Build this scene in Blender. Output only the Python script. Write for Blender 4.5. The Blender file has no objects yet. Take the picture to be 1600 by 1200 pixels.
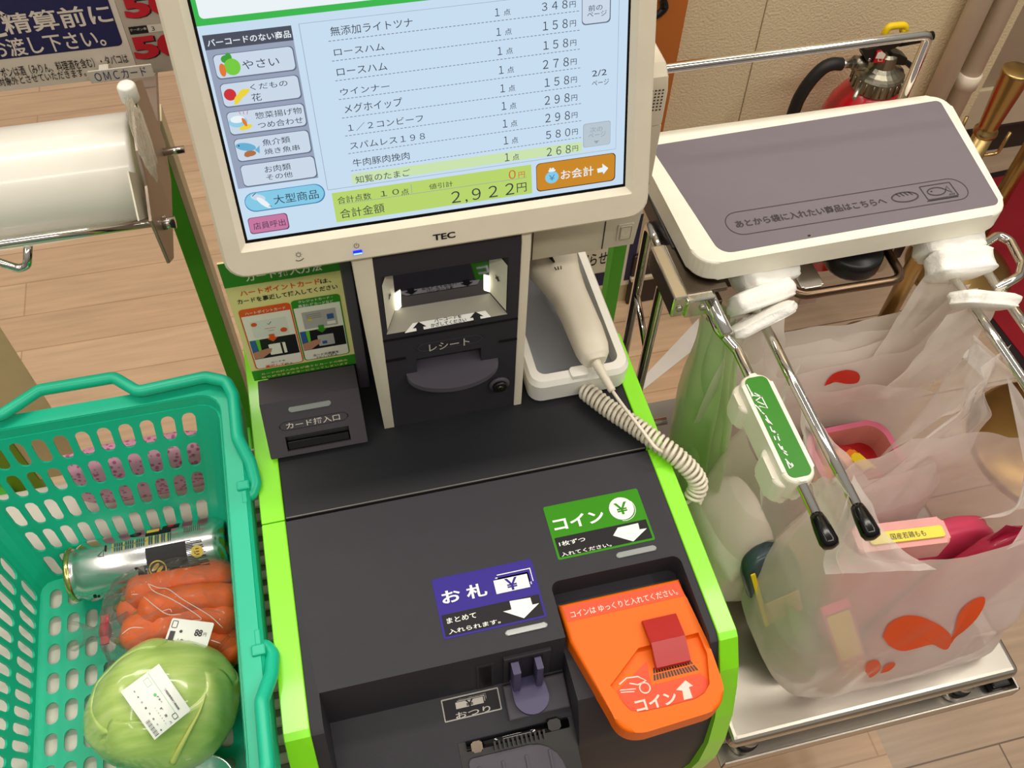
import bpy, bmesh, math, random
from math import radians, sin, cos, pi, sqrt, atan2
from mathutils import Vector, Matrix, noise

random.seed(7)
SC = bpy.context.scene
COL = SC.collection
V = Vector

# ---------------------------------------------------------------- camera
CAM = V((0.0, 0.0, 1.62))
PITCH, ROLL, YAW, FOC = radians(54.0595), radians(2.6576), radians(15.8362), 1500.0


def cam_axes():
    cp, sp = cos(PITCH), sin(PITCH)
    F = V((sin(YAW) * cp, cos(YAW) * cp, -sp))
    R0 = V((cos(YAW), -sin(YAW), 0))
    U0 = R0.cross(F)
    return R0 * cos(ROLL) + U0 * sin(ROLL), -R0 * sin(ROLL) + U0 * cos(ROLL), F


CR, CU, CF = cam_axes()
cam_data = bpy.data.cameras.new('camera')
cam_data.sensor_width = 36.0
cam_data.lens = 36.0 * FOC / 1600.0
cam_data.clip_start = 0.02
cam_obj = bpy.data.objects.new('camera', cam_data)
COL.objects.link(cam_obj)
mm = Matrix((CR, CU, -CF)).transposed().to_4x4()
mm.translation = CAM
cam_obj.matrix_world = mm
SC.camera = cam_obj

# ---------------------------------------------------------------- light
SC.view_settings.view_transform = 'Standard'
SC.view_settings.look = 'None'
SC.view_settings.exposure = 0.0
SC.view_settings.gamma = 1.0
SC.view_settings.use_curve_mapping = False
SC.cycles.transparent_max_bounces = 32
SC.cycles.max_bounces = 10

world = bpy.data.worlds.new('store_ambient')
SC.world = world
world.use_nodes = True
wn = world.node_tree
for n in list(wn.nodes):
    wn.nodes.remove(n)
w_out = wn.nodes.new('ShaderNodeOutputWorld')
w_bg = wn.nodes.new('ShaderNodeBackground')
w_geo = wn.nodes.new('ShaderNodeTexCoord')
w_sep = wn.nodes.new('ShaderNodeSeparateXYZ')
w_ramp = wn.nodes.new('ShaderNodeValToRGB')
w_ramp.color_ramp.elements[0].position = 0.42
w_ramp.color_ramp.elements[0].color = (0.16, 0.13, 0.10, 1)
w_ramp.color_ramp.elements[1].position = 0.75
w_ramp.color_ramp.elements[1].color = (0.62, 0.58, 0.52, 1)
w_map = wn.nodes.new('ShaderNodeMath')
w_map.operation = 'MULTIPLY_ADD'
w_map.inputs[1].default_value = 0.5
w_map.inputs[2].default_value = 0.5
wn.links.new(w_geo.outputs['Generated'], w_sep.inputs[0])
wn.links.new(w_sep.outputs['Z'], w_map.inputs[0])
wn.links.new(w_map.outputs[0], w_ramp.inputs[0])
wn.links.new(w_ramp.outputs[0], w_bg.inputs[0])
w_bg.inputs[1].default_value = 0.55
wn.links.new(w_bg.outputs[0], w_out.inputs[0])


def ceiling_or_fill_tube(name, x, y, lx, ly, power, col=(1.0, 0.93, 0.82)):
    d = bpy.data.lights.new(name, 'AREA')
    d.shape = 'RECTANGLE'
    d.size, d.size_y = lx, ly
    d.energy = power
    d.color = col
    o = bpy.data.objects.new(name, d)
    o.location = (x, y, 2.75)
    COL.objects.link(o)
    return o


ceiling_or_fill_tube('ceiling_or_fill_light', 0.35, 0.95, 2.4, 0.16, 24)
ceiling_or_fill_tube('ceiling_or_fill_light', 0.25, -0.75, 2.4, 0.16, 24)
ceiling_or_fill_tube('ceiling_or_fill_light', -1.2, 2.1, 2.4, 0.16, 26)
ceiling_or_fill_tube('ceiling_or_fill_light', -1.5, 0.3, 0.16, 1.8, 11)
ceiling_or_fill_tube('ceiling_or_fill_light', 1.7, -0.1, 0.16, 1.8, 20)  # added unseen fill light, brightens the bags and scale plate

# ---------------------------------------------------------------- pixel -> place on a known plane


def ray(px, py):
    return CF + CR * ((px - 800) / FOC) - CU * ((py - 600) / FOC)


def onx(px, py, x):
    d = ray(px, py)
    return CAM + d * ((x - CAM.x) / d.x)


def ony(px, py, y):
    d = ray(px, py)
    return CAM + d * ((y - CAM.y) / d.y)


def onz(px, py, z):
    d = ray(px, py)
    return CAM + d * ((z - CAM.z) / d.z)


class Fr:
    """a flat frame: origin, right, up; N points out of the surface"""

    def __init__(s, O, X, Y):
        s.O = V(O)
        s.X = V(X).normalized()
        s.N = s.X.cross(V(Y)).normalized()
        s.Y = s.N.cross(s.X).normalized()

    def p(s, u, v, h=0.0):
        return s.O + s.X * u + s.Y * v + s.N * h

    def uv(s, px, py, h=0.0):
        d = ray(px, py)
        o = s.O + s.N * h
        q = CAM + d * ((o - CAM).dot(s.N) / d.dot(s.N)) - s.O
        return (q.dot(s.X), q.dot(s.Y))

    def at(s, u, v, h=0.0):
        return Fr(s.p(u, v, h), s.X, s.Y)


def flat(z, x=0, y=0):
    return Fr((x, y, z), (1, 0, 0), (0, 1, 0))


def front(y, x=0, z=0):
    return Fr((x, y, z), (1, 0, 0), (0, 0, 1))


# ---------------------------------------------------------------- materials
MATS = {}


def lin(c):
    return tuple(((v / 255.0) / 12.92 if v <= 10 else (((v / 255.0) + 0.055) / 1.055) ** 2.4) for v in c)


def mat(name, rgb, rough=0.5, metal=0.0, var=0.06, nscale=40.0, bump=0.0, bscale=300.0, emit=0.0, coat=0.0, spec=0.5,
        trans=0.0, ior=1.45, alpha=None, sheer=None):
    """procedural surface: colour and gloss wander a little with noise; optional fine bump"""
    if name in MATS:
        return MATS[name]
    m = bpy.data.materials.new(name)
    m.use_nodes = True
    nt = m.node_tree
    b = nt.nodes['Principled BSDF']
    out = nt.nodes['Material Output']
    c = lin(rgb)
    tc = nt.nodes.new('ShaderNodeTexCoord')
    nz = nt.nodes.new('ShaderNodeTexNoise')
    nz.inputs['Scale'].default_value = nscale
    nz.inputs['Detail'].default_value = 4
    nt.links.new(tc.outputs['Object'], nz.inputs['Vector'])
    mx = nt.nodes.new('ShaderNodeMix')
    mx.data_type = 'RGBA'
    mx.inputs['A'].default_value = tuple(max(0, v * (1 - var)) for v in c) + (1,)
    mx.inputs['B'].default_value = tuple(min(1, v * (1 + var)) for v in c) + (1,)
    nt.links.new(nz.outputs['Fac'], mx.inputs['Factor'])
    nt.links.new(mx.outputs['Result'], b.inputs['Base Color'])
    b.inputs['Roughness'].default_value = rough
    b.inputs['Metallic'].default_value = metal
    b.inputs['IOR'].default_value = ior
    b.inputs['Specular IOR Level'].default_value = spec
    b.inputs['Coat Weight'].default_value = coat
    b.inputs['Coat Roughness'].default_value = 0.08
    if trans:
        b.inputs['Transmission Weight'].default_value = trans
    if emit:
        nt.links.new(mx.outputs['Result'], b.inputs['Emission Color'])
        b.inputs['Emission Strength'].default_value = emit
        b.inputs['Base Color'].default_value = (0.02, 0.02, 0.02, 1)
        for l in list(nt.links):
            if l.to_socket == b.inputs['Base Color']:
                nt.links.remove(l)
    if bump:
        n2 = nt.nodes.new('ShaderNodeTexNoise')
        n2.inputs['Scale'].default_value = bscale
        n2.inputs['Detail'].default_value = 3
        nt.links.new(tc.outputs['Object'], n2.inputs['Vector'])
        bp = nt.nodes.new('ShaderNodeBump')
        bp.inputs['Strength'].default_value = bump
        bp.inputs['Distance'].default_value = 0.002
        nt.links.new(n2.outputs['Fac'], bp.inputs['Height'])
        nt.links.new(bp.outputs[0], b.inputs['Normal'])
    if sheer is not None:
        # thin plastic film: part clear, part light-passing, part shiny
        clear, through = sheer
        tr = nt.nodes.new('ShaderNodeBsdfTransparent')
        tl = nt.nodes.new('ShaderNodeBsdfTranslucent')
        nt.links.new(mx.outputs['Result'], tl.inputs['Color'])
        m1 = nt.nodes.new('ShaderNodeMixShader')
        m1.inputs[0].default_value = through
        nt.links.new(b.outputs[0], m1.inputs[1])
        nt.links.new(tl.outputs[0], m1.inputs[2])
        m2 = nt.nodes.new('ShaderNodeMixShader')
        m2.inputs[0].default_value = clear
        lw = nt.nodes.new('ShaderNodeLayerWeight')
        lw.inputs['Blend'].default_value = 0.35
        ma = nt.nodes.new('ShaderNodeMath')
        ma.operation = 'MULTIPLY_ADD'
        ma.inputs[1].default_value = -clear * 0.8
        ma.inputs[2].default_value = clear
        nt.links.new(lw.outputs['Facing'], ma.inputs[0])
        nt.links.new(ma.outputs[0], m2.inputs[0])
        nt.links.new(m1.outputs[0], m2.inputs[1])
        nt.links.new(tr.outputs[0], m2.inputs[2])
        nt.links.new(m2.outputs[0], out.inputs['Surface'])
    MATS[name] = m
    return m


BEIGE = mat('beige plastic', (226, 218, 198), 0.42, bump=0.04, bscale=900)
BEIGE2 = mat('grey beige plastic', (196, 187, 168), 0.5, bump=0.04, bscale=900)
DARK = mat('charcoal plastic', (53, 52, 58), 0.5, bump=0.1, bscale=1400, spec=0.22)
DARK2 = mat('slate plastic', (82, 78, 88), 0.5, bump=0.1, bscale=1400, spec=0.35)
BLACK = mat('black plastic', (18, 17, 18), 0.35)
GLOSSBLACK = mat('black glass', (6, 6, 9), 0.04, spec=0.8)
LIME = mat('lime green panel', (138, 232, 34), 0.32, var=0.02, coat=0.3)
GREENPAINT = mat('green painted steel', (66, 168, 24), 0.42, var=0.04)
WHITE = mat('white plastic', (238, 236, 228), 0.35)
INKW = mat('white ink', (240, 240, 236), 0.5, var=0.01)
INKK = mat('black ink', (22, 20, 24), 0.5, var=0.02)
INKG = mat('grey ink', (70, 64, 70), 0.5, var=0.02)
CHROME = mat('chrome', (225, 222, 215), 0.09, 1.0, var=0.02)
STEEL = mat('brushed steel', (190, 184, 174), 0.33, 1.0, var=0.05, nscale=15)
STEELDARK = mat('dark steel', (120, 108, 96), 0.22, 1.0)
RUBBER = mat('black rubber cap', (10, 10, 10), 0.18)
GREYLENS = mat('grey lamp lens', (138, 144, 143), 0.25, coat=0.5)

# ---------------------------------------------------------------- mesh builder
FONT_CACHE = {}


def text_mesh(s, bold, res=3):
    k = (s, bold, res)
    if k in FONT_CACHE:
        return FONT_CACHE[k]
    c = bpy.data.curves.new('t', 'FONT')
    c.body = s
    c.resolution_u = res
    c.offset = bold
    o = bpy.data.objects.new('t', c)
    COL.objects.link(o)
    dg = bpy.context.evaluated_depsgraph_get()
    m = bpy.data.meshes.new_from_object(o.evaluated_get(dg))
    vs = [(v.co.x, v.co.y) for v in m.vertices]
    fs = [tuple(p.vertices) for p in m.polygons]
    bpy.data.meshes.remove(m)
    bpy.data.objects.remove(o)
    bpy.data.curves.remove(c)
    if not vs:
        vs = [(0, 0), (1, 0), (0, 1)]
    x0, x1 = min(v[0] for v in vs), max(v[0] for v in vs)
    y0, y1 = min(v[1] for v in vs), max(v[1] for v in vs)
    r = (vs, fs, x0, x1, y0, y1)
    FONT_CACHE[k] = r
    return r


def rrect(u0, u1, v0, v1, r=0.0, n=5):
    """outline of a rounded rectangle, counter-clockwise; r may be 4 radii (bl, br, tr, tl)"""
    rs = r if isinstance(r, (list, tuple)) else (r, r, r, r)
    pts = []
    cs = [(u0, v0, 1, 1, pi), (u1, v0, -1, 1, 1.5 * pi), (u1, v1, -1, -1, 0), (u0, v1, 1, -1, 0.5 * pi)]
    for (u, v, su, sv, a0), rr in zip(cs, rs):
        if rr <= 0:
            pts.append((u, v))
            continue
        cu, cv = u + su * rr, v + sv * rr
        for i in range(n + 1):
            a = a0 + 0.5 * pi * i / n
            pts.append((cu + rr * cos(a), cv + rr * sin(a)))
    return pts


def ell(cu, cv, ru, rv=None, n=24, a0=0.0, a1=2 * pi, rot=0.0):
    rv = ru if rv is None else rv
    full = abs(a1 - a0 - 2 * pi) < 1e-6
    k = n if full else n + 1
    out = []
    for i in range(k):
        a = a0 + (a1 - a0) * i / n
        x, y = ru * cos(a), rv * sin(a)
        out.append((cu + x * cos(rot) - y * sin(rot), cv + x * sin(rot) + y * cos(rot)))
    return out


def fillet(pts, r, n=6, closed=False):
    """round the corners of a 3-D polyline"""
    pts = [V(p) for p in pts]
    if r <= 0:
        return pts
    out = []
    N = len(pts)
    for i, p in enumerate(pts):
        if not closed and i in (0, N - 1):
            out.append(p)
            continue
        a, b = pts[i - 1] - p, pts[(i + 1) % N] - p
        la, lb = a.length, b.length
        if la < 1e-9 or lb < 1e-9:
            out.append(p)
            continue
        a.normalize()
        b.normalize()
        ang = a.angle(b)
        if ang > pi - 0.03:
            out.append(p)
            continue
        d = min(r / math.tan(ang / 2), la * 0.49, lb * 0.49)
        p0, p1 = p + a * d, p + b * d
        for k in range(n + 1):
            t = k / n
            out.append(p0 * (1 - t) ** 2 + p * 2 * t * (1 - t) + p1 * t * t)
    return out


def smooth_path(pts, n=6):
    """Catmull-Rom through the points"""
    pts = [V(p) for p in pts]
    q = [pts[0] * 2 - pts[1]] + pts + [pts[-1] * 2 - pts[-2]]
    out = []
    for i in range(1, len(q) - 2):
        p0, p1, p2, p3 = q[i - 1:i + 3]
        for k in range(n):
            t = k / n
            out.append(0.5 * ((2 * p1) + (p2 - p0) * t + (2 * p0 - 5 * p1 + 4 * p2 - p3) * t * t + (3 * p1 - p0 - 3 * p2 + p3) * t ** 3))
    out.append(pts[-1])
    return out


def to_px(p):
    d = V(p) - CAM
    z = d.dot(CF)
    return (800 + FOC * d.dot(CR) / z, 600 - FOC * d.dot(CU) / z)


def ink_box(fr, t, a, b):
    # measured extremes of slanted writing -> corners of its box
    u, v = fr.uv(*a)
    p0, p1 = to_px(fr.p(u, v)), to_px(fr.p(u + 0.01, v))
    s_ = abs((p1[1] - p0[1]) / (p1[0] - p0[0]))
    g = (b[0] - a[0]) / max(1, len(t)) * s_ * 0.42
    return (a[0], a[1] + g), (b[0], b[1] - g)


class MB:
    def __init__(s):
        s.v, s.f, s.m, s.s, s.mats = [], [], [], [], []

    def mi(s, m):
        if m not in s.mats:
            s.mats.append(m)
        return s.mats.index(m)

    def add(s, vs, fs, m, smooth=False):
        b = len(s.v)
        s.v += [V(v) for v in vs]
        k = s.mi(m)
        for f in fs:
            s.f.append(tuple(b + i for i in f))
            s.m.append(k)
            s.s.append(smooth)
        return s

    def from_bm(s, bm, m, smooth=False):
        bm.verts.ensure_lookup_table()
        bm.verts.index_update()
        s.add([v.co.copy() for v in bm.verts], [[v.index for v in f.verts] for f in bm.faces], m, smooth)
        bm.free()
        return s

    def box(s, x0, x1, y0, y1, z0, z1, m, bev=0.0, seg=2, smooth=None):
        bm = bmesh.new()
        bmesh.ops.create_cube(bm, size=1)
        for v in bm.verts:
            v.co = V(((x0 + x1) / 2 + v.co.x * (x1 - x0), (y0 + y1) / 2 + v.co.y * (y1 - y0), (z0 + z1) / 2 + v.co.z * (z1 - z0)))
        if bev:
            bmesh.ops.bevel(bm, geom=list(bm.edges), offset=bev, segments=seg, profile=0.5, affect='EDGES')
        return s.from_bm(bm, m, False)

    def prism(s, fr, pts, h0, h1, m, bev=0.0, seg=3, both=False, top=None):
        """outline in a frame, pushed from h0 to h1 along N; the h1 rim bevelled"""
        n = len(pts)
        bm = bmesh.new()
        lo = [bm.verts.new(fr.p(u, v, h0)) for u, v in pts]
        hi = [bm.verts.new(fr.p(u, v, h1)) for u, v in pts]
        bm.faces.new(lo[::-1])
        ft = bm.faces.new(hi)
        for i in range(n):
            bm.faces.new((lo[i], lo[(i + 1) % n], hi[(i + 1) % n], hi[i]))
        if bev:
            ed = [e for e in bm.edges if e.verts[0] in hi and e.verts[1] in hi]
            if both:
                ed += [e for e in bm.edges if e.verts[0] in lo and e.verts[1] in lo]
            bmesh.ops.bevel(bm, geom=ed, offset=bev, segments=seg, profile=0.5, affect='EDGES')
        bmesh.ops.recalc_face_normals(bm, faces=bm.faces)
        return s.from_bm(bm, m, False)

    def poly(s, fr, pts, m, h=0.0004):
        s.add([fr.p(u, v, h) for u, v in pts], [list(range(len(pts)))], m)
        return s

    def ring(s, fr, outer, inner, h0, h1, m):
        """flat band between two outlines of the same count (may step in height)"""
        n = len(outer)
        s.add([fr.p(u, v, h0) for u, v in outer] + [fr.p(u, v, h1) for u, v in inner],
              [(i, (i + 1) % n, n + (i + 1) % n, n + i) for i in range(n)], m)
        return s

    def stroke(s, fr, pts, w, m, h=0.0004, closed=False):
        n = len(pts)
        vs = []
        for i in range(n):
            a = pts[i - 1] if (i > 0 or closed) else pts[i]
            b = pts[(i + 1) % n] if (i < n - 1 or closed) else pts[i]
            d = V((b[0] - a[0], b[1] - a[1]))
            d = d.normalized() if d.length > 1e-9 else V((1, 0))
            q = V((-d.y, d.x)) * w / 2
            vs += [fr.p(pts[i][0] + q.x, pts[i][1] + q.y, h), fr.p(pts[i][0] - q.x, pts[i][1] - q.y, h)]
        fs = [(2 * i, 2 * i + 1, 2 * i + 3, 2 * i + 2) for i in range(n - 1)]
        if closed:
            fs.append((2 * n - 2, 2 * n - 1, 1, 0))
        return s.add(vs, fs, m)

    def text(s, fr, t, bl, tr, m, bold=0.0, h=0.0005, keep=False, res=3):
        """writing that fills the rectangle bl..tr of the frame"""
        vs, fs, x0, x1, y0, y1 = text_mesh(t, bold, res)
        su = (tr[0] - bl[0]) / max(x1 - x0, 1e-6)
        sv = (tr[1] - bl[1]) / max(y1 - y0, 1e-6)
        if keep:
            sv = su
        s.add([fr.p(bl[0] + (x - x0) * su, bl[1] + (y - y0) * sv, h) for x, y in vs], fs, m)
        return s

    def ptext(s, fr, t, a, b, m, bold=0.0, h=0.0005):
        a, b = ink_box(fr, t, a, b)
        return s.text(fr, t, fr.uv(*a), fr.uv(*b), m, bold, h)

    def tube(s, pts, r, m, n=10, closed=False, cap=True, smooth=True):
        pts = [V(p) for p in pts]
        N = len(pts)
        rs = r if isinstance(r, (list, tuple)) else [r] * N
        tang = []
        for i in range(N):
            a = pts[i - 1] if (i > 0 or closed) else pts[i]
            b = pts[(i + 1) % N] if (i < N - 1 or closed) else pts[i]
            t = b - a
            tang.append(t.normalized() if t.length > 1e-12 else V((0, 0, 1)))
        ref = V((0, 0, 1)) if abs(tang[0].z) < 0.9 else V((1, 0, 0))
        nrm = (ref - tang[0] * ref.dot(tang[0])).normalized()
        vs = []
        for i in range(N):
            nrm = (nrm - tang[i] * nrm.dot(tang[i]))
            nrm = nrm.normalized() if nrm.length > 1e-9 else tang[i].orthogonal().normalized()
            bi = tang[i].cross(nrm)
            for k in range(n):
                a = 2 * pi * k / n
                vs.append(pts[i] + (nrm * cos(a) + bi * sin(a)) * rs[i])
        fs = []
        M = N if closed else N - 1
        for i in range(M):
            j = (i + 1) % N
            for k in range(n):
                l = (k + 1) % n
                fs.append((i * n + k, i * n + l, j * n + l, j * n + k))
        if cap and not closed:
            fs.append(tuple(range(n))[::-1])
            fs.append(tuple((N - 1) * n + k for k in range(n)))
        return s.add(vs, fs, m, smooth)

    def lathe(s, O, axis, prof, m, n=24, smooth=True, sx=1.0):
        """profile (radius, height) turned about an axis through O"""
        O = V(O)
        ax = V(axis).normalized()
        e1 = ax.orthogonal().normalized()
        e2 = ax.cross(e1)
        vs, fs = [], []
        for r, h in prof:
            for k in range(n):
                a = 2 * pi * k / n
                vs.append(O + ax * h + (e1 * cos(a) + e2 * sin(a)) * max(r, 1e-5))
        for i in range(len(prof) - 1):
            for k in range(n):
                l = (k + 1) % n
                fs.append((i * n + k, i * n + l, (i + 1) * n + l, (i + 1) * n + k))
        fs.append(tuple(range(n))[::-1])
        fs.append(tuple((len(prof) - 1) * n + k for k in range(n)))
        return s.add(vs, fs, m, smooth)

    def grid(s, fn, nu, nv, m, smooth=True, wrap=False):
        vs = [V(fn(i / nu, j / nv)) for j in range(nv + 1) for i in range(nu + (0 if wrap else 1))]
        w = nu if wrap else nu + 1
        fs = []
        for j in range(nv):
            for i in range(nu):
                k = (i + 1) % w if wrap else i + 1
                fs.append((j * w + i, j * w + k, (j + 1) * w + k, (j + 1) * w + i))
        return s.add(vs, fs, m, smooth)

    def sphere(s, c, r, m, n=20, k=12):
        c = V(c)
        r3 = r if isinstance(r, (list, tuple)) else (r, r, r)
        return s.grid(lambda u, v: c + V((r3[0] * cos(2 * pi * u) * sin(pi * v), r3[1] * sin(2 * pi * u) * sin(pi * v), -r3[2] * cos(pi * v))), n, k, m, True, True)

    def merge(s, o):
        b = len(s.v)
        s.v += o.v
        for f, k, sm in zip(o.f, o.m, o.s):
            s.f.append(tuple(b + i for i in f))
            s.m.append(s.mi(o.mats[k]))
            s.s.append(sm)
        return s

    def xform(s, M):
        s.v = [M @ v for v in s.v]
        return s

    def mesh(s, name, off=V((0, 0, 0))):
        me = bpy.data.meshes.new(name)
        me.from_pydata([v - off for v in s.v], [], s.f)
        for m in s.mats:
            me.materials.append(m)
        me.polygons.foreach_set('material_index', s.m)
        me.polygons.foreach_set('use_smooth', s.s)
        me.update()
        return me

    def cut(s, *cutters):
        """take the cutters' volume out (exact boolean on temporary meshes)"""
        a = bpy.data.objects.new('a', s.mesh('a'))
        COL.objects.link(a)
        tmp = [a]
        for c in cutters:
            b = bpy.data.objects.new('b', c.mesh('b'))
            COL.objects.link(b)
            tmp.append(b)
            md = a.modifiers.new('b', 'BOOLEAN')
            md.operation = 'DIFFERENCE'
            md.solver = 'EXACT'
            md.object = b
        dg = bpy.context.evaluated_depsgraph_get()
        me = bpy.data.meshes.new_from_object(a.evaluated_get(dg))
        s.v = [v.co.copy() for v in me.vertices]
        s.f = [tuple(p.vertices) for p in me.polygons]
        s.m = [0] * len(s.f)
        s.s = [False] * len(s.f)
        s.mats = s.mats[:1]
        bpy.data.meshes.remove(me)
        for o in tmp:
            d = o.data
            bpy.data.objects.remove(o)
            bpy.data.meshes.remove(d)
        return s


# ---------------------------------------------------------------- objects
WORLD_AT = {}


def set_props(o, label=None, cat=None, group=None, kind=None):
    if label:
        o['label'] = label
    if cat:
        o['category'] = cat
    if group:
        o['group'] = group
    if kind:
        o['kind'] = kind
    return o


def thing(name, label, cat, loc, group=None):
    o = bpy.data.objects.new(name, None)
    o.empty_display_size = 0.05
    o.location = loc
    COL.objects.link(o)
    WORLD_AT[o] = V(loc)
    return set_props(o, label, cat, group)


def part(name, mb, parent, label=None, kind=None, loc=None, auto=None, mods=None):
    org = WORLD_AT[parent] if loc is None else V(loc)
    o = bpy.data.objects.new(name, mb.mesh(name, org))
    COL.objects.link(o)
    o.parent = parent
    o.location = org - WORLD_AT[parent]
    WORLD_AT[o] = org
    set_props(o, label, None, None, kind)
    finish(o, auto, mods)
    return o


def solo(name, mb, label, cat, loc=(0, 0, 0), group=None, kind=None, auto=None, mods=None):
    o = bpy.data.objects.new(name, mb.mesh(name, V(loc)))
    o.location = loc
    COL.objects.link(o)
    WORLD_AT[o] = V(loc)
    set_props(o, label, cat, group, kind)
    finish(o, auto, mods)
    return o


def struct(name, mb, label=None):
    return solo(name, mb, label, None, kind='structure')


def finish(o, auto, mods):
    if auto is not None:
        for p in o.data.polygons:
            p.use_smooth = True
        o.data.set_sharp_from_angle(angle=radians(auto))
    for md in mods or []:
        if md[0] == 'SOLIDIFY':
            k = o.modifiers.new('thickness', 'SOLIDIFY')
            k.thickness = md[1]
            k.offset = md[2] if len(md) > 2 else 0
        elif md[0] == 'SUBSURF':
            k = o.modifiers.new('smooth', 'SUBSURF')
            k.levels = k.render_levels = md[1]

# ================================================================ the setting


def plank_mat(name, rgb1, rgb2, w, h, seam, ox=0.0, oy=0.0, rough=0.35):
    m = bpy.data.materials.new(name)
    m.use_nodes = True
    nt = m.node_tree
    b = nt.nodes['Principled BSDF']
    tc = nt.nodes.new('ShaderNodeTexCoord')
    mp = nt.nodes.new('ShaderNodeMapping')
    mp.inputs['Location'].default_value = (ox, oy, 0)
    br = nt.nodes.new('ShaderNodeTexBrick')
    br.inputs['Scale'].default_value = 1.0
    br.inputs['Brick Width'].default_value = w
    br.inputs['Row Height'].default_value = h
    br.inputs['Mortar Size'].default_value = 0.0015
    br.inputs['Color1'].default_value = lin(rgb1) + (1,)
    br.inputs['Color2'].default_value = lin(rgb2) + (1,)
    br.inputs['Mortar'].default_value = lin(seam) + (1,)
    nt.links.new(tc.outputs['Object'], mp.inputs['Vector'])
    nt.links.new(mp.outputs[0], br.inputs['Vector'])
    mp2 = nt.nodes.new('ShaderNodeMapping')
    mp2.inputs['Scale'].default_value = (3, 40, 1)
    nt.links.new(tc.outputs['Object'], mp2.inputs['Vector'])
    nz = nt.nodes.new('ShaderNodeTexNoise')
    nz.inputs['Scale'].default_value = 2.0
    nz.inputs['Detail'].default_value = 6
    nt.links.new(mp2.outputs[0], nz.inputs['Vector'])
    rp = nt.nodes.new('ShaderNodeValToRGB')
    rp.color_ramp.elements[0].position = 0.3
    rp.color_ramp.elements[0].color = (0.82, 0.8, 0.78, 1)
    rp.color_ramp.elements[1].position = 0.7
    rp.color_ramp.elements[1].color = (1.08, 1.06, 1.04, 1)
    nt.links.new(nz.outputs['Fac'], rp.inputs[0])
    mx = nt.nodes.new('ShaderNodeMix')
    mx.data_type = 'RGBA'
    mx.blend_type = 'MULTIPLY'
    mx.inputs['Factor'].default_value = 0.8
    nt.links.new(br.outputs['Color'], mx.inputs['A'])
    nt.links.new(rp.outputs[0], mx.inputs['B'])
    nt.links.new(mx.outputs['Result'], b.inputs['Base Color'])
    b.inputs['Roughness'].default_value = rough
    return m


FLOORWOOD = plank_mat('pale wood planks', (198, 164, 132), (212, 180, 148), 0.93, 0.0977, (178, 142, 110), 0.2, 0.0285)
FLOORTILE = plank_mat('brown grey floor boards', (176, 152, 130), (184, 160, 138), 0.9, 0.225, (110, 92, 78), -0.036, 0.213, 0.3)
m = MB()
m.box(-3.2, 0.745, -1.6, 3.4, -0.05, 0.0, FLOORWOOD)
struct('floor', m)
m = MB()
m.box(0.745, 3.4, -1.6, 3.4, -0.05, 0.0, FLOORTILE)
struct('floor_tile', m)

# textured wallpaper
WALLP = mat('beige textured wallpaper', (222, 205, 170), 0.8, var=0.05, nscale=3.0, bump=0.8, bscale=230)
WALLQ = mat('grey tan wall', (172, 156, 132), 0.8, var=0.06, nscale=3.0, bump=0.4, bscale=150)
BASEB = mat('dark brown baseboard', (44, 30, 26), 0.4)
TRIMB = mat('beige trim', (214, 200, 172), 0.5)
m = MB()
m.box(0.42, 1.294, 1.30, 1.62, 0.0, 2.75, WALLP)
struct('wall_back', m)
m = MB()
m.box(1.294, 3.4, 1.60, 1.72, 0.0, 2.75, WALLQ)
struct('wall_right', m)
m = MB()
m.box(0.62, 1.294, 1.286, 1.30, 0.0, 0.076, BASEB, 0.003)
m.box(0.62, 1.294, 1.282, 1.30, 0.076, 0.088, TRIMB, 0.003)
m.box(0.62, 1.294, 1.288, 1.30, 0.088, 0.15, BASEB, 0.003)
struct('baseboard_back', m)
m = MB()
m.box(1.294, 3.4, 1.585, 1.60, 0.0, 0.08, BASEB, 0.003)
m.box(1.294, 3.4, 1.588, 1.60, 0.08, 0.2, TRIMB, 0.003)
struct('baseboard_right', m)
# joint line of the wallpaper
m = MB()
m.tube([(0.793, 1.2995, 0.15), (0.772, 1.2995, 0.9), (0.76, 1.2995, 2.7)], 0.0009, WALLQ, 6)
struct('trim_1', m)

PIPEM = mat('painted pipe', (228, 216, 196), 0.45)
for nm, x, lab in (('wall_pipe', 1.173, 'beige painted pipe running down the wall, the one nearer the extinguisher'),
                   ('wall_pipe', 1.224, 'beige painted pipe with a coupling, beside the wall corner')):
    t = thing(nm, lab, 'pipe', (x, 1.274, 0.0), 'painted pipes on the wall')
    m = MB()
    m.tube([(x, 1.274, 0.0), (x, 1.274, 2.75)], 0.020, PIPEM, 16)
    part('tube', m, t)
    m = MB()
    if x > 1.2:
        m.lathe((x, 1.274, 0.50), (0, 0, 1), [(0.020, 0), (0.0235, 0.001), (0.0235, 0.03), (0.020, 0.032)], PIPEM)
        part('coupling', m, t)
        m = MB()
    m.box(x - 0.024, x + 0.024, 1.292, 1.30, 0.30, 0.32, PIPEM, 0.002)
    part('clamp', m, t)

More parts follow.
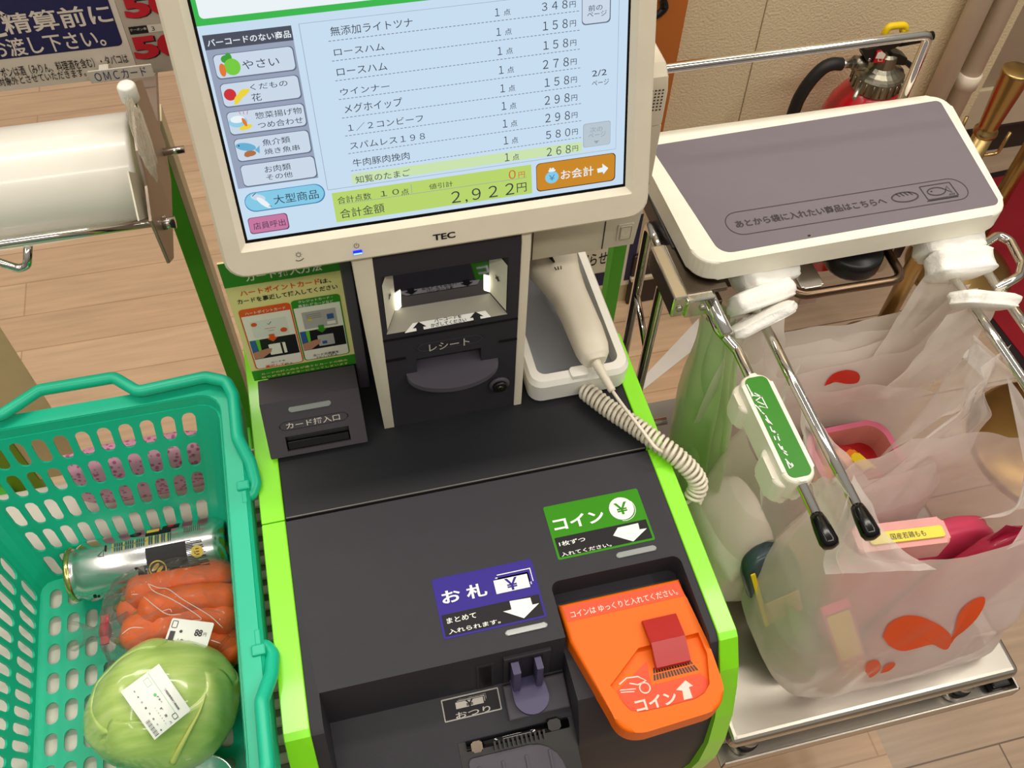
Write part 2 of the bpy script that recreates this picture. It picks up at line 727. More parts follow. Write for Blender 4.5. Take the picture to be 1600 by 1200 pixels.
# orange post with a coiled black cord at the end of the wall
ORANGEW = mat('orange brown board', (186, 104, 40), 0.45, nscale=8)
t = thing('wooden_board', 'orange brown upright board at the wall end behind the screen', 'board', (0.585, 1.27, 0.47))
m = MB()
m.box(0.545, 0.607, 1.24, 1.299, 0.47, 1.6, ORANGEW, 0.003)
part('panel', m, t)
t = thing('coiled_cord', 'black ribbed cord hanging on the orange brown board', 'cord', (0.572, 1.23, 0.7))
m = MB()
c0 = [ony(1040, -40, 1.228), ony(1037, 2, 1.228), ony(1038, 12, 1.228), ony(1032, 20, 1.228), ony(1022, 26, 1.228), ony(1008, 30, 1.228), ony(990, 36, 1.228)]
pp = smooth_path(c0, 14)
m.tube(pp, [0.0052 + 0.0016 * (i % 3 == 0) for i in range(len(pp))], BLACK, 10)
part('coil', m, t)

# notice on the wall behind the till
t = thing('wall_notice', 'white notice with black and navy print low on the wall', 'notice', (0.56, 1.296, 0.12))
NAVY = mat('navy ink', (26, 28, 78), 0.5)
PAPER = mat('white paper', (236, 230, 216), 0.6)
fr = front(1.295)
m = MB()
u0, v0 = fr.uv(962, 452)
u1, v1 = fr.uv(999, 372)
m.prism(fr, rrect(0.44, u1 - 0.004, 0.06, 0.30), -0.004, 0.001, PAPER)
m.ptext(fr, 'お知らせ', (890, 420), (950, 392), INKK, 0.012, 0.0016)
m.poly(fr, rrect(fr.uv(972, 449)[0], fr.uv(972, 449)[0] + 0.018, 0.075, 0.27), NAVY, 0.0016)
m.poly(fr, rrect(fr.uv(915, 440)[0], fr.uv(950, 440)[0], fr.uv(940, 445)[1], fr.uv(940, 425)[1]), NAVY, 0.0016)
part('sheet', m, t)

gp = thing('green_post', 'green painted square post on the floor behind the scanner cradle', 'post', (0.541, 1.2, 0))
m = MB()
m.box(0.5285, 0.5555, 1.195, 1.222, 0.0, 0.62, GREENPAINT, 0.0015)
part('tube', m, gp)
m = MB()
m.box(0.52, 0.564, 1.187, 1.23, 0.0, 0.006, GREENPAINT, 0.001)
part('foot_plate', m, gp)

# ================================================================ the self-checkout machine
ZD = 0.80
XL0, XL1, XR0, XR1 = -0.108, -0.086, 0.276, 0.294
till = thing('self_checkout_machine', 'charcoal self-checkout machine with bright green sides and tilted touchscreen', 'checkout machine', (0.093, 0.48, 0.0))

# cabinet under the deck
m = MB()
m.box(XL0 + 0.004, XR1 - 0.004, 0.285, 0.80, 0.0, 0.50, DARK2, 0.004)
part('cabinet', m, till)

# lower deck with the note and coin recesses
prof = [(0.4615, 0.80), (0.266, 0.80), (0.259, 0.796), (0.242, 0.764), (0.224, 0.718), (0.213, 0.641), (0.213, 0.561), (0.222, 0.48), (0.4615, 0.48)]
FX = Fr((0, 0, 0), (0, 1, 0), (0, 0, 1))  # u = y, v = z, N = +x
m = MB()
m.prism(FX, prof, XL1, XR0, DARK)
c1 = MB()
c1.prism(FX, [(0.292, 0.83), (0.292, 0.80), (0.2865, 0.733), (0.21, 0.698), (0.12, 0.657), (0.12, 0.83)], -0.075, 0.1435, DARK)
c2 = MB()
fd = flat(ZD)
c2.prism(flat(0.0), rrect(0.1430, 0.2685, 0.10, 0.3455, (0, 0, 0.008, 0.008)), 0.769, 0.83, DARK)
m.cut(c1, c2)
part('lower_deck', m, till, auto=30)

# upper deck
m = MB()
UPD = mat('shade-darkened upper plate', (36, 37, 41), 0.45, bump=0.12, bscale=1200, spec=0.25)  # darker than the lower deck: the monitor's shade is put into this colour
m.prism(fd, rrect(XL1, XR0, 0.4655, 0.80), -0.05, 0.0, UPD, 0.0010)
m.box(XL1 + 0.001, XR0 - 0.001, 0.4651, 0.4660, ZD - 0.0014, ZD + 0.0002, mat('painted edge highlight', (112, 110, 106), 0.35))  # pale strip paints the light caught by the plate's front edge
m.box(XL1, XR0, 0.4605, 0.4655, 0.70, ZD - 0.004, BLACK)
part('upper_deck', m, till, label='charcoal upper deck plate with a scuffed matt surface, monitor shade and edge highlight painted in')
m = MB()
m.box(XL1 + 0.002, XR0 - 0.002, 0.47, 0.80, 0.50, 0.75, DARK)
part('inner_housing', m, till)

# bright green sides
sp = [(0.80, 0.801), (0.466, 0.801), (0.4655, 0.800)]
for x0, x1 in ((XL0, XL1), (XR0, XR1)):
    m = MB()
    yk = 0.74 if x0 < 0 else 0.612
    a = [(yk, 0.802), (0.463, 0.802), (0.463, 0.48), (yk, 0.48)]
    b = [(0.4615, 0.802), (0.264, 0.802)] + [(0.258, 0.799), (0.240, 0.770), (0.230, 0.746), (0.217, 0.705), (0.208, 0.655), (0.205, 0.600), (0.209, 0.545), (0.218, 0.48), (0.4615, 0.48)]
    m.prism(FX, a, x0, x1, LIME, 0.0008, 1, True)
    m.prism(FX, b, x0, x1, LIME, 0.0008, 1, True)
    part('side_panel', m, till, label='bright lime green side panel')

# ---- stickers on the deck
STG = mat('green sticker', (54, 138, 16), 0.4, var=0.02, spec=0.15)
STB = mat('violet blue sticker', (54, 42, 138), 0.4, var=0.02, spec=0.15)
STK = mat('black sticker', (36, 34, 38), 0.42, var=0.02, spec=0.15)


def deck_sticker(name, ink, tl, tr, br, bl, pan_l, pan_r, label):
    m = MB()
    P = fd.uv
    us = [P(*q)[0] for q in (tl, bl)], [P(*q)[0] for q in (tr, br)]
    u0, u1 = sum(us[0]) / 2, sum(us[1]) / 2
    v0 = (P(*bl)[1] + P(*br)[1]) / 2
    v1 = (P(*tl)[1] + P(*tr)[1]) / 2
    vm = (P(*pan_l)[1] + P(*pan_r)[1]) / 2
    m.prism(fd, rrect(u0, u1, v0, v1, 0.002), 0.0, 0.0003, ink)
    m.poly(fd, rrect(u0 + 0.0022, u1 - 0.0022, v0 + 0.0022, vm, 0.0005), STK, 0.0006)
    return m


def pxs(fr, pts):
    return [fr.uv(*p) for p in pts]


m = deck_sticker('coin', STG, (848, 794), (996, 762), (1022.5, 843), (873, 876), (864, 841), (1007, 813), '')
m.ptext(fd, 'コイン', (867.5, 829), (940, 798), INKW, 0.028, 0.0009)
cu, cv = fd.uv(971, 795)
m.poly(fd, ell(cu, cv, 0.0122), INKW, 0.0007)
m.stroke(fd, ell(cu + 0.0009, cv - 0.0012, 0.0122, a0=-1.9, a1=0.6), 0.0006, INKW, 0.0007)
m.text(fd, '￥', (cu - 0.0065, cv - 0.0065), (cu + 0.0065, cv + 0.0065), STG, 0.02, 0.0010)
m.ptext(fd, '1枚ずつ', (874.6, 854), (913, 840), INKW, 0.012, 0.0010)
m.ptext(fd, '入れてください。', (878, 870), (954, 849), INKW, 0.012, 0.0010)
z5 = lambda x, y: (640 + 0.325 * x, 740 + 0.325 * y)
m.poly(fd, pxs(fd, [z5(*q) for q in ((1000, 262), (978, 300), (1075, 328), (1140, 265), (1105, 270), (1098, 240))]), INKW, 0.0009)
part('coin_sticker', m, till, label='green coin sticker with a white arrow')

m = deck_sticker('note', STB, (673.5, 907), (831, 872), (853, 963), (694.6, 1001), (688, 965), (843, 926), '')
m.ptext(fd, 'お 札', (692.6, 944), (757.6, 912), INKW, 0.022, 0.0009)
q0, q1 = fd.uv(776, 929), fd.uv(823, 897)
for k in (2, 1):
    m.poly(fd, rrect(q0[0] + 0.0022 * k, q1[0] + 0.0022 * k, q0[1] + 0.0026 * k, q1[1] + 0.0026 * k), INKW, 0.0006)
    m.poly(fd, rrect(q0[0] + 0.0022 * k, q1[0] + 0.0022 * k - 0.0008, q0[1] + 0.0026 * k, q1[1] + 0.0026 * k - 0.0009), STB, 0.0007)
m.poly(fd, rrect(q0[0], q1[0], q0[1], q1[1]), INKW, 0.0009)
m.text(fd, '￥', ((q0[0] + q1[0]) / 2 - 0.006, (q0[1] + q1[1]) / 2 - 0.006), ((q0[0] + q1[0]) / 2 + 0.006, (q0[1] + q1[1]) / 2 + 0.006), STB, 0.02, 0.0012)
m.ptext(fd, 'まとめて', (699, 974.6), (743, 958), INKW, 0.012, 0.0010)
m.ptext(fd, '入れられます。', (702, 991), (781, 968), INKW, 0.012, 0.0010)
m.poly(fd, pxs(fd, [z5(*q) for q in ((480, 615), (490, 655), (450, 665), (550, 697), (622, 625), (590, 632), (580, 598))]), INKW, 0.0009)
part('note_sticker', m, till, label='violet banknote sticker with a white arrow')

for a, b, nm in (((790, 995), (854.5, 972), 'note lamp'), ((964, 873.5), (1024, 852), 'coin lamp')):
    u0, v0 = fd.uv(*a)
    u1, v1 = fd.uv(*b)
    m = MB()
    m.prism(fd, rrect(u0, u1, v0, v1, (v1 - v0) * 0.49, 8), -0.001, 0.0016, GREYLENS, 0.001, 3)
    part('indicator_lamp', m, till, label='pill-shaped grey lamp')

# ---- note recess fittings
fs = Fr((0, 0.2865, 0.733), (1, 0, 0), (0, 0.0765, 0.035))
m = MB()
u0 = (fs.uv(689, 1095)[0] + fs.uv(695, 1130)[0]) / 2
u1 = (fs.uv(779, 1072)[0] + fs.uv(783, 1108)[0]) / 2
v0 = (fs.uv(695, 1130)[1] + fs.uv(783, 1108)[1]) / 2
v1 = (fs.uv(689, 1095)[1] + fs.uv(779, 1072)[1]) / 2
m.prism(fs, rrect(u0, u1, v0, v1, 0.001), 0, 0.0005, mat('silver line', (170, 166, 160), 0.4))
m.poly(fs, rrect(u0 + 0.0012, u1 - 0.0012, v0 + 0.0012, v1 - 0.0012), STK, 0.0008)
m.ptext(fs, 'おつり', (713, 1122), (765, 1103), mat('silver print', (196, 190, 182), 0.5), 0.012, 0.0013)
q0, q1 = fs.uv(713, 1108), fs.uv(754, 1088)
SILV = MATS['silver print']
for k in (2, 1, 0):
    m.poly(fs, rrect(q0[0] + 0.0016 * k, q1[0] + 0.0016 * k, q0[1] + 0.0016 * k, q1[1] + 0.0012 * k), SILV, 0.0010 - 0.0001 * k)
    if k:
        m.poly(fs, rrect(q0[0] + 0.0016 * k, q1[0] + 0.0016 * k - 0.0006, q0[1] + 0.0016 * k, q1[1] + 0.0012 * k - 0.0006), STK, 0.00105 - 0.0001 * k)
m.text(fs, '￥', ((q0[0] + q1[0]) / 2 - 0.004, (q0[1] + q1[1]) / 2 - 0.0035), ((q0[0] + q1[0]) / 2 + 0.004, (q0[1] + q1[1]) / 2 + 0.0035), STK, 0.02, 0.0014)
part('change_sticker', m, till, label='black change sticker with silver print')

PURPLE = mat('purple grey plastic', (70, 65, 98), 0.45)
bw = Fr((0, 0.28925, 0.7665), (1, 0, 0), (0, 0.0055, 0.067))  # recess back wall
ub = lambda px, py: bw.uv(px, py)
m = MB()
u0, u1 = ub(786, 1020)[0], ub(860, 1012)[0]
m.prism(bw, rrect(u0, u1, -0.026, 0.022), -0.002, 0.0035, DARK, 0.001)
m.prism(bw, rrect(u0 + 0.004, u1 - 0.008, -0.022, 0.018), 0.0036, 0.0042, BLACK)
m.prism(bw, rrect(u0 + 0.006, u0 + 0.013, -0.022, 0.016), 0.0042, 0.016, PURPLE, 0.001)
m.prism(bw, rrect(u1 - 0.016, u1 - 0.010, -0.022, 0.016), 0.0042, 0.016, PURPLE, 0.001)
note = part('note_inlet', m, till)
m = MB()
uc = ub(821, 1040)[0]
fl = flat(0.747)
m.prism(fl, [(uc - 0.016, 0.284)] + ell(uc, 0.264, 0.016, 0.016, 20, pi, 2 * pi) + [(uc + 0.016, 0.284)], -0.004, 0.0, PURPLE, 0.0015)
part('guide_tongue', m, note, label='rounded purple grey tongue')
m = MB()
us = ub(757, 1048)[0]
m.prism(bw, rrect(us - 0.005, us + 0.006, -0.03, 0.012), 0.0, 0.0012, BLACK)
m.prism(bw, rrect(us - 0.0075, us + 0.0085, -0.033, 0.015), -0.002, 0.0008, DARK)
part('note_sensor_slot', m, till)
# slate step to the right under the inlet
m = MB()
ua, ub2 = fs.uv(790, 1100)[0], fs.uv(893, 1075)[0]
m.prism(fs, rrect(ua, 0.1432, -0.034, -0.002), 0.0, 0.006, DARK2, 0.002)
part('step_plate', m, till)
# change mouth
m = MB()
m.prism(fs, rrect(fs.uv(715, 1160)[0], 0.1425, -0.12, -0.043), -0.01, 0.0008, BLACK)
m.tube([fs.p(fs.uv(728, 1165)[0], -0.047, 0.004), fs.p(0.138, -0.047, 0.004)], 0.0045, GLOSSBLACK, 12)
m.prism(fs, rrect(fs.uv(735, 1165)[0], fs.uv(752, 1160)[0], -0.053, -0.043, 0.002), 0.002, 0.0095, STEELDARK, 0.001)
m.prism(fs, rrect(0.118, 0.13, -0.05, -0.04, 0.002), 0.002, 0.0095, BLACK, 0.001)
for k in range(12):
    uu = fs.uv(770, 1160)[0] + 0.0042 * k
    m.prism(fs, rrect(uu, uu + 0.002, -0.056, -0.047), 0.001, 0.0085, BLACK)
mouth = part('change_outlet', m, till)
m = MB()
m.prism(fs, rrect(fs.uv(730, 1180)[0], 0.128, -0.13, -0.058, (0, 0, 0.03, 0.004)), 0.0008, 0.004, DARK2, 0.0015)
for k in range(4):
    uu = fs.uv(745, 1190)[0] + 0.022 * k
    m.prism(fs, rrect(uu, uu + 0.002, -0.13, -0.066), 0.004, 0.0056, DARK2)
part('outlet_tongue', m, mouth)

# ---- orange coin tray
ORG = mat('orange plastic', (238, 106, 4), 0.42, var=0.02, spec=0.3)
ORGRED = mat('orange red print', (238, 72, 26), 0.45, var=0.02)
REDP = mat('red plastic', (172, 14, 16), 0.3, trans=0.0)
PINKW = mat('pale pink ink', (255, 208, 196), 0.5)
ft = flat(0.790)
outer = [(0.1465, 0.3270), (0.1475, 0.292), (0.1655, 0.221)]
# rounded foot of the scoop
cc = [(0.1655, 0.221), (0.1665, 0.2035), (0.2665, 0.2035), (0.2680, 0.2260)]
arc = []
for i in range(1, 9):
    t_ = i / 8
    p0, p1, p2 = V((0.1655, 0.221)), V((0.1675, 0.2005)), V((0.190, 0.1995))
    q = p0 * (1 - t_) ** 2 + p1 * 2 * t_ * (1 - t_) + p2 * t_ * t_
    arc.append((q.x, q.y))
for i in range(0, 9):
    t_ = i / 8
    p0, p1, p2 = V((0.245, 0.2025)), V((0.268, 0.204)), V((0.2685, 0.2300))
    q = p0 * (1 - t_) ** 2 + p1 * 2 * t_ * (1 - t_) + p2 * t_ * t_
    arc.append((q.x, q.y))
outer += arc + [(0.2690, 0.258), (0.2645, 0.306), (0.2640, 0.3270)]
basin = pxs(ft.at(0, 0, -0.003), [(953, 1073), (997, 1014), (1030, 1006), (1090, 990), (1104, 1023), (1108, 1070), (1100, 1085), (1086, 1094), (1040, 1106), (1000, 1115), (984, 1112), (972, 1100)])
m = MB()
m.prism(ft, outer, -0.0225, 0.0, ORG, 0.004, 4)
cu_ = MB()
cu_.prism(ft, basin, -0.006, 0.02, ORG)
tray_slab = MB()
tray_slab.merge(m)
tray_slab.cut(cu_)
coin = part('coin_tray', tray_slab, till, label='orange coin scoop with a red flap')
m = MB()
u0, v0 = ft.uv(886, 973)
u1, v1 = ft.uv(1062, 902)
vv0 = (ft.uv(884, 972)[1] + ft.uv(1068, 932)[1]) / 2
m.poly(ft, [(0.1505, vv0), (0.2625, vv0), (0.2615, 0.3235), (0.1495, 0.3235)], ORGRED, 0.0004)
m.ptext(ft, 'コインは ゆっくりと入れてください。', (893, 966), (1056, 920), PINKW, 0.012, 0.0009)
part('tray_notice', m, coin)
m = MB()
fb = ft.at(0, 0, -0.006)
m.poly(fb, pxs(fb, [(964, 1080), (1010, 1034), (1018, 1071), (1094, 1052), (1104, 1060), (1106, 1071), (1098, 1084), (1085, 1092), (1040, 1104), (1001, 1112), (986, 1110), (974, 1098)]), ORGRED, 0.0004)
m.ptext(fb, 'コイン', (996, 1112), (1053, 1081), PINKW, 0.028, 0.0009)
zz = lambda x, y: (420 + 0.475 * x, 880 + 0.475 * y)
m.poly(fb, pxs(fb, [z5(*q) for q in ((1310, 1045), (1318, 1090), (1360, 1080), (1342, 1028), (1362, 1022), (1325, 995), (1280, 1042))]), PINKW, 0.0009)
# hand with coin pictogram
hu, hv = fb.uv(990, 1072)
m.stroke(fb, [(hu - 0.012, hv + 0.004), (hu - 0.004, hv + 0.008), (hu + 0.006, hv + 0.007), (hu + 0.012, hv + 0.002), (hu + 0.004, hv), (hu - 0.003, hv + 0.003)], 0.0012, PINKW, 0.0009)
m.stroke(fb, ell(hu + 0.009, hv - 0.004, 0.0046, n=16), 0.0011, PINKW, 0.0009, True)
m.stroke(fb, [(hu - 0.013, hv - 0.001), (hu + 0.001, hv - 0.003)], 0.0009, PINKW, 0.0009)
m.stroke(fb, [(hu - 0.013, hv - 0.003), (hu - 0.001, hv - 0.005)], 0.0009, PINKW, 0.0009)
part('tray_label', m, coin)
m = MB()
GR = [z5(*q) for q in ((1168, 935), (1345, 890), (1392, 945), (1172, 998))]
GQ = [V(fb.uv(*q)) for q in GR]
for j in range(2):
    for i in range(15):
        a = (i + 0.18) / 15
        b = (i + 0.78) / 15
        def gp(s_, t_):
            p = (GQ[0] * (1 - s_) + GQ[1] * s_) * (1 - t_) + (GQ[3] * (1 - s_) + GQ[2] * s_) * t_
            return (p.x, p.y)
        t0, t1 = (0.02, 0.44) if j == 0 else (0.54, 0.98)
        m.poly(fb, [gp(a, t1), gp(b, t1), gp(b, t0), gp(a, t0)], BLACK, 0.0005)
part('grille', m, coin)
m = MB()
q = [ft.uv(*p) for p in ((998, 966), (1052, 955), (1069, 993), (1012, 1006))]
ux0, ux1 = (q[0][0] + q[3][0]) / 2, (q[1][0] + q[2][0]) / 2
fl2 = Fr((0, 0, 0.79), (0, 1, 0), (0, 0, 1))
m.prism(fl2, [(0.2940, 0.0), (0.2925, 0.006), (0.2700, 0.0095), (0.2500, 0.0005), (0.2500, -0.006), (0.2560, -0.006), (0.2700, 0.004), (0.290, 0.0)], ux0 + 0.001, ux1 - 0.001, REDP)
part('flap', m, coin, label='red hinged coin flap', auto=30)

# ---- receipt printer with barcode window
YP = 0.545
fp = front(YP)
zl = lambda x, y: (560 + 0.2833 * x, 350 + 0.2833 * y)


def printer_profile(y0, top=1.068):
    return [(y0, 0.80), (y0, top - 0.03), (y0 + 0.004, top - 0.012), (y0 + 0.016, top), (0.615, top), (0.615, 0.80)]


m = MB()
m.prism(FX, printer_profile(YP + 0.0012), 0.0325, 0.1575, DARK)
wq = [fp.uv(*zl(*q)) for q in ((155, 620), (825, 497), (835, 190), (115, 300))]
wu0, wu1 = (wq[0][0] + wq[3][0]) / 2, (wq[1][0] + wq[2][0]) / 2
wv0, wv1 = (wq[0][1] + wq[1][1]) / 2, (wq[2][1] + wq[3][1]) / 2
DEP = 0.024
bu0, bu1, bv0, bv1 = wu0 + 0.013, wu1 - 0.012, wv0 + 0.006, wv1 - 0.002
c1 = MB()
ex = 0.004 / DEP
fo = [fp.p(a + (a - c) * ex, b + (b - d) * ex, 0.004) for a, b, c, d in ((wu0, wv0, bu0, bv0), (wu1, wv0, bu1, bv0), (wu1, wv1, bu1, bv1), (wu0, wv1, bu0, bv1))]
ba = [fp.p(bu0, bv0, -DEP), fp.p(bu1, bv0, -DEP), fp.p(bu1, bv1, -DEP), fp.p(bu0, bv1, -DEP)]
c1.add(fo + ba, [(0, 1, 2, 3), (7, 6, 5, 4), (0, 4, 5, 1), (1, 5, 6, 2), (2, 6, 7, 3), (3, 7, 4, 0)], DARK)
# paper mouth behind the ledge
la, lb = fp.uv(*zl(265, 835)), fp.uv(*zl(770, 740))
lz = (la[1] + lb[1]) / 2
c2 = MB()
sa, sb = fp.uv(*zl(320, 760)), fp.uv(*zl(690, 690))
c2.prism(fp, rrect(sa[0], sb[0] - 0.002, lz - 0.004, lz + 0.020), -0.03, 0.01, DARK)
m.cut(c1, c2)
printer = part('receipt_printer', m, till, label='charcoal receipt printer with white side rails', auto=30)
for x0, x1 in ((0.0225, 0.0325), (0.1575, 0.1657)):
    m = MB()
    if x0 < 0.1:
        m.prism(fp, [(0.0225, 0.80), (0.0325, 0.80), (0.0325, 1.070), (0.0155, 1.070), (0.0165, 1.0)], -0.070, 0.0, BEIGE, 0.0008, 2)
    else:
        m.prism(FX, printer_profile(YP, 1.070), x0, x1, BEIGE, 0.0008, 2, True)
    part('side_rail', m, printer, label='off-white side rail', auto=30)
# window
m = MB()
SMOKE = mat('smoked mirror glass', (118, 116, 126), 0.04, 1.0, var=0.02)
PANEL = mat('white inner panel', (236, 232, 214), 0.4)
m.add([p + fp.N * 0.0006 for p in ba], [(0, 1, 2, 3)], SMOKE)
part('scanner_glass', m, printer, label='dark glass of the barcode reader')


def wp(s_, t_, d):
    """point in the window: s,t in the opening, d depth share"""
    f_ = [fp.p(wu0 + (wu1 - wu0) * s_, wv0 + (wv1 - wv0) * t_, 0.0), fp.p(bu0 + (bu1 - bu0) * s_, bv0 + (bv1 - bv0) * t_, -DEP)]
    return f_[0] * (1 - d) + f_[1] * d


for s_, sg in ((0.0, 1), (1.0, -1)):
    m = MB()
    e = 0.0008 * sg
    q = [wp(s_, 0.06, 0.06), wp(s_, 0.06, 0.97), wp(s_, 0.97, 0.97), wp(s_, 0.86, 0.06)]
    m.add([p + V((e, 0, 0)) for p in q], [(0, 1, 2, 3)], PANEL)
    c = (q[0] + q[1] + q[2] + q[3]) / 4 + V((e * 1.6, 0, 0))
    dy = (q[1] - q[0]).normalized()
    m.add([c + dy * (0.004 * cos(a) * (1 if k % 2 else 0.5)) + V((0, 0, 0.004 * sin(a) * (1 if k % 2 else 0.5))) for k, a in enumerate([2 * pi * i / 10 for i in range(10)])], [tuple(range(10))], INKK)
    part('inner_cheek', m, printer, label='white inner cheek with a black mark')
GLOW = mat('lit lamp', (255, 252, 215), emit=3.2, var=0.0)
for a, b, c_, d in (((172, 405), (232, 366), (236, 452), (186, 500)), ((692, 282), (772, 300), (778, 390), (692, 362))):
    g = front(YP + DEP - 0.001)
    m = MB()
    pts = [g.uv(*zl(*q)) for q in (a, b, c_, d)]
    m.prism(g, pts[::-1], -0.0005, 0.0008, GLOW)
    part('lamp', m, printer, label='glowing white lamp beside the glass')
m = MB()
sl = Fr(wp(0, 0, 0), (1, 0, 0), wp(0, 0, 1) - wp(0, 0, 0) + V((-0.013, 0, 0)))
SILLM = mat('light sill', (158, 154, 142), 0.4)
m.add([wp(0.0, 0, 0.02) + V((0, 0, 0.0006)), wp(1, 0, 0.02) + V((0, 0, 0.0006)), wp(1, 0, 0.99) + V((0, 0, 0.0006)), wp(0, 0, 0.99) + V((0, 0, 0.0006))], [(0, 1, 2, 3)], SILLM)
sq = [sl.uv(*zl(*q), 0.0012) for q in ((255, 602), (732, 512), (700, 478), (300, 547))]
m.poly(sl, sq, INKW, 0.0012)
m.ptext(sl, 'バーコードを', zl(420, 545), zl(566, 505), INKK, 0.012, 0.0016)
m.ptext(sl, 'かざしてください', zl(402, 573), zl(592, 522), INKK, 0.012, 0.0016)
for cx, cy in ((338, 570), (652, 513)):
    cu, cv = sl.uv(*zl(cx, cy), 0.0016)
    m.poly(sl, [(cu - 0.0032, cv - 0.005), (cu + 0.0032, cv - 0.005), (cu + 0.0032, cv), (cu + 0.0062, cv), (cu, cv + 0.0055), (cu - 0.0062, cv), (cu - 0.0032, cv)], INKK, 0.0016)
part('sill_sticker', m, printer, label='white sticker on the window sill')
# seams, label
m = MB()
z1 = (fp.uv(*zl(110, 658))[1] + fp.uv(*zl(868, 522))[1]) / 2
z2 = (fp.uv(*zl(135, 766))[1] + fp.uv(*zl(865, 632))[1]) / 2
m.box(0.0327, 0.1573, YP - 0.0002, YP + 0.003, z1 - 0.0006, z1 + 0.0006, BLACK)
m.box(0.0327, la[0] + 0.001, YP - 0.0006, YP + 0.003, z2 - 0.0008, z2 + 0.0008, BLACK)
m.box(lb[0] + 0.001, 0.1573, YP - 0.0006, YP + 0.003, z2 - 0.0008, z2 + 0.0008, BLACK)
m.ptext(fp, 'レシート', zl(390, 697), zl(612, 628), SILV, 0.012, 0.0006)
lu0, lv0 = fp.uv(*zl(325, 700))
lu1, lv1 = fp.uv(*zl(685, 612))
m.stroke(fp, rrect(lu0, lu1, lv0 - 0.002, lv1 + 0.002, 0.008), 0.0005, DARK2, 0.0003, True)
part('receipt_label', m, printer)
# ledge
m = MB()
fz = flat(lz)
cx, rx = (la[0] + lb[0]) / 2, (lb[0] - la[0]) / 2
dep = YP - fz.uv(*zl(480, 912))[1]
pts = [(cx + rx, YP + 0.02)] + [(cx - rx, YP + 0.02)] + ell(cx, YP, rx, dep, 24, pi, 2 * pi)
m.prism(fz, pts, -0.006, 0.0, DARK2, 0.0015, 3)
m.prism(fz, ell(cx, YP + 0.004, rx * 0.8, dep * 0.7, 24, pi, 2 * pi), -0.02, -0.005, DARK)
part('paper_ledge', m, printer, label='half-moon slate ledge under the receipt mouth', auto=30)
m = MB()
ku, kv = fp.uv(780, 600)
m.lathe(fp.p(ku, kv, -0.001), fp.N, [(0.0105, 0), (0.0105, 0.0022), (0.009, 0.003)], DARK2, 24)
m.lathe(fp.p(ku, kv, 0.001), fp.N, [(0.0075, 0), (0.0075, 0.004), (0.0055, 0.0048)], BLACK, 24)
m.lathe(fp.p(ku, kv, 0.004), fp.N, [(0.0035, 0), (0.0035, 0.002), (0.001, 0.0022)], STEELDARK, 16)
m.box(ku - 0.0004, ku + 0.0004, YP - 0.0066, YP - 0.005, kv - 0.0025, kv + 0.0025, BLACK)
part('lock', m, printer)

# ---- card reader
m = MB()
wedge = [(0.530, 0.806), (0.5635, 0.853), (0.5980, 0.8455), (0.5980, 0.80), (0.547, 0.80), (0.547, 0.806)]
m.prism(FX, wedge, -0.0920, 0.0040, mat('plum charcoal plastic', (70, 65, 72), 0.45, bump=0.06, bscale=1400, spec=0.35), 0.001, 2, True)
fc = Fr((0, 0.530, 0.806), (1, 0, 0), (0, 0.0335, 0.047))
z6 = lambda x, y: (380 + 0.2 * x, 600 + 0.2 * y)
c1 = MB()
s0, s1 = fc.uv(*z6(350, 530)), fc.uv(*z6(822, 325))
c1.prism(fc, rrect(s0[0], s1[0], s0[1], s1[1]), -0.02, 0.01, DARK)
m.cut(c1)
reader = part('card_reader', m, till, label='wedge-shaped charcoal card reader', auto=30)
m = MB()
m.prism(fc, rrect(s0[0] - 0.0, s1[0], s0[1], s1[1]), -0.0195, -0.012, BLACK)
m.prism(fc, rrect(s0[0] + 0.001, s1[0] - 0.001, s0[1] + 0.0005, s0[1] + 0.009), -0.013, -0.002, GLOSSBLACK, 0.001)
part('card_slot', m, reader)
m = MB()
a, b = fc.uv(*z6(357, 222)), fc.uv(*z6(682, 124))
m.prism(fc, rrect(a[0], b[0], a[1], b[1], (b[1] - a[1]) * 0.48, 8), -0.001, 0.0012, GREYLENS, 0.0008)
part('indicator_lamp', m, reader)
m = MB()
m.ptext(fc, 'カード挿入口', z6(340, 348), z6(750, 235), SILV, 0.012, 0.0006)
a, b = fc.uv(*z6(290, 372)), fc.uv(*z6(812, 210))
m.stroke(fc, rrect(a[0], b[0], a[1], b[1], 0.006), 0.0004, BLACK, 0.0004, True)
part('slot_label', m, reader)

# ---- dark back wall between reader and printer
m = MB()
m.box(-0.084, 0.166, 0.6155, 0.74, 0.798, 1.03, DARK, 0.002)
m.box(0.0055, 0.0165, 0.600, 0.614, 0.80, 1.03, DARK2, 0.002)
part('back_column', m, till)

# ---- electronics box behind the touchscreen
YB = 0.60
fb_ = front(YB)
m = MB()
pr = [(YB, 1.0965), (YB, 1.130), (YB + 0.004, 1.142), (YB + 0.014, 1.149), (0.80, 1.149), (0.80, 1.0965)]
m.prism(FX, pr, -0.055, 0.2915, BEIGE2, 0.003, 3, True)
m.prism(FX, [(YB, 1.03), (YB, 1.0957), (0.80, 1.0957), (0.80, 1.03)], -0.054, 0.2910, BEIGE2, 0.001, 2, True)
m.prism(Fr((0, YB, 0), (1, 0, 0), (0, 0, 1)), [(0.1662, 0.9545), (0.2850, 0.9545), (0.2905, 1.0325), (0.1662, 1.0325)], -0.18, 0.0, BEIGE2, 0.001, 2)
body = part('electronics_box', m, till, label='grey beige electronics box with speaker grille', auto=30)
for px, y0, y1 in ((833, 362, 400), (947, 342, 382)):
    a, b = fb_.uv(px, y0), fb_.uv(px, y1)
    m = MB()
    m.box(a[0] - 0.0005, a[0] + 0.0005, YB - 0.0006, YB + 0.003, 0.9555, 1.03, BLACK)
    part('door_gap', m, body)
m = MB()
a, b = fb_.uv(962, 376), fb_.uv(991, 347)
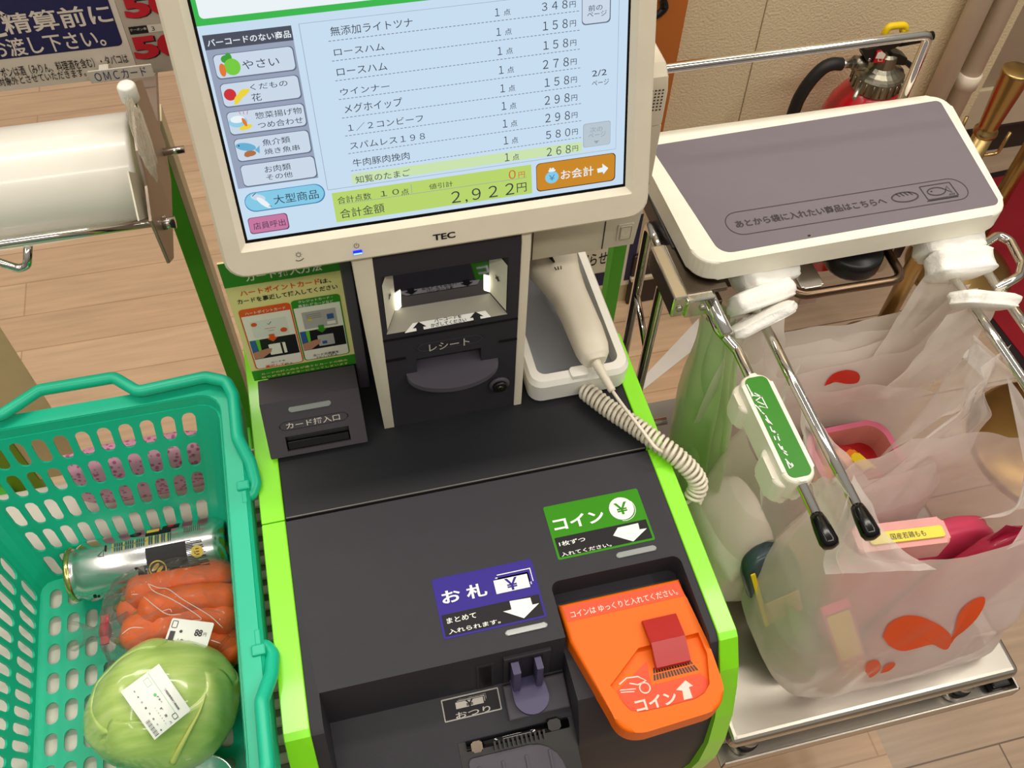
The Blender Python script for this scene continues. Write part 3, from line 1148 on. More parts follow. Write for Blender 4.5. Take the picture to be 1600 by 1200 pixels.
for k, w, h, mt in ((0, 0.0, 0.0012, BEIGE2), (1, 0.0022, 0.0022, BEIGE2)):
    m.prism(fb_, rrect(a[0] + w, b[0] - w, a[1] + w, b[1] - w, 0.0015), 0, h, mt, 0.0005)
m.stroke(fb_, rrect(a[0] + 0.0026, b[0] - 0.0026, a[1] + 0.0026, b[1] - 0.0026, 0.001), 0.0004, INKG, 0.0025, True)
pcx, pcy = (a[0] + b[0]) / 2, (a[1] + b[1]) / 2
m.stroke(fb_, ell(pcx, pcy, 0.003, a0=0.9, a1=2 * pi - 0.9 + 0.0, rot=pi / 2), 0.0004, BEIGE, 0.0026)
part('power_button', m, body)
m = MB()
for j in range(7):
    for i in range(4):
        q = (1036 - 5.6 * i - 0.9 * j, 140 + 5.1 * j + 0.6 * i)
        u, v = fb_.uv(*q)
        m.poly(fb_, ell(u, v, 0.0009, n=8), BLACK, 0.0006)
part('speaker_grille', m, body)

# ---- touchscreen monitor
TS = radians(17)
fsn = Fr((-0.0605, 0.552, 1.081), (1, 0, 0), (0, sin(TS), cos(TS)))
SW, SH = 0.304, 0.228
m = MB()
oA = rrect(-0.0205, 0.3245, -0.0290, 0.2520, 0.016)
oB = rrect(-0.0185, 0.3225, -0.0268, 0.2500, 0.015)
oI = rrect(-0.0060, 0.3100, -0.0062, 0.2342, 0.0015)
oJ = rrect(-0.0012, 0.3052, -0.0012, 0.2292, 0.0005)
oK = rrect(-0.0160, 0.3200, -0.0240, 0.2475, 0.014)
m.ring(fsn, oK, oA, -0.030, -0.022, BEIGE)
m.ring(fsn, oA, oA, -0.022, 0.0035, BEIGE)
m.ring(fsn, oA, oB, 0.0035, 0.0058, BEIGE)
m.ring(fsn, oB, oI, 0.0058, 0.0060, BEIGE)
m.ring(fsn, oI, oJ, 0.0060, 0.0012, BEIGE)
m.add([fsn.p(u, v, -0.030) for u, v in oK], [list(range(len(oK)))[::-1]], BEIGE)
m.text(fsn, 'TEC', fsn.uv(677, 376.5, 0.0066), fsn.uv(711, 361.5, 0.0066), INKK, 0.03, 0.0066)
bu, bv = fsn.uv(466.5, 398, 0.0066)
m.stroke(fsn, ell(bu, bv, 0.0016, n=14), 0.0004, INKK, 0.0066, True)
for k in range(8):
    a = 2 * pi * k / 8
    m.stroke(fsn, [(bu + 0.0021 * cos(a), bv + 0.0021 * sin(a)), (bu + 0.0027 * cos(a), bv + 0.0027 * sin(a))], 0.0003, INKK, 0.0066)
m.stroke(fsn, [(bu - 0.003, bv - 0.0045), (bu - 0.001, bv - 0.0055), (bu + 0.0015, bv - 0.005), (bu + 0.0035, bv - 0.0037)], 0.0006, INKK, 0.0066)
pu, pv = fsn.uv(557, 384, 0.0066)
m.stroke(fsn, ell(pu, pv, 0.0019, n=20, a0=radians(120), a1=radians(420)), 0.0004, INKK, 0.0066)
m.stroke(fsn, [(pu, pv), (pu, pv + 0.0024)], 0.0004, INKK, 0.0066)
monitor = part('monitor', m, till, label='beige framed touchscreen monitor', auto=40)
m = MB()
qu, qv = fsn.uv(559, 394, 0.006)
m.prism(fsn, rrect(qu - 0.0036, qu + 0.0036, qv - 0.0018, qv + 0.0018, 0.0006), 0.005, 0.0068, mat('blue power lamp', (14, 30, 230), emit=1.6, var=0.0))
m.prism(fsn, rrect(qu - 0.0034, qu + 0.0034, qv - 0.0016, qv - 0.0004, 0.0003), 0.0068, 0.0070, mat('pale blue lamp', (150, 215, 255), emit=1.6, var=0.0))
part('power_lamp', m, monitor, label='glowing blue power lamp')

# ---- what the screen shows
EM = 0.93
SCR = lambda n, c, e=EM: mat('screen ' + n, c, 0.25, emit=e, var=0.0)
s_bg = SCR('sky', (203, 226, 246))
s_white = SCR('white', (240, 248, 252))
s_green = SCR('green', (52, 186, 76))
s_slate = SCR('slate', (70, 76, 92))
s_grey = SCR('grey', (152, 164, 188))
s_btn = SCR('button', (206, 221, 238))
s_edge = SCR('edge', (96, 108, 130))
s_ink = SCR('ink', (44, 50, 64))
s_dash = SCR('dash', (112, 122, 138))
s_pale = SCR('pale green', (206, 232, 178))
s_lime = SCR('total green', (188, 218, 108))
s_blue = SCR('blue', (134, 206, 236))
s_blue2 = SCR('blue rim', (64, 132, 184))
s_pink = SCR('pink', (202, 120, 164))
s_pink2 = SCR('pink rim', (110, 70, 108))
s_orange = SCR('orange', (206, 138, 28))
s_orange2 = SCR('orange rim', (92, 58, 30))
s_red = SCR('red', (214, 84, 48))
s_dis = SCR('disabled', (186, 202, 212))
s_mut = SCR('muted', (150, 162, 174))

sm = MB()
sm.poly(fsn, rrect(-0.0012, 0.3052, -0.0012, 0.2292), BLACK, 0.0)
sm.poly(fsn, rrect(0.0008, SW - 0.0004, 0.0010, SH), s_bg, 0.0003)
E1 = 0.0006
uvs = lambda p: fsn.uv(p[0], p[1], 0.0006)


def srect(bl, tr, mt, h=E1, r=0.0, grow=0.0):
    a, b = uvs(bl), uvs(tr)
    sm.poly(fsn, rrect(a[0] - grow, b[0] + grow, a[1] - grow, b[1] + grow, r), mt, h)


def stext(t, bl, tr, mt=None, bold=0.0, h=0.0014):
    bl, tr = ink_box(fsn, t, bl, tr)
    sm.text(fsn, t, uvs(bl), uvs(tr), mt or s_ink, bold, h)


def sbtn(bl, tr, face, rim, r=0.003):
    a, b = uvs(bl), uvs(tr)
    r = min(r, (b[1] - a[1]) * 0.48)
    sm.poly(fsn, rrect(a[0], b[0], a[1], b[1], r), rim, 0.0008)
    sm.poly(fsn, rrect(a[0] + 0.0004, b[0] - 0.0008, a[1] + 0.0009, b[1] - 0.0004, r), face, 0.0010)
    return a, b


# green frame at the top with a white box
gv0, gv1 = uvs((303, 42))[1], uvs((312, 30))[1]
sm.poly(fsn, rrect(0.0008, SW - 0.0004, gv0, SH - 0.0002), s_green, E1)
gu = uvs((310, 20))[0]
sm.poly(fsn, rrect(gu, SW - 0.006, gv1, SH - 0.01, 0.003), s_white, E1 + 0.0002)
# left menu
a0, a1 = uvs((375, 295)), uvs((460, 64))
hd0, hd1 = uvs((321, 79)), uvs((456, 39.5))
sm.poly(fsn, rrect(hd0[0], a1[0] - 0.0004, a0[1], hd0[1]), s_grey, E1)
sm.poly(fsn, rrect(hd0[0], a1[0] - 0.0004, hd0[1], hd1[1]), s_slate, E1)
stext('バーコードのない商品', (325, 72.5), (453, 47), s_white, 0.012)
B = [((340, 125), (457.5, 71)), ((351, 169), (466, 116)), ((361, 212.5), (474.5, 160)), ((372.5, 254), (482, 202)), ((382, 293), (491, 242.5))]
for bl, tr in B:
    sbtn(bl, tr, s_btn, s_edge)
sbtn((386, 333), (505, 285), s_blue, s_blue2, 0.02)
sbtn((392, 366.5), (448, 332), s_pink, s_pink2, 0.0025)
stext('やさい', (380, 107.5), (434.5, 88.5))
stext('くだもの', (392, 140), (448, 125))
stext('花', (394.5, 157.5), (407, 145))
stext('惣菜揚げ物', (400, 185), (470, 167))
stext('つめ合わせ', (404, 200), (472, 182))
stext('魚介類', (411, 227), (452, 212.5))
stext('焼き魚串', (414, 240.5), (467, 225.5))
stext('お肉類', (414.5, 269), (453, 254.5))
stext('その他', (417, 280.5), (456, 267.5))
stext('大型商品', (429, 318), (496, 296))
stext('店員呼出', (397, 357.8), (444.5, 341.5), s_ink)


# pictures on the buttons
def blob(px, py, ru, rv, mt, h=0.0013, rot=0.0):
    u, v = uvs((px, py))
    sm.poly(fsn, ell(u, v, ru, rv, 18, rot=rot), mt, h)


s_car = SCR('carrot', (226, 122, 48))
s_veg = SCR('cabbage', (118, 206, 62))
s_veg2 = SCR('leaf', (58, 160, 52))
s_app = SCR('apple', (206, 44, 52))
s_ban = SCR('banana', (240, 216, 60))
s_fis = SCR('fish', (104, 178, 216))
s_mea = SCR('brown', (178, 112, 66))
s_try = SCR('tray', (150, 210, 236))
blob(363, 104, 0.0055, 0.0058, s_veg)
blob(353, 92, 0.0034, 0.0028, s_veg2, 0.00125)
blob(357, 90, 0.0022, 0.0036, s_veg2, 0.00125)
blob(348, 109, 0.0022, 0.0046, s_car, 0.0014)
blob(359.5, 147.5, 0.0042, 0.0042, s_app)
for k, ro in enumerate((0.9, 0.7, 0.5)):
    blob(374 + 2 * k, 151 - 2 * k, 0.0066, 0.0019, s_ban, 0.0013 + 0.0001 * k, ro)
blob(372, 190, 0.0066, 0.0040, s_try)
blob(371, 186, 0.0050, 0.0026, s_white, 0.0014)
blob(384, 198, 0.0048, 0.0018, s_ban, 0.0015, 0.2)
blob(382, 190, 0.0013, 0.0034, s_car, 0.0016, 0.3)
for k in range(3):
    u, v = uvs((376 + 5 * k, 178))
    sm.stroke(fsn, [(u, v), (u + 0.001 * (k - 1), v + 0.003)], 0.0005, s_pink, 0.0014)
blob(384, 229, 0.0072, 0.0030, s_fis, 0.0013, -0.25)
u, v = uvs((398, 234))
sm.poly(fsn, [(u, v), (u + 0.004, v + 0.003), (u + 0.003, v - 0.003)], s_fis, 0.0013)
blob(373, 227, 0.0006, 0.0006, s_ink, 0.0015)
blob(391, 239, 0.0042, 0.0022, s_mea, 0.0015)
blob(387, 241, 0.0025, 0.0018, s_mea, 0.0016)
blob(403, 308, 0.0055, 0.0026, s_btn, 0.0013, -0.35)
blob(412, 316, 0.0064, 0.0021, s_white, 0.0014, -0.85)
u, v = uvs((420, 321))
sm.stroke(fsn, [(u, v), (u + 0.002, v - 0.0006)], 0.0006, s_slate, 0.0014)
u, v = uvs((394, 306))
sm.stroke(fsn, [(u, v), (u + 0.003, v + 0.0022)], 0.0006, s_slate, 0.0015)

# purchase list
l0, l1 = uvs((516, 297)), uvs((962, 232))
lu0 = uvs((490, 170))[0]
ltop = uvs((466, 37.5))[1]
lv = (l0[1] + l1[1]) / 2
sm.stroke(fsn, [(lu0, lv), (l1[0], lv), (l1[0], SH - 0.012), (lu0, ltop)][0:3], 0.0004, s_grey, E1)
sm.stroke(fsn, [(lu0, lv), (lu0, ltop)], 0.0004, s_grey, E1)
sm.stroke(fsn, [(lu0, ltop), (l1[0], ltop)], 0.0003, s_grey, E1)
srect((551, 287.5), (909.5, 221), s_pale)
Z2 = lambda x, y: (300 + 0.25 * x, 0.25 * y)
Z4 = lambda x, y: (660 + 0.25 * x, 0.25 * y)
rows = ['無添加ライトツナ', 'ロースハム', 'ロースハム', 'ウインナー', 'メグホイップ', '１／２コンビーフ', 'スパムレス１９８', '牛肉豚肉挽肉', '知覧のたまご']
rb = [(868, 222), (890, 345), (908, 470), (930, 592), (955, 705), (978, 818), (990, 928), (1008, 1038), (1025, 1142)]
rt = [(1375, 110), (1198, 270), (1215, 390), (1230, 518), (1310, 608), (1440, 715), (1452, 828), (1355, 948), (1360, 1055)]
for t_, a, b in zip(rows, rb, rt):
    stext(t_, Z2(*a), Z2(*b))
q1 = [(453, 100), (462, 222), (470, 342), (478, 460), (487, 575), (495, 685), (502, 795), (508, 900), (515, 1005)]
for a in q1:
    stext('１', Z4(*a), Z4(a[0] + 26, a[1] - 50))
    k = (a[0] - 453) / 62
    stext('点', Z4(a[0] + 54 - 6 * k, a[1] - 6), Z4(a[0] + 95 - 8 * k, a[1] - 47))
price = ['３４８', '１５８', '１５８', '２７８', '１５８', '２９８', '２９８', '５８０', '２６８']
pb = [65, 188, 308, 428, 540, 652, 762, 865, 972]
pl = [745, 752, 755, 752, 763, 763, 767, 771, 776]
pr_ = [905, 906, 909, 913, 915, 918, 920, 922, 925]
pt = [0, 118, 240, 358, 472, 582, 693, 800, 905]
ey0 = [45, 165, 285, 403, 515, 628, 735, 840, 943]
ey1 = [6, 125, 247, 365, 478, 590, 700, 803, 908]
for k in range(9):
    stext(price[k], Z4(pl[k], pb[k]), Z4(pr_[k], pt[k]))
    x0 = 918 + 2.3 * k
    stext('円', Z4(x0, ey0[k]), Z4(x0 + 38 - k * 0.4, ey1[k]))
d0 = [(850, 258), (872, 382), (893, 505), (915, 622), (935, 738), (955, 850), (975, 960), (992, 1068)]
d1 = [(985, 67), (988, 187), (990, 305), (992, 422), (995, 535), (997, 645), (998, 752), (998, 857)]
for a, b in zip(d0, d1):
    A, Bq = uvs(Z2(*a)), uvs(Z4(*b))
    n = 62
    for i in range(n):
        s0_, s1_ = (i + 0.1) / n, (i + 0.72) / n
        sm.stroke(fsn, [(A[0] + (Bq[0] - A[0]) * s0_, A[1] + (Bq[1] - A[1]) * s0_), (A[0] + (Bq[0] - A[0]) * s1_, A[1] + (Bq[1] - A[1]) * s1_)], 0.0005, s_dash, 0.0009)
# total box
srect((526, 347.5), (830, 257), s_lime)
stext('合計点数', (528, 317.5), (579, 300.5))
stext('１０', (595, 306), (622.5, 295))
stext('点', (627, 304), (638, 294))
stext('値引計', (670.5, 295), (707, 282.5))
stext('０', (795, 279), (805, 265), s_red)
stext('円', (810, 277), (819.5, 267.5), s_red)
stext('合計金額', (532.5, 340), (599, 317.5))
stext('２,９２２', (706, 318.5), (802.5, 286))
stext('円', (807.5, 299.5), (822, 285))
A, Bq = uvs((529, 319.5)), uvs((822.5, 277))
sm.stroke(fsn, [A, Bq], 0.0004, s_mut, 0.0009)
A, Bq = uvs((643.5, 302)), uvs((642, 287))
sm.stroke(fsn, [A, Bq], 0.0004, s_mut, 0.0009)
# pay button
sbtn((838.5, 300), (962, 238), s_orange, s_orange2, 0.0035)
stext('お会計', (876, 279.5), (927, 259), s_white, 0.008)
blob(862, 276.5, 0.0056, 0.0052, s_blue)
blob(862, 266, 0.0030, 0.0012, s_white, 0.0013)
blob(859.5, 263.5, 0.0009, 0.0009, s_white, 0.0014)
blob(863.5, 263, 0.0009, 0.0009, s_white, 0.0014)
stext('￥', (857.5, 281), (866.5, 272.5), s_blue2, 0.01, 0.0016)
z5s = lambda x, y: (660 + 0.25 * x, 150 + 0.25 * y)
sm.poly(fsn, [uvs(z5s(*q)) for q in ((1090, 452), (1094, 478), (1125, 472), (1130, 486), (1160, 448), (1122, 420), (1124, 444))], s_white, 0.0014)
# page buttons
sbtn((909, 40), (955, -30), s_btn, s_edge, 0.003)
stext('前の', (919, 17), (941, 6))
stext('ページ', (917, 26.5), (947.5, 15.5))
stext('2/2', (924.5, 119), (947.5, 107.5))
stext('ページ', (924.5, 134), (951, 122.5))
a, b = uvs((911, 231)), uvs((954, 188))
sm.poly(fsn, rrect(a[0], b[0], a[1], b[1], 0.002), s_mut, 0.0008)
sm.poly(fsn, rrect(a[0] + 0.0003, b[0] - 0.0003, a[1] + 0.0003, b[1] - 0.0003, 0.002), s_dis, 0.0010)
stext('次の', (921, 206.5), (941, 196.5), s_mut)
stext('ページ', (919, 215.5), (946, 204.5), s_mut)
u, v = uvs((931.5, 221))
sm.poly(fsn, [(u - 0.0022, v + 0.001), (u, v - 0.0015), (u + 0.0022, v + 0.001)], s_mut, 0.0014)
part('screen', sm, monitor, label='lit touchscreen listing the groceries and a total of 2,922 yen')

# ---- white cradle for the hand scanner
m = MB()
fcr = flat(0.0)
o0 = rrect(0.1745, 0.2815, 0.5420, 0.735, (0.014, 0.016, 0.012, 0.012))
o1 = rrect(0.1735, 0.2825, 0.5410, 0.736, (0.015, 0.017, 0.012, 0.012))
o2 = rrect(0.1765, 0.2795, 0.5445, 0.733, (0.013, 0.014, 0.010, 0.010))
o3 = rrect(0.1845, 0.2715, 0.5535, 0.727, (0.009, 0.010, 0.008, 0.008))
o4 = rrect(0.1860, 0.2700, 0.5555, 0.7255, (0.008, 0.009, 0.007, 0.007))
m.ring(fcr, o0, o1, 0.803, 0.827, WHITE)
m.ring(fcr, o1, o2, 0.827, 0.833, WHITE)
m.ring(fcr, o2, o3, 0.833, 0.833, WHITE)
m.ring(fcr, o3, o4, 0.833, 0.812, WHITE)
m.add([fcr.p(u, v, 0.803) for u, v in o0], [list(range(len(o0)))[::-1]], WHITE)
cuv = flat(0.833).uv(910, 598)
m.prism(flat(0.833), rrect(cuv[0] - 0.009, cuv[0] + 0.009, 0.5425, 0.5550, 0.002), -0.004, 0.0022, WHITE, 0.0015)
cradle = part('scanner_cradle', m, till, label='white open cradle with a grey liner', auto=40)
m = MB()
m.add([fcr.p(u, v, 0.8125) for u, v in o4], [list(range(len(o4)))], mat('grey liner', (142, 144, 150), 0.55, bump=0.05))
part('liner', m, cradle, label='grey liner')

# ================================================================ things on the machine
# instruction sign standing behind the card reader
sign = thing('instruction_sign', 'green and yellow card instruction sign standing above the card reader', 'sign', (-0.044, 0.602, 0.844))
fg = front(0.6005)
YEL = mat('pale yellow print', (230, 222, 150), 0.4)
GRNP = mat('green print', (50, 140, 30), 0.4)
REDO = mat('vermilion print', (222, 84, 30), 0.4)
WPR = mat('white print', (236, 232, 218), 0.4)
m = MB()
SL, SRt, SB_, ST = -0.0950, 0.0062, 0.8440, 1.012
m.prism(fg, rrect(SL, SRt, SB_, ST), -0.002, 0.0, YEL)
zs = lambda x, y: (340 + 0.225 * x, 370 + 0.225 * y)
U = lambda x, y: fg.uv(*zs(x, y))
gb = (U(75, 352)[1] + U(850, 235)[1]) / 2
m.poly(fg, rrect(SL, SRt, gb, ST), GRNP, 0.0003)
m.ptext(fg, 'カード挿入方法', zs(200, 308), zs(715, 170), WPR, 0.02, 0.0006)
m.ptext(fg, 'ハートポイントカード', zs(160, 408), zs(705, 288), REDO, 0.02, 0.0006)
m.ptext(fg, 'は、', zs(715, 322), zs(785, 284), INKK, 0.015, 0.0006)
m.ptext(fg, 'カードを裏返して挿入してください', zs(142, 466), zs(828, 326), INKK, 0.016, 0.0006)
gt = (U(250, 935)[1] + U(945, 810)[1]) / 2
m.poly(fg, rrect(SL, SRt, SB_, gt), GRNP, 0.0003)
m.ptext(fg, 'カードの挿入向きが違うとカードの読み', zs(305, 957), zs(900, 845), YEL, 0.014, 0.0006)
m.ptext(fg, '取りができずエラーになってしまいます', zs(308, 980), zs(905, 868), YEL, 0.014, 0.0006)
part('board', m, sign, label='printed sign board')
PHOTO = mat('dark printed photo', (24, 22, 26), 0.4)
CARDG = mat('grey card print', (176, 174, 170), 0.4)
SKINP = mat('skin print', (186, 132, 106), 0.5)
BLUEP = mat('blue print', (52, 92, 150), 0.4)
LIMEP = mat('lime print', (110, 196, 50), 0.4)
for (bl, tr, hb, ink, ttl, cardc, caps) in (
        ((268, 922), (500, 452), ((180, 548), (500, 508)), REDO, [('ハートポイントカード', (192, 540), (468, 478))], WPR, [('カードを', (372, 868), (468, 846), INKK), ('裏返して', (335, 902), (462, 866), REDO), ('挿入', (468, 882), (524, 862), INKK)]),
        ((605, 860), (846, 390), ((532, 492), (846, 450)), GRNP, [('クレジットカード・', (560, 458), (795, 405)), ('株主優待カードなど', (562, 488), (800, 432))], CARDG, [('カードの表面を', (665, 824), (838, 782), INKK), ('上にして挿入', (682, 838), (832, 800), INKK)])):
    m = MB()
    a, b = U(*bl), U(*tr)
    m.poly(fg, rrect(a[0], b[0], a[1], b[1], 0.004), ink, 0.0004)
    hv = (U(*hb[0])[1] + U(*hb[1])[1]) / 2
    m.poly(fg, rrect(a[0] + 0.0012, b[0] - 0.0012, a[1] + 0.0012, hv, (0.003, 0.003, 0, 0)), WPR, 0.0006)
    for t_, p0, p1 in ttl:
        m.ptext(fg, t_, zs(*p0), zs(*p1), WPR, 0.014, 0.0008)
    w = b[0] - a[0]
    h = b[1] - a[1]
    X = lambda s_: a[0] + w * s_
    Y = lambda s_: a[1] + h * s_
    m.poly(fg, rrect(X(0.04), X(0.96), Y(0.18), Y(0.50)), PHOTO, 0.0008)
    m.poly(fg, rrect(X(0.04), X(0.16), Y(0.30), Y(0.50)), BLUEP, 0.0009)
    m.poly(fg, [(X(0.16), Y(0.5)), (X(0.24), Y(0.5)), (X(0.22), Y(0.26)), (X(0.17), Y(0.30))], LIMEP, 0.0009)
    m.poly(fg, rrect(X(0.38), X(0.72), Y(0.22), Y(0.40), 0.001), CARDG if ink is GRNP else WPR, 0.0010)
    if ink is REDO:
        m.poly(fg, rrect(X(0.62), X(0.66), Y(0.22), Y(0.40)), PHOTO, 0.0012)
    else:
        m.poly(fg, rrect(X(0.46), X(0.56), Y(0.25), Y(0.30)), BLUEP, 0.0012)
    m.poly(fg, [(X(0.04), Y(0.19)), (X(0.2), Y(0.19)), (X(0.40), Y(0.27)), (X(0.44), Y(0.33)), (X(0.34), Y(0.34)), (X(0.04), Y(0.30))], SKINP, 0.0011)
    m.poly(fg, rrect(X(0.16), X(0.86), Y(0.53), Y(0.80), 0.001), cardc if ink is GRNP else mat('pearl print', (220, 222, 212), 0.4), 0.0008)
    if ink is REDO:
        m.poly(fg, ell(X(0.22), Y(0.75), w * 0.06, n=14), REDO, 0.0010)
        m.poly(fg, ell(X(0.76), Y(0.60), w * 0.07, n=14), REDO, 0.0010)
        m.stroke(fg, [(X(0.40), Y(0.66)), (X(0.62), Y(0.66))], 0.0006, REDO, 0.0010)
        m.stroke(fg, [(X(0.46), Y(0.62)), (X(0.58), Y(0.62))], 0.0005, GRNP, 0.0010)
        m.stroke(fg, [(X(0.47), Y(0.74)), (X(0.50), Y(0.72)), (X(0.56), Y(0.76))], 0.0006, INKK, 0.0010)
    else:
        m.poly(fg, rrect(X(0.66), X(0.80), Y(0.64), Y(0.72)), BLUEP, 0.0010)
        m.poly(fg, ell(X(0.30), Y(0.68), w * 0.05, n=12), mat('gold print', (222, 190, 70), 0.4), 0.0010)
        m.poly(fg, rrect(X(0.64), X(0.82), Y(0.555), Y(0.605)), WPR, 0.0010)
        for k in range(3):
            m.stroke(fg, [(X(0.24), Y(0.755 - 0.03 * k)), (X(0.55), Y(0.755 - 0.03 * k))], 0.0004, INKG, 0.0010)
    cu, cv = X(0.5), Y(0.50)
    m.poly(fg, [(cu - 0.0025, cv + 0.006), (cu - 0.0025, cv + 0.001), (cu - 0.0055, cv + 0.001), (cu, cv - 0.005), (cu + 0.0055, cv + 0.001), (cu + 0.0025, cv + 0.001), (cu + 0.0025, cv + 0.006)], ink, 0.0014)
    for t_, p0, p1, mt in caps:
        m.ptext(fg, t_, zs(*p0), zs(*p1), mt, 0.014, 0.0014)
    part('instruction_panel', m, sign, label='orange-framed panel' if ink is REDO else 'green-framed panel')

# hand scanner lying in the cradle
scn = thing('handheld_scanner', 'off-white handheld barcode scanner lying in the white cradle, coiled cord at its end', 'barcode scanner', (0.25, 0.60, 0.8125))
CREAM = mat('cream plastic', (226, 218, 200), 0.4, bump=0.03, bscale=900)
m = MB()
sec = [((932, 566), 0.842, 0.0105, 0.010), ((929, 558), 0.843, 0.0150, 0.0135), ((925, 546), 0.845, 0.0172, 0.0150), ((915, 520), 0.848, 0.0180, 0.0160), ((903, 492), 0.851, 0.0180, 0.0160),
       ((889, 462), 0.855, 0.0188, 0.0165), ((877, 440), 0.859, 0.0225, 0.0170), ((866, 420), 0.862, 0.0275, 0.0180), ((860, 404), 0.864, 0.0300, 0.0185), ((855, 385), 0.865, 0.0305, 0.0185), ((851, 372), 0.865, 0.0270, 0.0150), ((849, 366), 0.865, 0.018, 0.009)]
cs = [onz(p[0], p[1], z) for p, z, a, b in sec]


def scan_pt(u, v):
    f_ = v * (len(sec) - 1)
    i = min(int(f_), len(sec) - 2)
    t_ = f_ - i
    c = cs[i].lerp(cs[i + 1], t_)
    a = sec[i][2] * (1 - t_) + sec[i + 1][2] * t_
    b = sec[i][3] * (1 - t_) + sec[i + 1][3] * t_
    d = (cs[min(i + 1, len(cs) - 1)] - cs[max(i - 1, 0)]).normalized()
    sx = d.cross(V((0, 0, 1))).normalized()
    sz = sx.cross(d)
    an = 2 * pi * u
    e = 2 / 2.8
    return c + sx * (a * math.copysign(abs(cos(an)) ** e, cos(an))) + sz * (b * math.copysign(abs(sin(an)) ** e, sin(an)))


m.grid(scan_pt, 32, 44, CREAM, True, True)
vs0 = [scan_pt(k / 32, 0) for k in range(32)]
m.add(vs0, [list(range(32))], CREAM, True)
vs1 = [scan_pt(k / 32, 1) for k in range(32)]
m.add(vs1, [list(range(32))[::-1]], CREAM, True)
part('body', m, scn)
m = MB()
hp = onz(873, 421, 0.8805)
for k in (-1, 0, 1):
    m.tube([hp + V((0.0030 * k - 0.0004 * k, 0.0, 0)), hp + V((0.0030 * k + 0.0004 * k, 0.004, 0))], 0.0006, INKK, 6)
m.tube([onz(866, 410, 0.8815), onz(860, 401, 0.883), onz(852, 396, 0.884)], [0.0012, 0.002, 0.0012], INKK, 8)
part('mark', m, scn)
m = MB()
p0, p1 = onz(930, 565, 0.846), onz(957, 611, 0.838)
pts = [p0.lerp(p1, k / 14) for k in range(15)]
m.tube(pts, [0.0050 - 0.0014 * k / 14 + (0.0005 if k % 2 else 0) for k in range(15)], CREAM, 12)
part('strain_relief', m, scn)
m = MB()
wire = smooth_path([onz(957, 611, 0.838), onz(975, 636, 0.832), onz(1000, 668, 0.829), onz(1022, 697, 0.828), onz(1034, 706, 0.822)], 8)
m.tube(wire, 0.0019, CREAM, 8)
base = smooth_path([onz(908, 606, 0.812), onz(922, 616, 0.814), onz(955, 641, 0.814), onz(990, 664, 0.815), onz(1026, 690, 0.815), onz(1058, 714, 0.811), onz(1082, 738, 0.800), onz(1091, 758, 0.786), onz(1082, 780, 0.770)], 30)
N = len(base)
co = []
turns = 34
for i, p in enumerate(base):
    pass
L = [0.0]
for i in range(1, N):
    L.append(L[-1] + (base[i] - base[i - 1]).length)
SAMP = turns * 14
nrm = V((0, 0, 1))
j = 0
for k in range(SAMP + 1):
    s_ = L[-1] * k / SAMP
    while j < N - 2 and L[j + 1] < s_:
        j += 1
    t_ = (s_ - L[j]) / max(L[j + 1] - L[j], 1e-9)
    p = base[j].lerp(base[j + 1], t_)
    d = (base[j + 1] - base[j]).normalized()
    nrm = (nrm - d * nrm.dot(d)).normalized()
    bi = d.cross(nrm)
    a = 2 * pi * turns * k / SAMP
    fade = min(1, k / 20)
    co.append(p + (nrm * cos(a) + bi * sin(a)) * 0.0084 * fade)
m.tube(co, 0.0021, CREAM, 6)
m.tube([base[-1], base[-1] + V((-0.012, 0.003, -0.02)), base[-1] + V((-0.010, 0.02, -0.06))], 0.002, CREAM, 8)
part('coiled_cable', m, scn, label='cream coiled cable')

# ================================================================ left of the machine: basket on its stand
STANDM = mat('grey beige stand plastic', (176, 174, 154), 0.5)
WHITEST = mat('white enamel shelf', (226, 220, 208), 0.4)
ZS = 0.600
stand = thing('basket_stand', 'grey ribbed stand under the turquoise basket, left of the machine', 'basket stand', (-0.30, 0.42, 0.0))
m = MB()
m.box(-0.56, -0.1125, 0.06, 0.69, 0.565, 0.5955, WHITEST, 0.004)
part('shelf', m, stand)
m = MB()
for k in range(32):
    y = 0.075 + 0.0188 * k
    m.box(-0.152, -0.1135, y, y + 0.011, 0.5955, 0.6, STANDM, 0.0015, 1)
m.box(-0.152, -0.1135, 0.07, 0.685, 0.5950, 0.5962, mat('dark groove', (104, 102, 90), 0.6))
part('ribbed_edge', m, stand)
m = MB()
m.box(-0.50, -0.1130, 0.12, 0.66, 0.0, 0.565, mat('stand cabinet grey', (190, 188, 176), 0.5), 0.004)
part('pedestal', m, stand)

TEAL = mat('turquoise plastic', (24, 184, 146), 0.35, var=0.03, spec=0.5)


def outline(x0, x1, y0, y1, r, cells, nc=3):
    """corner-rounded loop as column stops; cells = columns per side (back, right, front, left)"""
    st = []
    # back side from left to right, then clockwise seen from above
    def seg(a, b, n):
        for k in range(n + 1):
            t_ = k / n
            st.append((a[0] + (b[0] - a[0]) * t_, a[1] + (b[1] - a[1]) * t_))

    def arc(cx, cy, a0):
        for k in range(1, nc):
            a = a0 - 0.5 * pi * k / nc
            st.append((cx + r * cos(a), cy + r * sin(a)))
    seg((x0 + r, y1), (x1 - r, y1), cells[0])
    arc(x1 - r, y1 - r, pi / 2)
    seg((x1, y1 - r), (x1, y0 + r), cells[1])
    arc(x1 - r, y0 + r, 0)
    seg((x1 - r, y0), (x0 + r, y0), cells[2])
    arc(x0 + r, y0 + r, -pi / 2)
    seg((x0, y0 + r), (x0, y1 - r), cells[3])
    arc(x0 + r, y1 - r, pi)
    return st


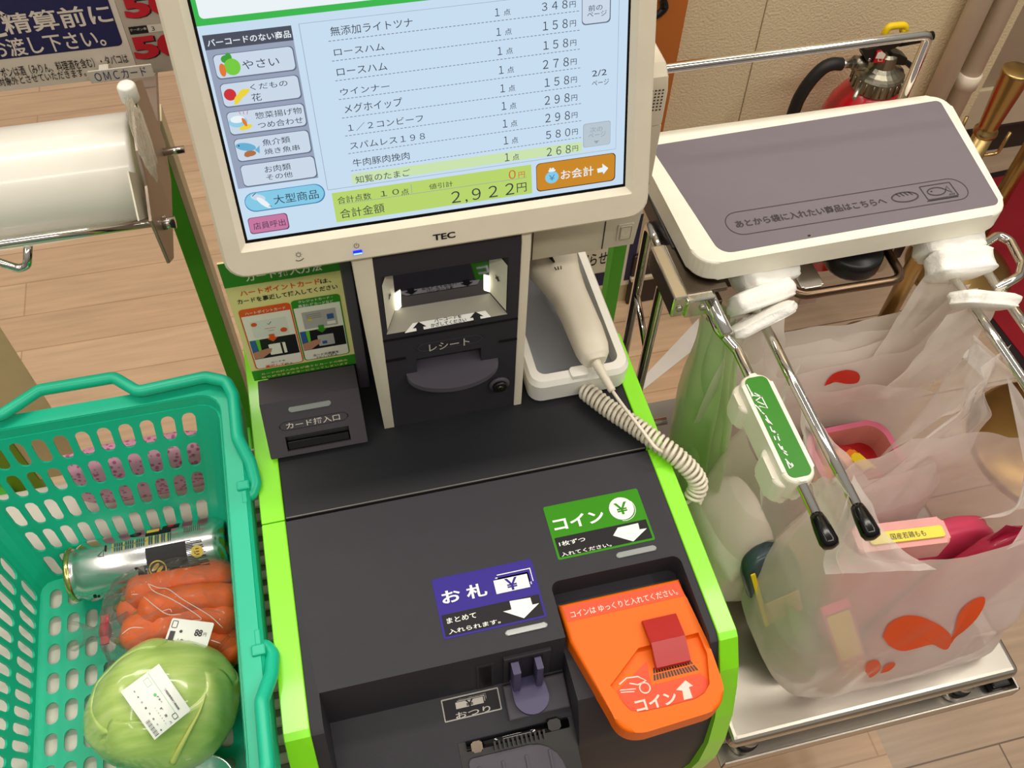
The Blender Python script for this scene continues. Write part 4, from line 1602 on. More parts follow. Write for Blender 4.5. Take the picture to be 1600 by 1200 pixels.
def slot_cell(mb, P, i0, i1, j0, j1, mt, fu, fv, lx, ly):
    """one cell with a stadium hole; P(u,v) -> point; fu,fv share taken by the hole; lx,ly real size"""
    n = 5
    sq, ho = [], []
    cu, cv = (i0 + i1) / 2, (j0 + j1) / 2
    hu, hv = (i1 - i0) / 2, (j1 - j0) / 2
    a, b = lx * fu / 2, ly * fv / 2
    r = min(a, b) * 0.98
    for s_ in range(4):
        for k in range(n):
            t_ = -1 + 2 * k / n
            x, y = [(t_, -1), (1, t_), (-t_, 1), (-1, -t_)][s_]
            sq.append(P(cu + hu * x, cv + hv * y))
            px_, py_ = x * a, y * b
            # round the hole's corners
            ix, iy = max(-(a - r), min(a - r, px_)), max(-(b - r), min(b - r, py_))
            dx, dy = px_ - ix, py_ - iy
            d = sqrt(dx * dx + dy * dy)
            if d > 1e-9:
                px_, py_ = ix + dx / d * r, iy + dy / d * r
            ho.append(P(cu + hu * px_ / (lx / 2), cv + hv * py_ / (ly / 2)))
    N = 4 * n
    mb.add(sq + ho, [(k, (k + 1) % N, N + (k + 1) % N, N + k) for k in range(N)], mt)


def weld(mb, d=0.0002):
    bm = bmesh.new()
    vs = [bm.verts.new(v) for v in mb.v]
    for f in mb.f:
        try:
            bm.faces.new([vs[i] for i in f])
        except ValueError:
            pass
    bmesh.ops.remove_doubles(bm, verts=bm.verts, dist=d)
    out = MB()
    mt = mb.mats[0]
    return out.from_bm(bm, mt)


basket = thing('shopping_basket', 'turquoise plastic shopping basket with slotted walls on the grey stand', 'shopping basket', (-0.275, 0.41, ZS))
CELLS = (11, 15, 11, 15)
topO = outline(-0.4175, -0.1375, 0.2205, 0.6165, 0.022, CELLS)
botO = outline(-0.3800, -0.1720, 0.2820, 0.5560, 0.016, CELLS)
ZT, ZB = 0.800, 0.6045
NC = len(topO)
is_cell = []
for ci, c in enumerate(CELLS):
    is_cell += [True] * c + [False] * 3


def wallP(i, v):
    i = i % NC
    k = int(i)
    f_ = i - k
    a, b = V(topO[k]), V(topO[(k + 1) % NC])
    c, d = V(botO[k]), V(botO[(k + 1) % NC])
    t_, o = a.lerp(b, f_), c.lerp(d, f_)
    q = o.lerp(t_, v)
    return V((q.x, q.y, ZB + (ZT - ZB) * v))


m = MB()
vr = [0.0, 0.012, 0.208, 0.402, 0.597, 0.792, 0.985, 1.0]
for k in range(NC):
    for j in range(len(vr) - 1):
        v0, v1 = vr[j], vr[j + 1]
        if is_cell[k] and 0 < j < 6:
            lx = (wallP(k, (v0 + v1) / 2) - wallP(k + 0.999, (v0 + v1) / 2)).length
            slot_cell(m, wallP, k, k + 1, v0, v1, TEAL, 0.66, 0.80, lx, (v1 - v0) * (ZT - ZB))
        else:
            m.add([wallP(k, v0), wallP(k + 0.99999, v0), wallP(k + 0.99999, v1), wallP(k, v1)], [(0, 1, 2, 3)], TEAL)
part('walls', weld(m), basket, mods=[('SOLIDIFY', 0.0024)])
m = MB()
fx, fy = 10, 8


def floorP(i, v):
    return V((-0.372 + 0.192 * i / fx, 0.290 + 0.258 * v, ZB))


for i in range(fx):
    for j in range(fy):
        slot_cell(m, floorP, i, i + 1, j / fy, (j + 1) / fy, TEAL, 0.68, 0.72, 0.0198, 0.0305)
c = [floorP(0, 0), floorP(fx, 0), floorP(fx, 1), floorP(0, 1)]
loop_in = []
for k in range(fy + 1):
    pass
m2 = MB()
inn = rrect(-0.372, -0.180, 0.290, 0.548, 0.0004, 5)
outn = rrect(-0.380, -0.172, 0.282, 0.556, 0.016, 5)
m2.ring(flat(ZB), outn, inn, 0, 0, TEAL)
w = weld(m)
w.merge(m2)
part('floor_grid', w, basket, mods=[('SOLIDIFY', 0.0024)])
# rim
m = MB()
F0 = flat(0.0)
r_in = rrect(-0.4180, -0.1370, 0.2200, 0.6170, 0.022)
r_up = rrect(-0.4210, -0.1340, 0.2170, 0.6195, 0.024)
r_o1 = rrect(-0.4360, -0.1180, 0.2030, 0.6340, 0.032)
r_o2 = rrect(-0.4385, -0.1160, 0.2010, 0.6360, 0.034)
m.ring(F0, r_up, r_in, 0.811, 0.798, TEAL)
m.ring(F0, r_o1, r_up, 0.812, 0.811, TEAL)
m.ring(F0, r_o2, r_o1, 0.8095, 0.812, TEAL)
m.ring(F0, r_o2, r_o2, 0.782, 0.8095, TEAL)
part('rim', m, basket, mods=[('SOLIDIFY', 0.0022)])


def handle_path(pv, sgn):
    """half-loop handle folded on the rim; pv pivot y, sgn +1 back, -1 front"""
    yb = 0.6320 if sgn > 0 else 0.2050
    zt = 0.8235
    h = []
    for sx, x in ((1, -0.1195), (-1, -0.4345)):
        o = 0.006 * sx
        a = [(x - 0.004 * sx, pv - 0.016 * sgn, 0.8045), (x + 0.004 * sx, pv - 0.022 * sgn, 0.803), (x + 0.0105 * sx, pv - 0.010 * sgn, 0.806), (x + 0.0085 * sx, pv + 0.010 * sgn, 0.813), (x + 0.000 * sx, pv + 0.035 * sgn, zt),
             (x + 0.000 * sx, yb - 0.03 * sgn, zt), (x - 0.006 * sx, yb - 0.010 * sgn, zt), (x - 0.026 * sx, yb, zt)]
        h.append(a)
    grip = [(-0.212, yb - 0.004 * sgn, zt), (-0.234, yb + 0.016 * sgn, zt + 0.004), (-0.306, yb + 0.016 * sgn, zt + 0.004), (-0.342, yb - 0.004 * sgn, zt)]
    pts = h[0] + grip + h[1][::-1]
    return fillet(pts, 0.012, 5)


for pv, sgn in ((0.516, 1), (0.322, -1)):
    m = MB()
    m.tube(handle_path(pv, sgn), 0.0062, TEAL, 12)
    part('handle', m, basket, label='folded carrying handle')
for x in (-0.1195, -0.4345):
    for pv, sg in ((0.502, 1), (0.336, -1)):
        m = MB()
        m.box(x - 0.006, x + 0.006, pv - 0.005, pv + 0.005, 0.806, 0.8155, TEAL, 0.0015)
        m.box(x - 0.0025, x + 0.0025, pv - 0.012 * sg - 0.007, pv - 0.012 * sg + 0.007, 0.8095, 0.8135, TEAL, 0.001)
        part('handle_clip', m, basket)

# ---- drink can lying in the basket
CANM = mat('aluminium can', (226, 228, 226), 0.22, 1.0, var=0.02)
CANG = mat('pale gold can end', (226, 206, 130), 0.2, 1.0)
GOLD = mat('gold print', (222, 190, 70), 0.4)
CRED = mat('red print', (190, 26, 44), 0.4)
RC = 0.0332
cax = V((-0.3345, 0.5390, ZB + 0.0012 + RC))
can = thing('drink_can', 'silver tall drink can with black and gold print, lying by the carrots', 'drink can', (cax.x, cax.y, ZB))
m = MB()
m.lathe(cax, (1, 0, 0), [(0.026, 0.0045), (0.0285, 0.001), (0.0292, 0.004), (0.0272, 0.008), (0.029, 0.011), (RC, 0.019), (RC, 0.155), (0.0285, 0.1645), (0.0265, 0.1665), (0.024, 0.168), (0.022, 0.165)], CANM, 40)
can_body = m
m = MB()
m.lathe(cax + V((-0.0005, 0, 0)), (1, 0, 0), [(0.0255, 0.003), (0.0262, 0.0006), (0.0285, 0.0), (0.0297, 0.002), (0.0297, 0.0048), (0.0285, 0.006)], CANG, 40)
part('end_ring', m, can, label='pale gold can end')


def can_wrap(mb, off=0.0):
    o = []
    for v in mb.v:
        a = radians(52) + v.y / RC  # v.y runs round the can, towards the viewer
        r = RC + 0.00025 + v.z
        o.append(V((cax.x + v.x, cax.y + r * cos(a), cax.z + r * sin(a))))
    mb.v = o
    return mb


FI = Fr((0, 0, 0), (1, 0, 0), (0, 1, 0))


def strip(mb, x0, x1, y0, y1, mt, h=0.0, n=8):
    for k in range(n):
        a, b = y0 + (y1 - y0) * k / n, y0 + (y1 - y0) * (k + 1) / n
        mb.poly(FI, [(x0, a), (x1, a), (x1, b), (x0, b)], mt, h)


m = MB()
# y grows towards the viewer (down in the picture)
strip(m, 0.086, 0.128, 0.026, 0.060, INKK, 0.0001, 12)
for k in range(18):
    y = 0.026 + 0.034 * k / 18
    strip(m, 0.126, 0.134 + 0.012 * abs(sin(k * 2.1)) + 0.006 * (k / 18), y, y + 0.0011, INKK, 0.0001, 1)
strip(m, 0.086, 0.113, 0.0035, 0.010, INKK, 0.0001, 3)
strip(m, 0.087, 0.100, -0.0005, 0.0055, GOLD, 0.0003, 3)
strip(m, 0.103, 0.121, -0.006, 0.0035, INKK, 0.0001, 3)
strip(m, 0.109, 0.115, -0.005, 0.001, CRED, 0.0003, 2)
tm = MB()
tm.text(FI, 'N', (0.073, -0.060), (0.086, -0.044), INKK, 0.06, 0.0003)
tm.text(FI, 'G', (0.069, 0.0005 - 0.006), (0.081, 0.0065 - 0.006), INKK, 0.05, 0.0003)
for v in tm.v:
    v.y = -v.y if v.y < -0.02 else v.y + 0.006
tm.f = [f[::-1] for f in tm.f]
m.merge(tm)
for cx, cy, r, mt in ((0.096, 0.050, 0.0085, GOLD), (0.139, 0.040, 0.0065, GOLD)):
    if cx < 0.1:
        m.stroke(FI, ell(cx, cy, r, n=28), 0.0013, mt, 0.0005, True)
        m.poly(FI, ell(cx - 0.002, cy - 0.002, 0.0055, 0.0022, 14, rot=-0.7), mt, 0.0005)
        m.poly(FI, ell(cx + 0.002, cy + 0.001, 0.0050, 0.0018, 14, rot=-0.7), mt, 0.0005)
    else:
        m.poly(FI, ell(cx, cy, r, n=24), mt, 0.0005)
        for k in range(3):
            m.stroke(FI, [(cx - 0.0015, cy - 0.003 + 0.003 * k), (cx + 0.002, cy - 0.003 + 0.003 * k)], 0.0009, INKK, 0.0007)
for k in range(16):
    x = 0.052 + 0.0023 * k
    for j in range(2):
        strip(m, x, x + 0.0008, 0.012 + 0.006 * j, 0.0165 + 0.006 * j, INKG if k % 5 else GOLD, 0.0002, 1)
for k in range(12):
    x = 0.088 + 0.0022 * k
    strip(m, x, x + 0.001, 0.0115, 0.0225, GOLD if k % 3 == 0 else INKG, 0.0002, 2)
for k in range(9):
    x = 0.127 + 0.002 * k
    strip(m, x, x + 0.0006, 0.008, 0.015, INKG, 0.0002, 1)
strip(m, 0.044, 0.046, 0.012, 0.02, INKK, 0.0002, 1)
m.stroke(FI, [(0.037, 0.024), (0.043, 0.018), (0.043, 0.026), (0.037, 0.024)], 0.0006, INKK, 0.0003)
strip(m, 0.024, 0.027, 0.068, 0.073, INKK, 0.0002, 1)
strip(m, 0.028, 0.030, 0.070, 0.074, INKK, 0.0002, 1)
can_body.merge(can_wrap(m))
part('body', can_body, can, label='silver can body with black and gold print')

# low tin standing at the near end, only its lid in the picture
c2 = onz(316, 1231, 0.648)
c2.z = ZB + 0.0012
can2 = thing('round_tin', 'low round silver tin in the basket below the cabbage, only its rim showing', 'tin', (c2.x, c2.y, ZB))
m = MB()
m.lathe(c2, (0, 0, 1), [(0.028, 0.002), (0.029, 0.0), (0.0305, 0.003), (0.0305, 0.036), (0.030, 0.038)], CANM, 40)
part('body', m, can2)
m = MB()
m.lathe(c2, (0, 0, 1), [(0.0300, 0.0375), (0.0312, 0.0385), (0.0315, 0.0415), (0.0305, 0.0430), (0.0290, 0.0425), (0.0282, 0.0395), (0.0005, 0.0395)], CANM, 40)
m.prism(Fr(c2 + V((0, 0, 0.0396)), (0.8, 0.6, 0), (-0.6, 0.8, 0)), ell(0.002, 0, 0.012, 0.008, 20), 0, 0.0014, CANM, 0.0005)
part('lid', m, can2)

# ---- carrots in a clear bag
CARM = mat('carrot', (236, 102, 28), 0.5, var=0.22, nscale=30, bump=0.25, bscale=120)
STEMM = mat('carrot crown', (120, 120, 50), 0.7)
pkt = thing('carrot_packet', 'clear plastic packet of carrots with a white price label, between can and cabbage', 'carrot packet', (-0.23, 0.51, ZB))
cz = 0.645


def carrot(a, b, r0, r1, bend=0.006):
    m = MB()
    pts, rs = [], []
    for k in range(17):
        t_ = k / 16
        p = a.lerp(b, t_) + V((0, bend * sin(pi * t_), 0))
        pts.append(p)
        env = min(1, (t_ + 0.001) / 0.10) ** 0.5 if t_ < 0.1 else 1
        end = 1 if t_ < 0.9 else max(0.15, sqrt(max(0, 1 - ((t_ - 0.9) / 0.1) ** 2)))
        rs.append((r0 + (r1 - r0) * t_) * max(env, 0.25) * end * (1 + 0.03 * sin(37 * t_ + a.y * 900)))
    m.tube(pts, rs, CARM, 18)
    return m


CA = [((197, 935), (368, 900), 0.642, 0.640, 0.0215, 0.016), ((216, 962), (372, 935), 0.660, 0.652, 0.0205, 0.016), ((188, 1000), (374, 966), 0.650, 0.645, 0.0225, 0.0175),
      ((225, 1040), (378, 1000), 0.630, 0.628, 0.0205, 0.018), ((185, 950), (330, 1000), 0.626, 0.626, 0.02, 0.014), ((300, 1005), (374, 1032), 0.640, 0.632, 0.018, 0.017)]
for a, b, za, zb, r0, r1 in CA:
    A, Bp = onz(a[0], a[1], za), onz(b[0], b[1], zb)
    A.y -= 0.0
    c = part('carrot', carrot(A, Bp, r0, r1), pkt)
    m = MB()
    d = (A - Bp).normalized()
    m.tube([A - d * 0.003, A + d * 0.003, A + d * 0.0055], [0.005, 0.0045, 0.002], STEMM, 8)
    part('crown', m, c)
FILM = mat('clear film', (128, 124, 120), 0.06, var=0.0, spec=0.7, sheer=(0.94, 0.0), bump=1.0, bscale=34)


def film_shell(c, r, seed, amp=0.10, e=2.6, top_only=False):
    def fn(u, v):
        a, b = 2 * pi * u, pi * (v - 0.5)
        s_ = lambda t_: math.copysign(abs(t_) ** (2 / e), t_)
        d = V((s_(cos(a)) * abs(cos(b)) ** (2 / e), s_(sin(a)) * abs(cos(b)) ** (2 / e), s_(sin(b))))
        n = noise.noise(V((d.x * 3 + seed, d.y * 4, d.z * 4))) * amp + noise.noise(V((d.x * 9 + seed, d.y * 11, d.z * 9))) * amp * 0.4
        return V((c.x + d.x * r.x * (1 + n * 0.25), c.y + d.y * r.y * (1 + n * 0.3), c.z + d.z * r.z * (1 + n)))
    return fn


m = MB()
A = onz(172, 985, 0.645)
Bp = onz(376, 985, 0.645)
ctr = (onz(276, 965, 0.640))
m.grid(film_shell(V((ctr.x, ctr.y, 0.643)), V((abs(Bp.x - A.x) / 2 + 0.010, 0.062, 0.0385)), 3.1, 0.17), 80, 40, FILM, False, True)
# gathered neck at the left
neck = onz(165, 985, 0.648)
m.tube([onz(196, 985, 0.645), neck, neck + V((-0.012, 0, 0)), neck + V((-0.034, 0.004, -0.006))], [0.020, 0.007, 0.006, 0.016], FILM, 12, cap=False, smooth=False)
CREASE_GLINT = mat('film crease glint', (246, 236, 232), 0.12, var=0.0, sheer=(0.25, 0.3))  # pale tubes stand in for light glinting along the creases
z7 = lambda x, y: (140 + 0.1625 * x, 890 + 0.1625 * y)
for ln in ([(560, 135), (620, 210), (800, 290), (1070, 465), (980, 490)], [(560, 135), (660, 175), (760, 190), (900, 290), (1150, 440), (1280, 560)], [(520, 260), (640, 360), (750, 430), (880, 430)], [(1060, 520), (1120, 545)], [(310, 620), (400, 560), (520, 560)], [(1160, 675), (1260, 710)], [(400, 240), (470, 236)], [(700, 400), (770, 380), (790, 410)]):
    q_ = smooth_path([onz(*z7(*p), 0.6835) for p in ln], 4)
    m.tube(q_, [0.00045 if 0 < i < len(q_) - 1 else 0.0002 for i in range(len(q_))], CREASE_GLINT, 5)
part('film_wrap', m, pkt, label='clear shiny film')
m = MB()
m.tube([neck + V((-0.004, 0, 0)), neck + V((0.004, 0, 0))], 0.0082, CRED, 14)
m.box(neck.x - 0.004, neck.x + 0.004, neck.y - 0.016, neck.y + 0.016, neck.z + 0.001, neck.z + 0.003, CRED)
part('red_tape', m, pkt, label='red sealing tape')
LBL = mat('white price label', (232, 232, 228), 0.45)
# label
q = [onz(x, y, 0.6855) for x, y in ((257, 1004), (270, 966), (331, 985), (324, 1012))]
fl_ = Fr(q[0], q[3] - q[0], q[1] - q[0])
m = MB()
h = (q[1] - q[0]).length
w_ = (q[2] - q[1]).length
m.prism(fl_, rrect(0, w_, -0.012, h, 0.002), 0, 0.0008, LBL)
P_ = lambda u, v: (u * w_, v * h)
m.stroke(fl_, rrect(*[P_(0.05, 0)[0], P_(0.17, 0)[0], P_(0, 0.62)[1], P_(0, 0.90)[1]], 0.001), 0.0006, INKK, 0.0012, True)
m.text(fl_, '88', P_(0.62, 0.38), P_(0.80, 0.66), INKK, 0.03, 0.0012)
m.text(fl_, '円', P_(0.83, 0.42), P_(0.90, 0.56), INKK, 0.0, 0.0012)
for k in range(9):
    m.stroke(fl_, [P_(0.06 + 0.014 * k, 0.10), P_(0.06 + 0.014 * k, 0.48)], 0.0005 + 0.0004 * (k % 2), INKG, 0.0012)
m.poly(fl_, ell(*P_(0.30, 0.50), 0.0016), INKG, 0.0012)
m.text(fl_, '人参', P_(0.25, 0.02), P_(0.42, 0.22), INKG, 0.0, 0.0012)
part('price_label', m, pkt, label='white price label')

# ---- cabbage in film
CABM = mat('cabbage leaf', (150, 190, 84), 0.42, var=0.0)
nt = CABM.node_tree
bs = nt.nodes['Principled BSDF']
tc = nt.nodes.new('ShaderNodeTexCoord')
mp = nt.nodes.new('ShaderNodeMapping')
mp.inputs['Rotation'].default_value = (0.5, 0.2, 0.9)
mp.inputs['Scale'].default_value = (9, 60, 14)
nz = nt.nodes.new('ShaderNodeTexNoise')
nz.inputs['Scale'].default_value = 1.6
nz.inputs['Detail'].default_value = 5
nt.links.new(tc.outputs['Object'], mp.inputs['Vector'])
nt.links.new(mp.outputs[0], nz.inputs['Vector'])
nz2 = nt.nodes.new('ShaderNodeTexNoise')
nz2.inputs['Scale'].default_value = 12
nt.links.new(tc.outputs['Object'], nz2.inputs['Vector'])
ad = nt.nodes.new('ShaderNodeMath')
ad.operation = 'MULTIPLY_ADD'
ad.inputs[1].default_value = 0.55
nt.links.new(nz2.outputs['Fac'], ad.inputs[0])
mu = nt.nodes.new('ShaderNodeMath')
mu.operation = 'MULTIPLY'
mu.inputs[1].default_value = 0.45
nt.links.new(nz.outputs['Fac'], mu.inputs[0])
nt.links.new(mu.outputs[0], ad.inputs[2])
rp = nt.nodes.new('ShaderNodeValToRGB')
rp.color_ramp.elements[0].position = 0.34
rp.color_ramp.elements[0].color = lin((150, 178, 84)) + (1,)
rp.color_ramp.elements[1].position = 0.66
rp.color_ramp.elements[1].color = lin((208, 216, 150)) + (1,)
e_ = rp.color_ramp.elements.new(0.5)
e_.color = lin((180, 202, 112)) + (1,)
nt.links.new(ad.outputs[0], rp.inputs[0])
nt.links.new(rp.outputs[0], bs.inputs['Base Color'])
bs.inputs['Coat Weight'].default_value = 0.9
bs.inputs['Coat Roughness'].default_value = 0.12
bp = nt.nodes.new('ShaderNodeBump')
bp.inputs['Strength'].default_value = 0.35
bp.inputs['Distance'].default_value = 0.004
nt.links.new(nz.outputs['Fac'], bp.inputs['Height'])
nt.links.new(bp.outputs[0], bs.inputs['Normal'])
kc = onz(256, 1101, 0.668)
cab = thing('cabbage', 'pale green film-wrapped cabbage with a white price label in the basket', 'cabbage', (kc.x, kc.y, ZB))
KR = V((0.0700, 0.0625, 0.0565))


def cab_pt(u, v, k=1.0, lift=0.0):
    a, b = 2 * pi * u, pi * (v - 0.5)
    d = V((cos(a) * cos(b), sin(a) * cos(b), sin(b)))
    n = noise.noise(V((d.x * 1.4 + 5, d.y * 1.4, d.z * 1.4))) * 0.09 + noise.noise(V((d.x * 4 + 2, d.y * 4, d.z * 4))) * 0.02
    # leaf creases run from the stalk (front right) fanning out
    s_ = d.dot(V((0.35, -0.75, -0.2)).normalized())
    fan = atan2(d.dot(V((0.9, 0.42, 0.0))), d.z + 0.3)
    n += 0.004 * sin(fan * 13 + 2 * s_) * max(0, 1 - abs(s_))
    pin = 1.0 - 0.10 * max(0, -d.x - 0.3 + d.y * 0.0) * 0
    return V((kc.x + d.x * KR.x * k * (1 + n) + lift * d.x, kc.y + d.y * KR.y * k * (1 + n) + lift * d.y, kc.z + d.z * KR.z * k * (1 + n) + lift * d.z))


m = MB()
m.grid(lambda u, v: cab_pt(u, v), 64, 40, CABM, True, True)
head = part('head', m, cab)
for nm, u0, u1, v0, v1, ph in (('outer_leaf', 0.62, 1.06, 0.16, 0.80, 0.0), ('outer_leaf', 0.20, 0.58, 0.10, 0.72, 2.0)):
    m = MB()

    def leaf(s_, t_):
        e2 = 0.04 * sin(6 * t_ + ph) + 0.02 * sin(17 * t_ + ph)
        uu = u0 + (u1 - u0) * s_ + e2
        vv = v0 + (v1 - v0) * t_ + 0.05 * sin(5 * s_ + ph)
        edge = min(s_, 1 - s_, t_, 1 - t_)
        return cab_pt(uu, min(0.98, max(0.02, vv)), 1.0, 0.0004 + 0.0012 * min(1, edge * 6) - 0.0006 * (edge < 0.02))
    m.grid(leaf, 30, 24, CABM, True)
    part(nm, m, cab, mods=[('SOLIDIFY', 0.0010)])


def drape(px_, py_, lift=0.0014):
    """point of the cabbage skin seen at a pixel"""
    d = ray(px_, py_).normalized()
    o = CAM
    # ellipsoid hit
    A_ = sum((d[i] / (KR[i] * 1.05)) ** 2 for i in range(3))
    B_ = sum(2 * (o[i] - kc[i]) * d[i] / (KR[i] * 1.05) ** 2 for i in range(3))
    C_ = sum(((o[i] - kc[i]) / (KR[i] * 1.05)) ** 2 for i in range(3)) - 1
    D_ = B_ * B_ - 4 * A_ * C_
    t_ = (-B_ - sqrt(max(D_, 0))) / (2 * A_)
    return o + d * t_


m = MB()
rb_ = [drape(*q) + V((0, 0, 0.0004)) for q in ((270, 1192), (282, 1168), (297, 1140), (312, 1112), (322, 1085))]
m.tube(smooth_path(rb_, 6), [0.0032 - 0.0025 * k / 24 for k in range(25)], mat('cabbage rib', (190, 198, 108), 0.45), 10)
part('stalk_rib', m, cab, label='yellowish leaf rib')
zc = lambda x, y: (140 + x / 6.0, 1000 + y / 6.0)
LC = [zc(615, 920), zc(312, 495), zc(655, 245), zc(940, 655)]  # bl, tl, tr, br of the label


def lab(s_, t_, lift=0.0):
    x = (LC[0][0] * (1 - s_) + LC[3][0] * s_) * (1 - t_) + (LC[1][0] * (1 - s_) + LC[2][0] * s_) * t_
    y = (LC[0][1] * (1 - s_) + LC[3][1] * s_) * (1 - t_) + (LC[1][1] * (1 - s_) + LC[2][1] * s_) * t_
    p = drape(x, y)
    n = (p - kc)
    n = V((n.x / KR.x ** 2, n.y / KR.y ** 2, n.z / KR.z ** 2)).normalized()
    return p + n * (0.0038 + lift)


m = MB()
m.grid(lambda u, v: lab(u, v), 10, 10, LBL, True)
lt = MB()


def lput(mb):
    mb.v = [lab(v.x, v.y, 0.0004 + v.z) for v in mb.v]
    return mb


LG = mat('label green', (96, 190, 120), 0.5)
lt.stroke(FI, [(0.70, 0.98), (0.70, 0.8), (0.70, 0.6), (0.70, 0.4), (0.70, 0.2), (0.70, 0.02)], 0.006, LG, 0)
lt.stroke(FI, [(0.52, 0.78), (0.64, 0.78), (0.64, 0.92), (0.52, 0.92)], 0.006, LG, 0, True)
for k in range(14):
    y = 0.04 + 0.022 * k
    lt.stroke(FI, [(0.06, y), (0.16, y)], 0.006 + 0.006 * (k % 3 == 0), INKG, 0)
# rows of printed characters run down the label
for x, y0, y1, n_, sz, mt in ((0.24, 0.06, 0.86, 8, 0.040, INKG), (0.50, 0.06, 0.34, 3, 0.055, INKG), (0.40, 0.10, 0.42, 7, 0.020, INKG), (0.80, 0.16, 0.56, 10, 0.05, INKG), (0.585, 0.44, 0.54, 3, 0.04, INKG)):
    s_ = '日東市群馬県産キャベツ本体税抜内容量'
    for k in range(n_):
        cx, cy = x, y1 + (y0 - y1) * k / max(1, n_ - 1)
        q = MB()
        q.text(FI, s_[(k * 3 + n_) % len(s_)], (-sz / 2, -sz / 2), (sz / 2, sz / 2), mt, 0.012, 0)
        q.v = [V((cx + v.y, cy - v.x, 0)) for v in q.v]
        lt.merge(q)
q = MB()
q.text(FI, '群馬', (-0.05, -0.03), (0.05, 0.03), INKK, 0.03, 0)
q.v = [V((0.60 + v.y, 0.93 - v.x * 0.6, 0)) for v in q.v]
lt.stroke(FI, rrect(0.60, 0.70, 0.05, 0.14, 0.02), 0.012, INKK, 0, True)
lt.poly(FI, ell(0.56, 0.60, 0.035, 0.03, 10), LG, 0)
m.merge(lput(lt))
part('price_label', m, cab, label='white price label')

# ---- pink packet standing behind the basket
PINKF = mat('pink printed film', (226, 140, 178), 0.35, var=0.0, coat=0.3)
nt = PINKF.node_tree
bs = nt.nodes['Principled BSDF']
tc = nt.nodes.new('ShaderNodeTexCoord')
vo = nt.nodes.new('ShaderNodeTexVoronoi')
vo.inputs['Scale'].default_value = 160
nt.links.new(tc.outputs['Object'], vo.inputs['Vector'])
rp = nt.nodes.new('ShaderNodeValToRGB')
rp.color_ramp.elements[0].position = 0.30
rp.color_ramp.elements[0].color = lin((196, 96, 148)) + (1,)
rp.color_ramp.elements[1].position = 0.42
rp.color_ramp.elements[1].color = lin((236, 168, 198)) + (1,)
nt.links.new(vo.outputs['Distance'], rp.inputs[0])
nt.links.new(rp.outputs[0], bs.inputs['Base Color'])
pk = thing('pink_packet', 'pink patterned packet standing on the stand behind the basket', 'packet', (-0.262, 0.655, ZS))
m = MB()


def pillow(c, hx, hy, hz, seed, e=4.0, amp=0.04):
    def fn(u, v):
        a, b = 2 * pi * u, pi * (v - 0.5)
        s_ = lambda t_: math.copysign(abs(t_) ** (2 / e), t_)
        d = V((s_(cos(a)) * abs(cos(b)) ** (2 / e), s_(sin(a)) * abs(cos(b)) ** (2 / e), s_(sin(b))))
        n = noise.noise(V((d.x * 3 + seed, d.y * 3 + seed, d.z * 3))) * amp
        return V((c[0] + d.x * hx * (1 + n * 0.3), c[1] + d.y * hy * (1 + n), c[2] + d.z * hz * (1 + n * 0.3)))
    return fn


m.grid(pillow((-0.252, 0.655, ZS + 0.0465), 0.086, 0.018, 0.046, 2.0), 48, 24, PINKF, True, True)
part('pouch', m, pk)
m = MB()
m.box(-0.334, -0.172, 0.653, 0.657, ZS + 0.086, ZS + 0.098, PINKF, 0.001)
part('seal', m, pk)

# ================================================================ far left: green rack, bag roll, poster
rack = thing('green_metal_rack', 'green painted square-tube rack standing on the wooden floor behind the basket', 'rack', (-0.4, 1.0, 0))
BEIGEST = mat('cream steel edge', (196, 182, 148), 0.5)
for x in (-0.198, -0.62):
    m = MB()
    m.box(x, x + 0.022, 1.0, 1.035, 0.0, 0.86, GREENPAINT, 0.0015)
    m.box(x + 0.022, x + 0.030, 1.001, 1.034, 0.0, 0.86, BEIGEST, 0.001)
    part('post', m, rack)
m = MB()
m.box(-0.60, -0.198, 1.003, 1.032, 0.772, 0.796, GREENPAINT, 0.0015)
part('crossbar', m, rack)
m = MB()
m.box(-0.262, -0.19, 0.935, 1.05, 0.0, 0.2, GREENPAINT, 0.002)
part('foot_block', m, rack)
m = MB()
m.box(-0.66, -0.585, 0.935, 1.05, 0.0, 0.2, GREENPAINT, 0.002)
part('foot_block', m, rack)
m = MB()
pq = ony(18, 610, 0.97)
OLIVE = mat('olive acrylic', (210, 196, 150), 0.3)
m.box(-0.54, -0.458, 0.97, 0.974, 0.20, 0.772, OLIVE, 0.001)
m.box(-0.60, -0.54, 0.968, 0.99, 0.10, 0.772, mat('dark olive green panel', (120, 160, 24), 0.4), 0.001)
part('side_sheet', m, rack, label='dull olive sheet')

disp = thing('bag_roll_dispenser', 'steel dispenser holding the clear bag roll, fixed to the green rack', 'bag dispenser', (-0.36, 0.80, 0.80))
RX0, RX1, RY, RZ, RR = -0.52, -0.166, 0.800, 0.958, 0.0565
m = MB()
pts = [onx(x, y, -0.152) for x, y in ((205, 128), (222, 124), (258, 222), (268, 285), (272, 404), (266, 411), (238, 345), (231, 290), (217, 235))]
FXm = Fr((0, 0, 0), (0, 1, 0), (0, 0, 1))
STPL = mat('taupe steel plate', (168, 150, 136), 0.42, 0.55)
m.prism(FXm, [(p.y, p.z) for p in pts][::-1], -0.155, -0.152, STPL, 0.0006, 1)
m.box(-0.185, -0.1555, 0.86, 1.003, 0.925, 0.935, STPL, 0.001)
wt = [onx(x, y, -0.160) for x, y in ((200, 268), (214, 271), (236, 338), (217, 345))]
m.prism(FXm, [(p.y, p.z) for p in wt], -0.161, -0.1595, PANEL)
side = part('side_plate', m, disp, label='taupe steel side plate')
m = MB()
m.prism(FXm, [(p.y, p.z) for p in pts][::-1], -0.540, -0.537, STPL, 0.0006, 1)
part('side_plate', m, disp)
m = MB()
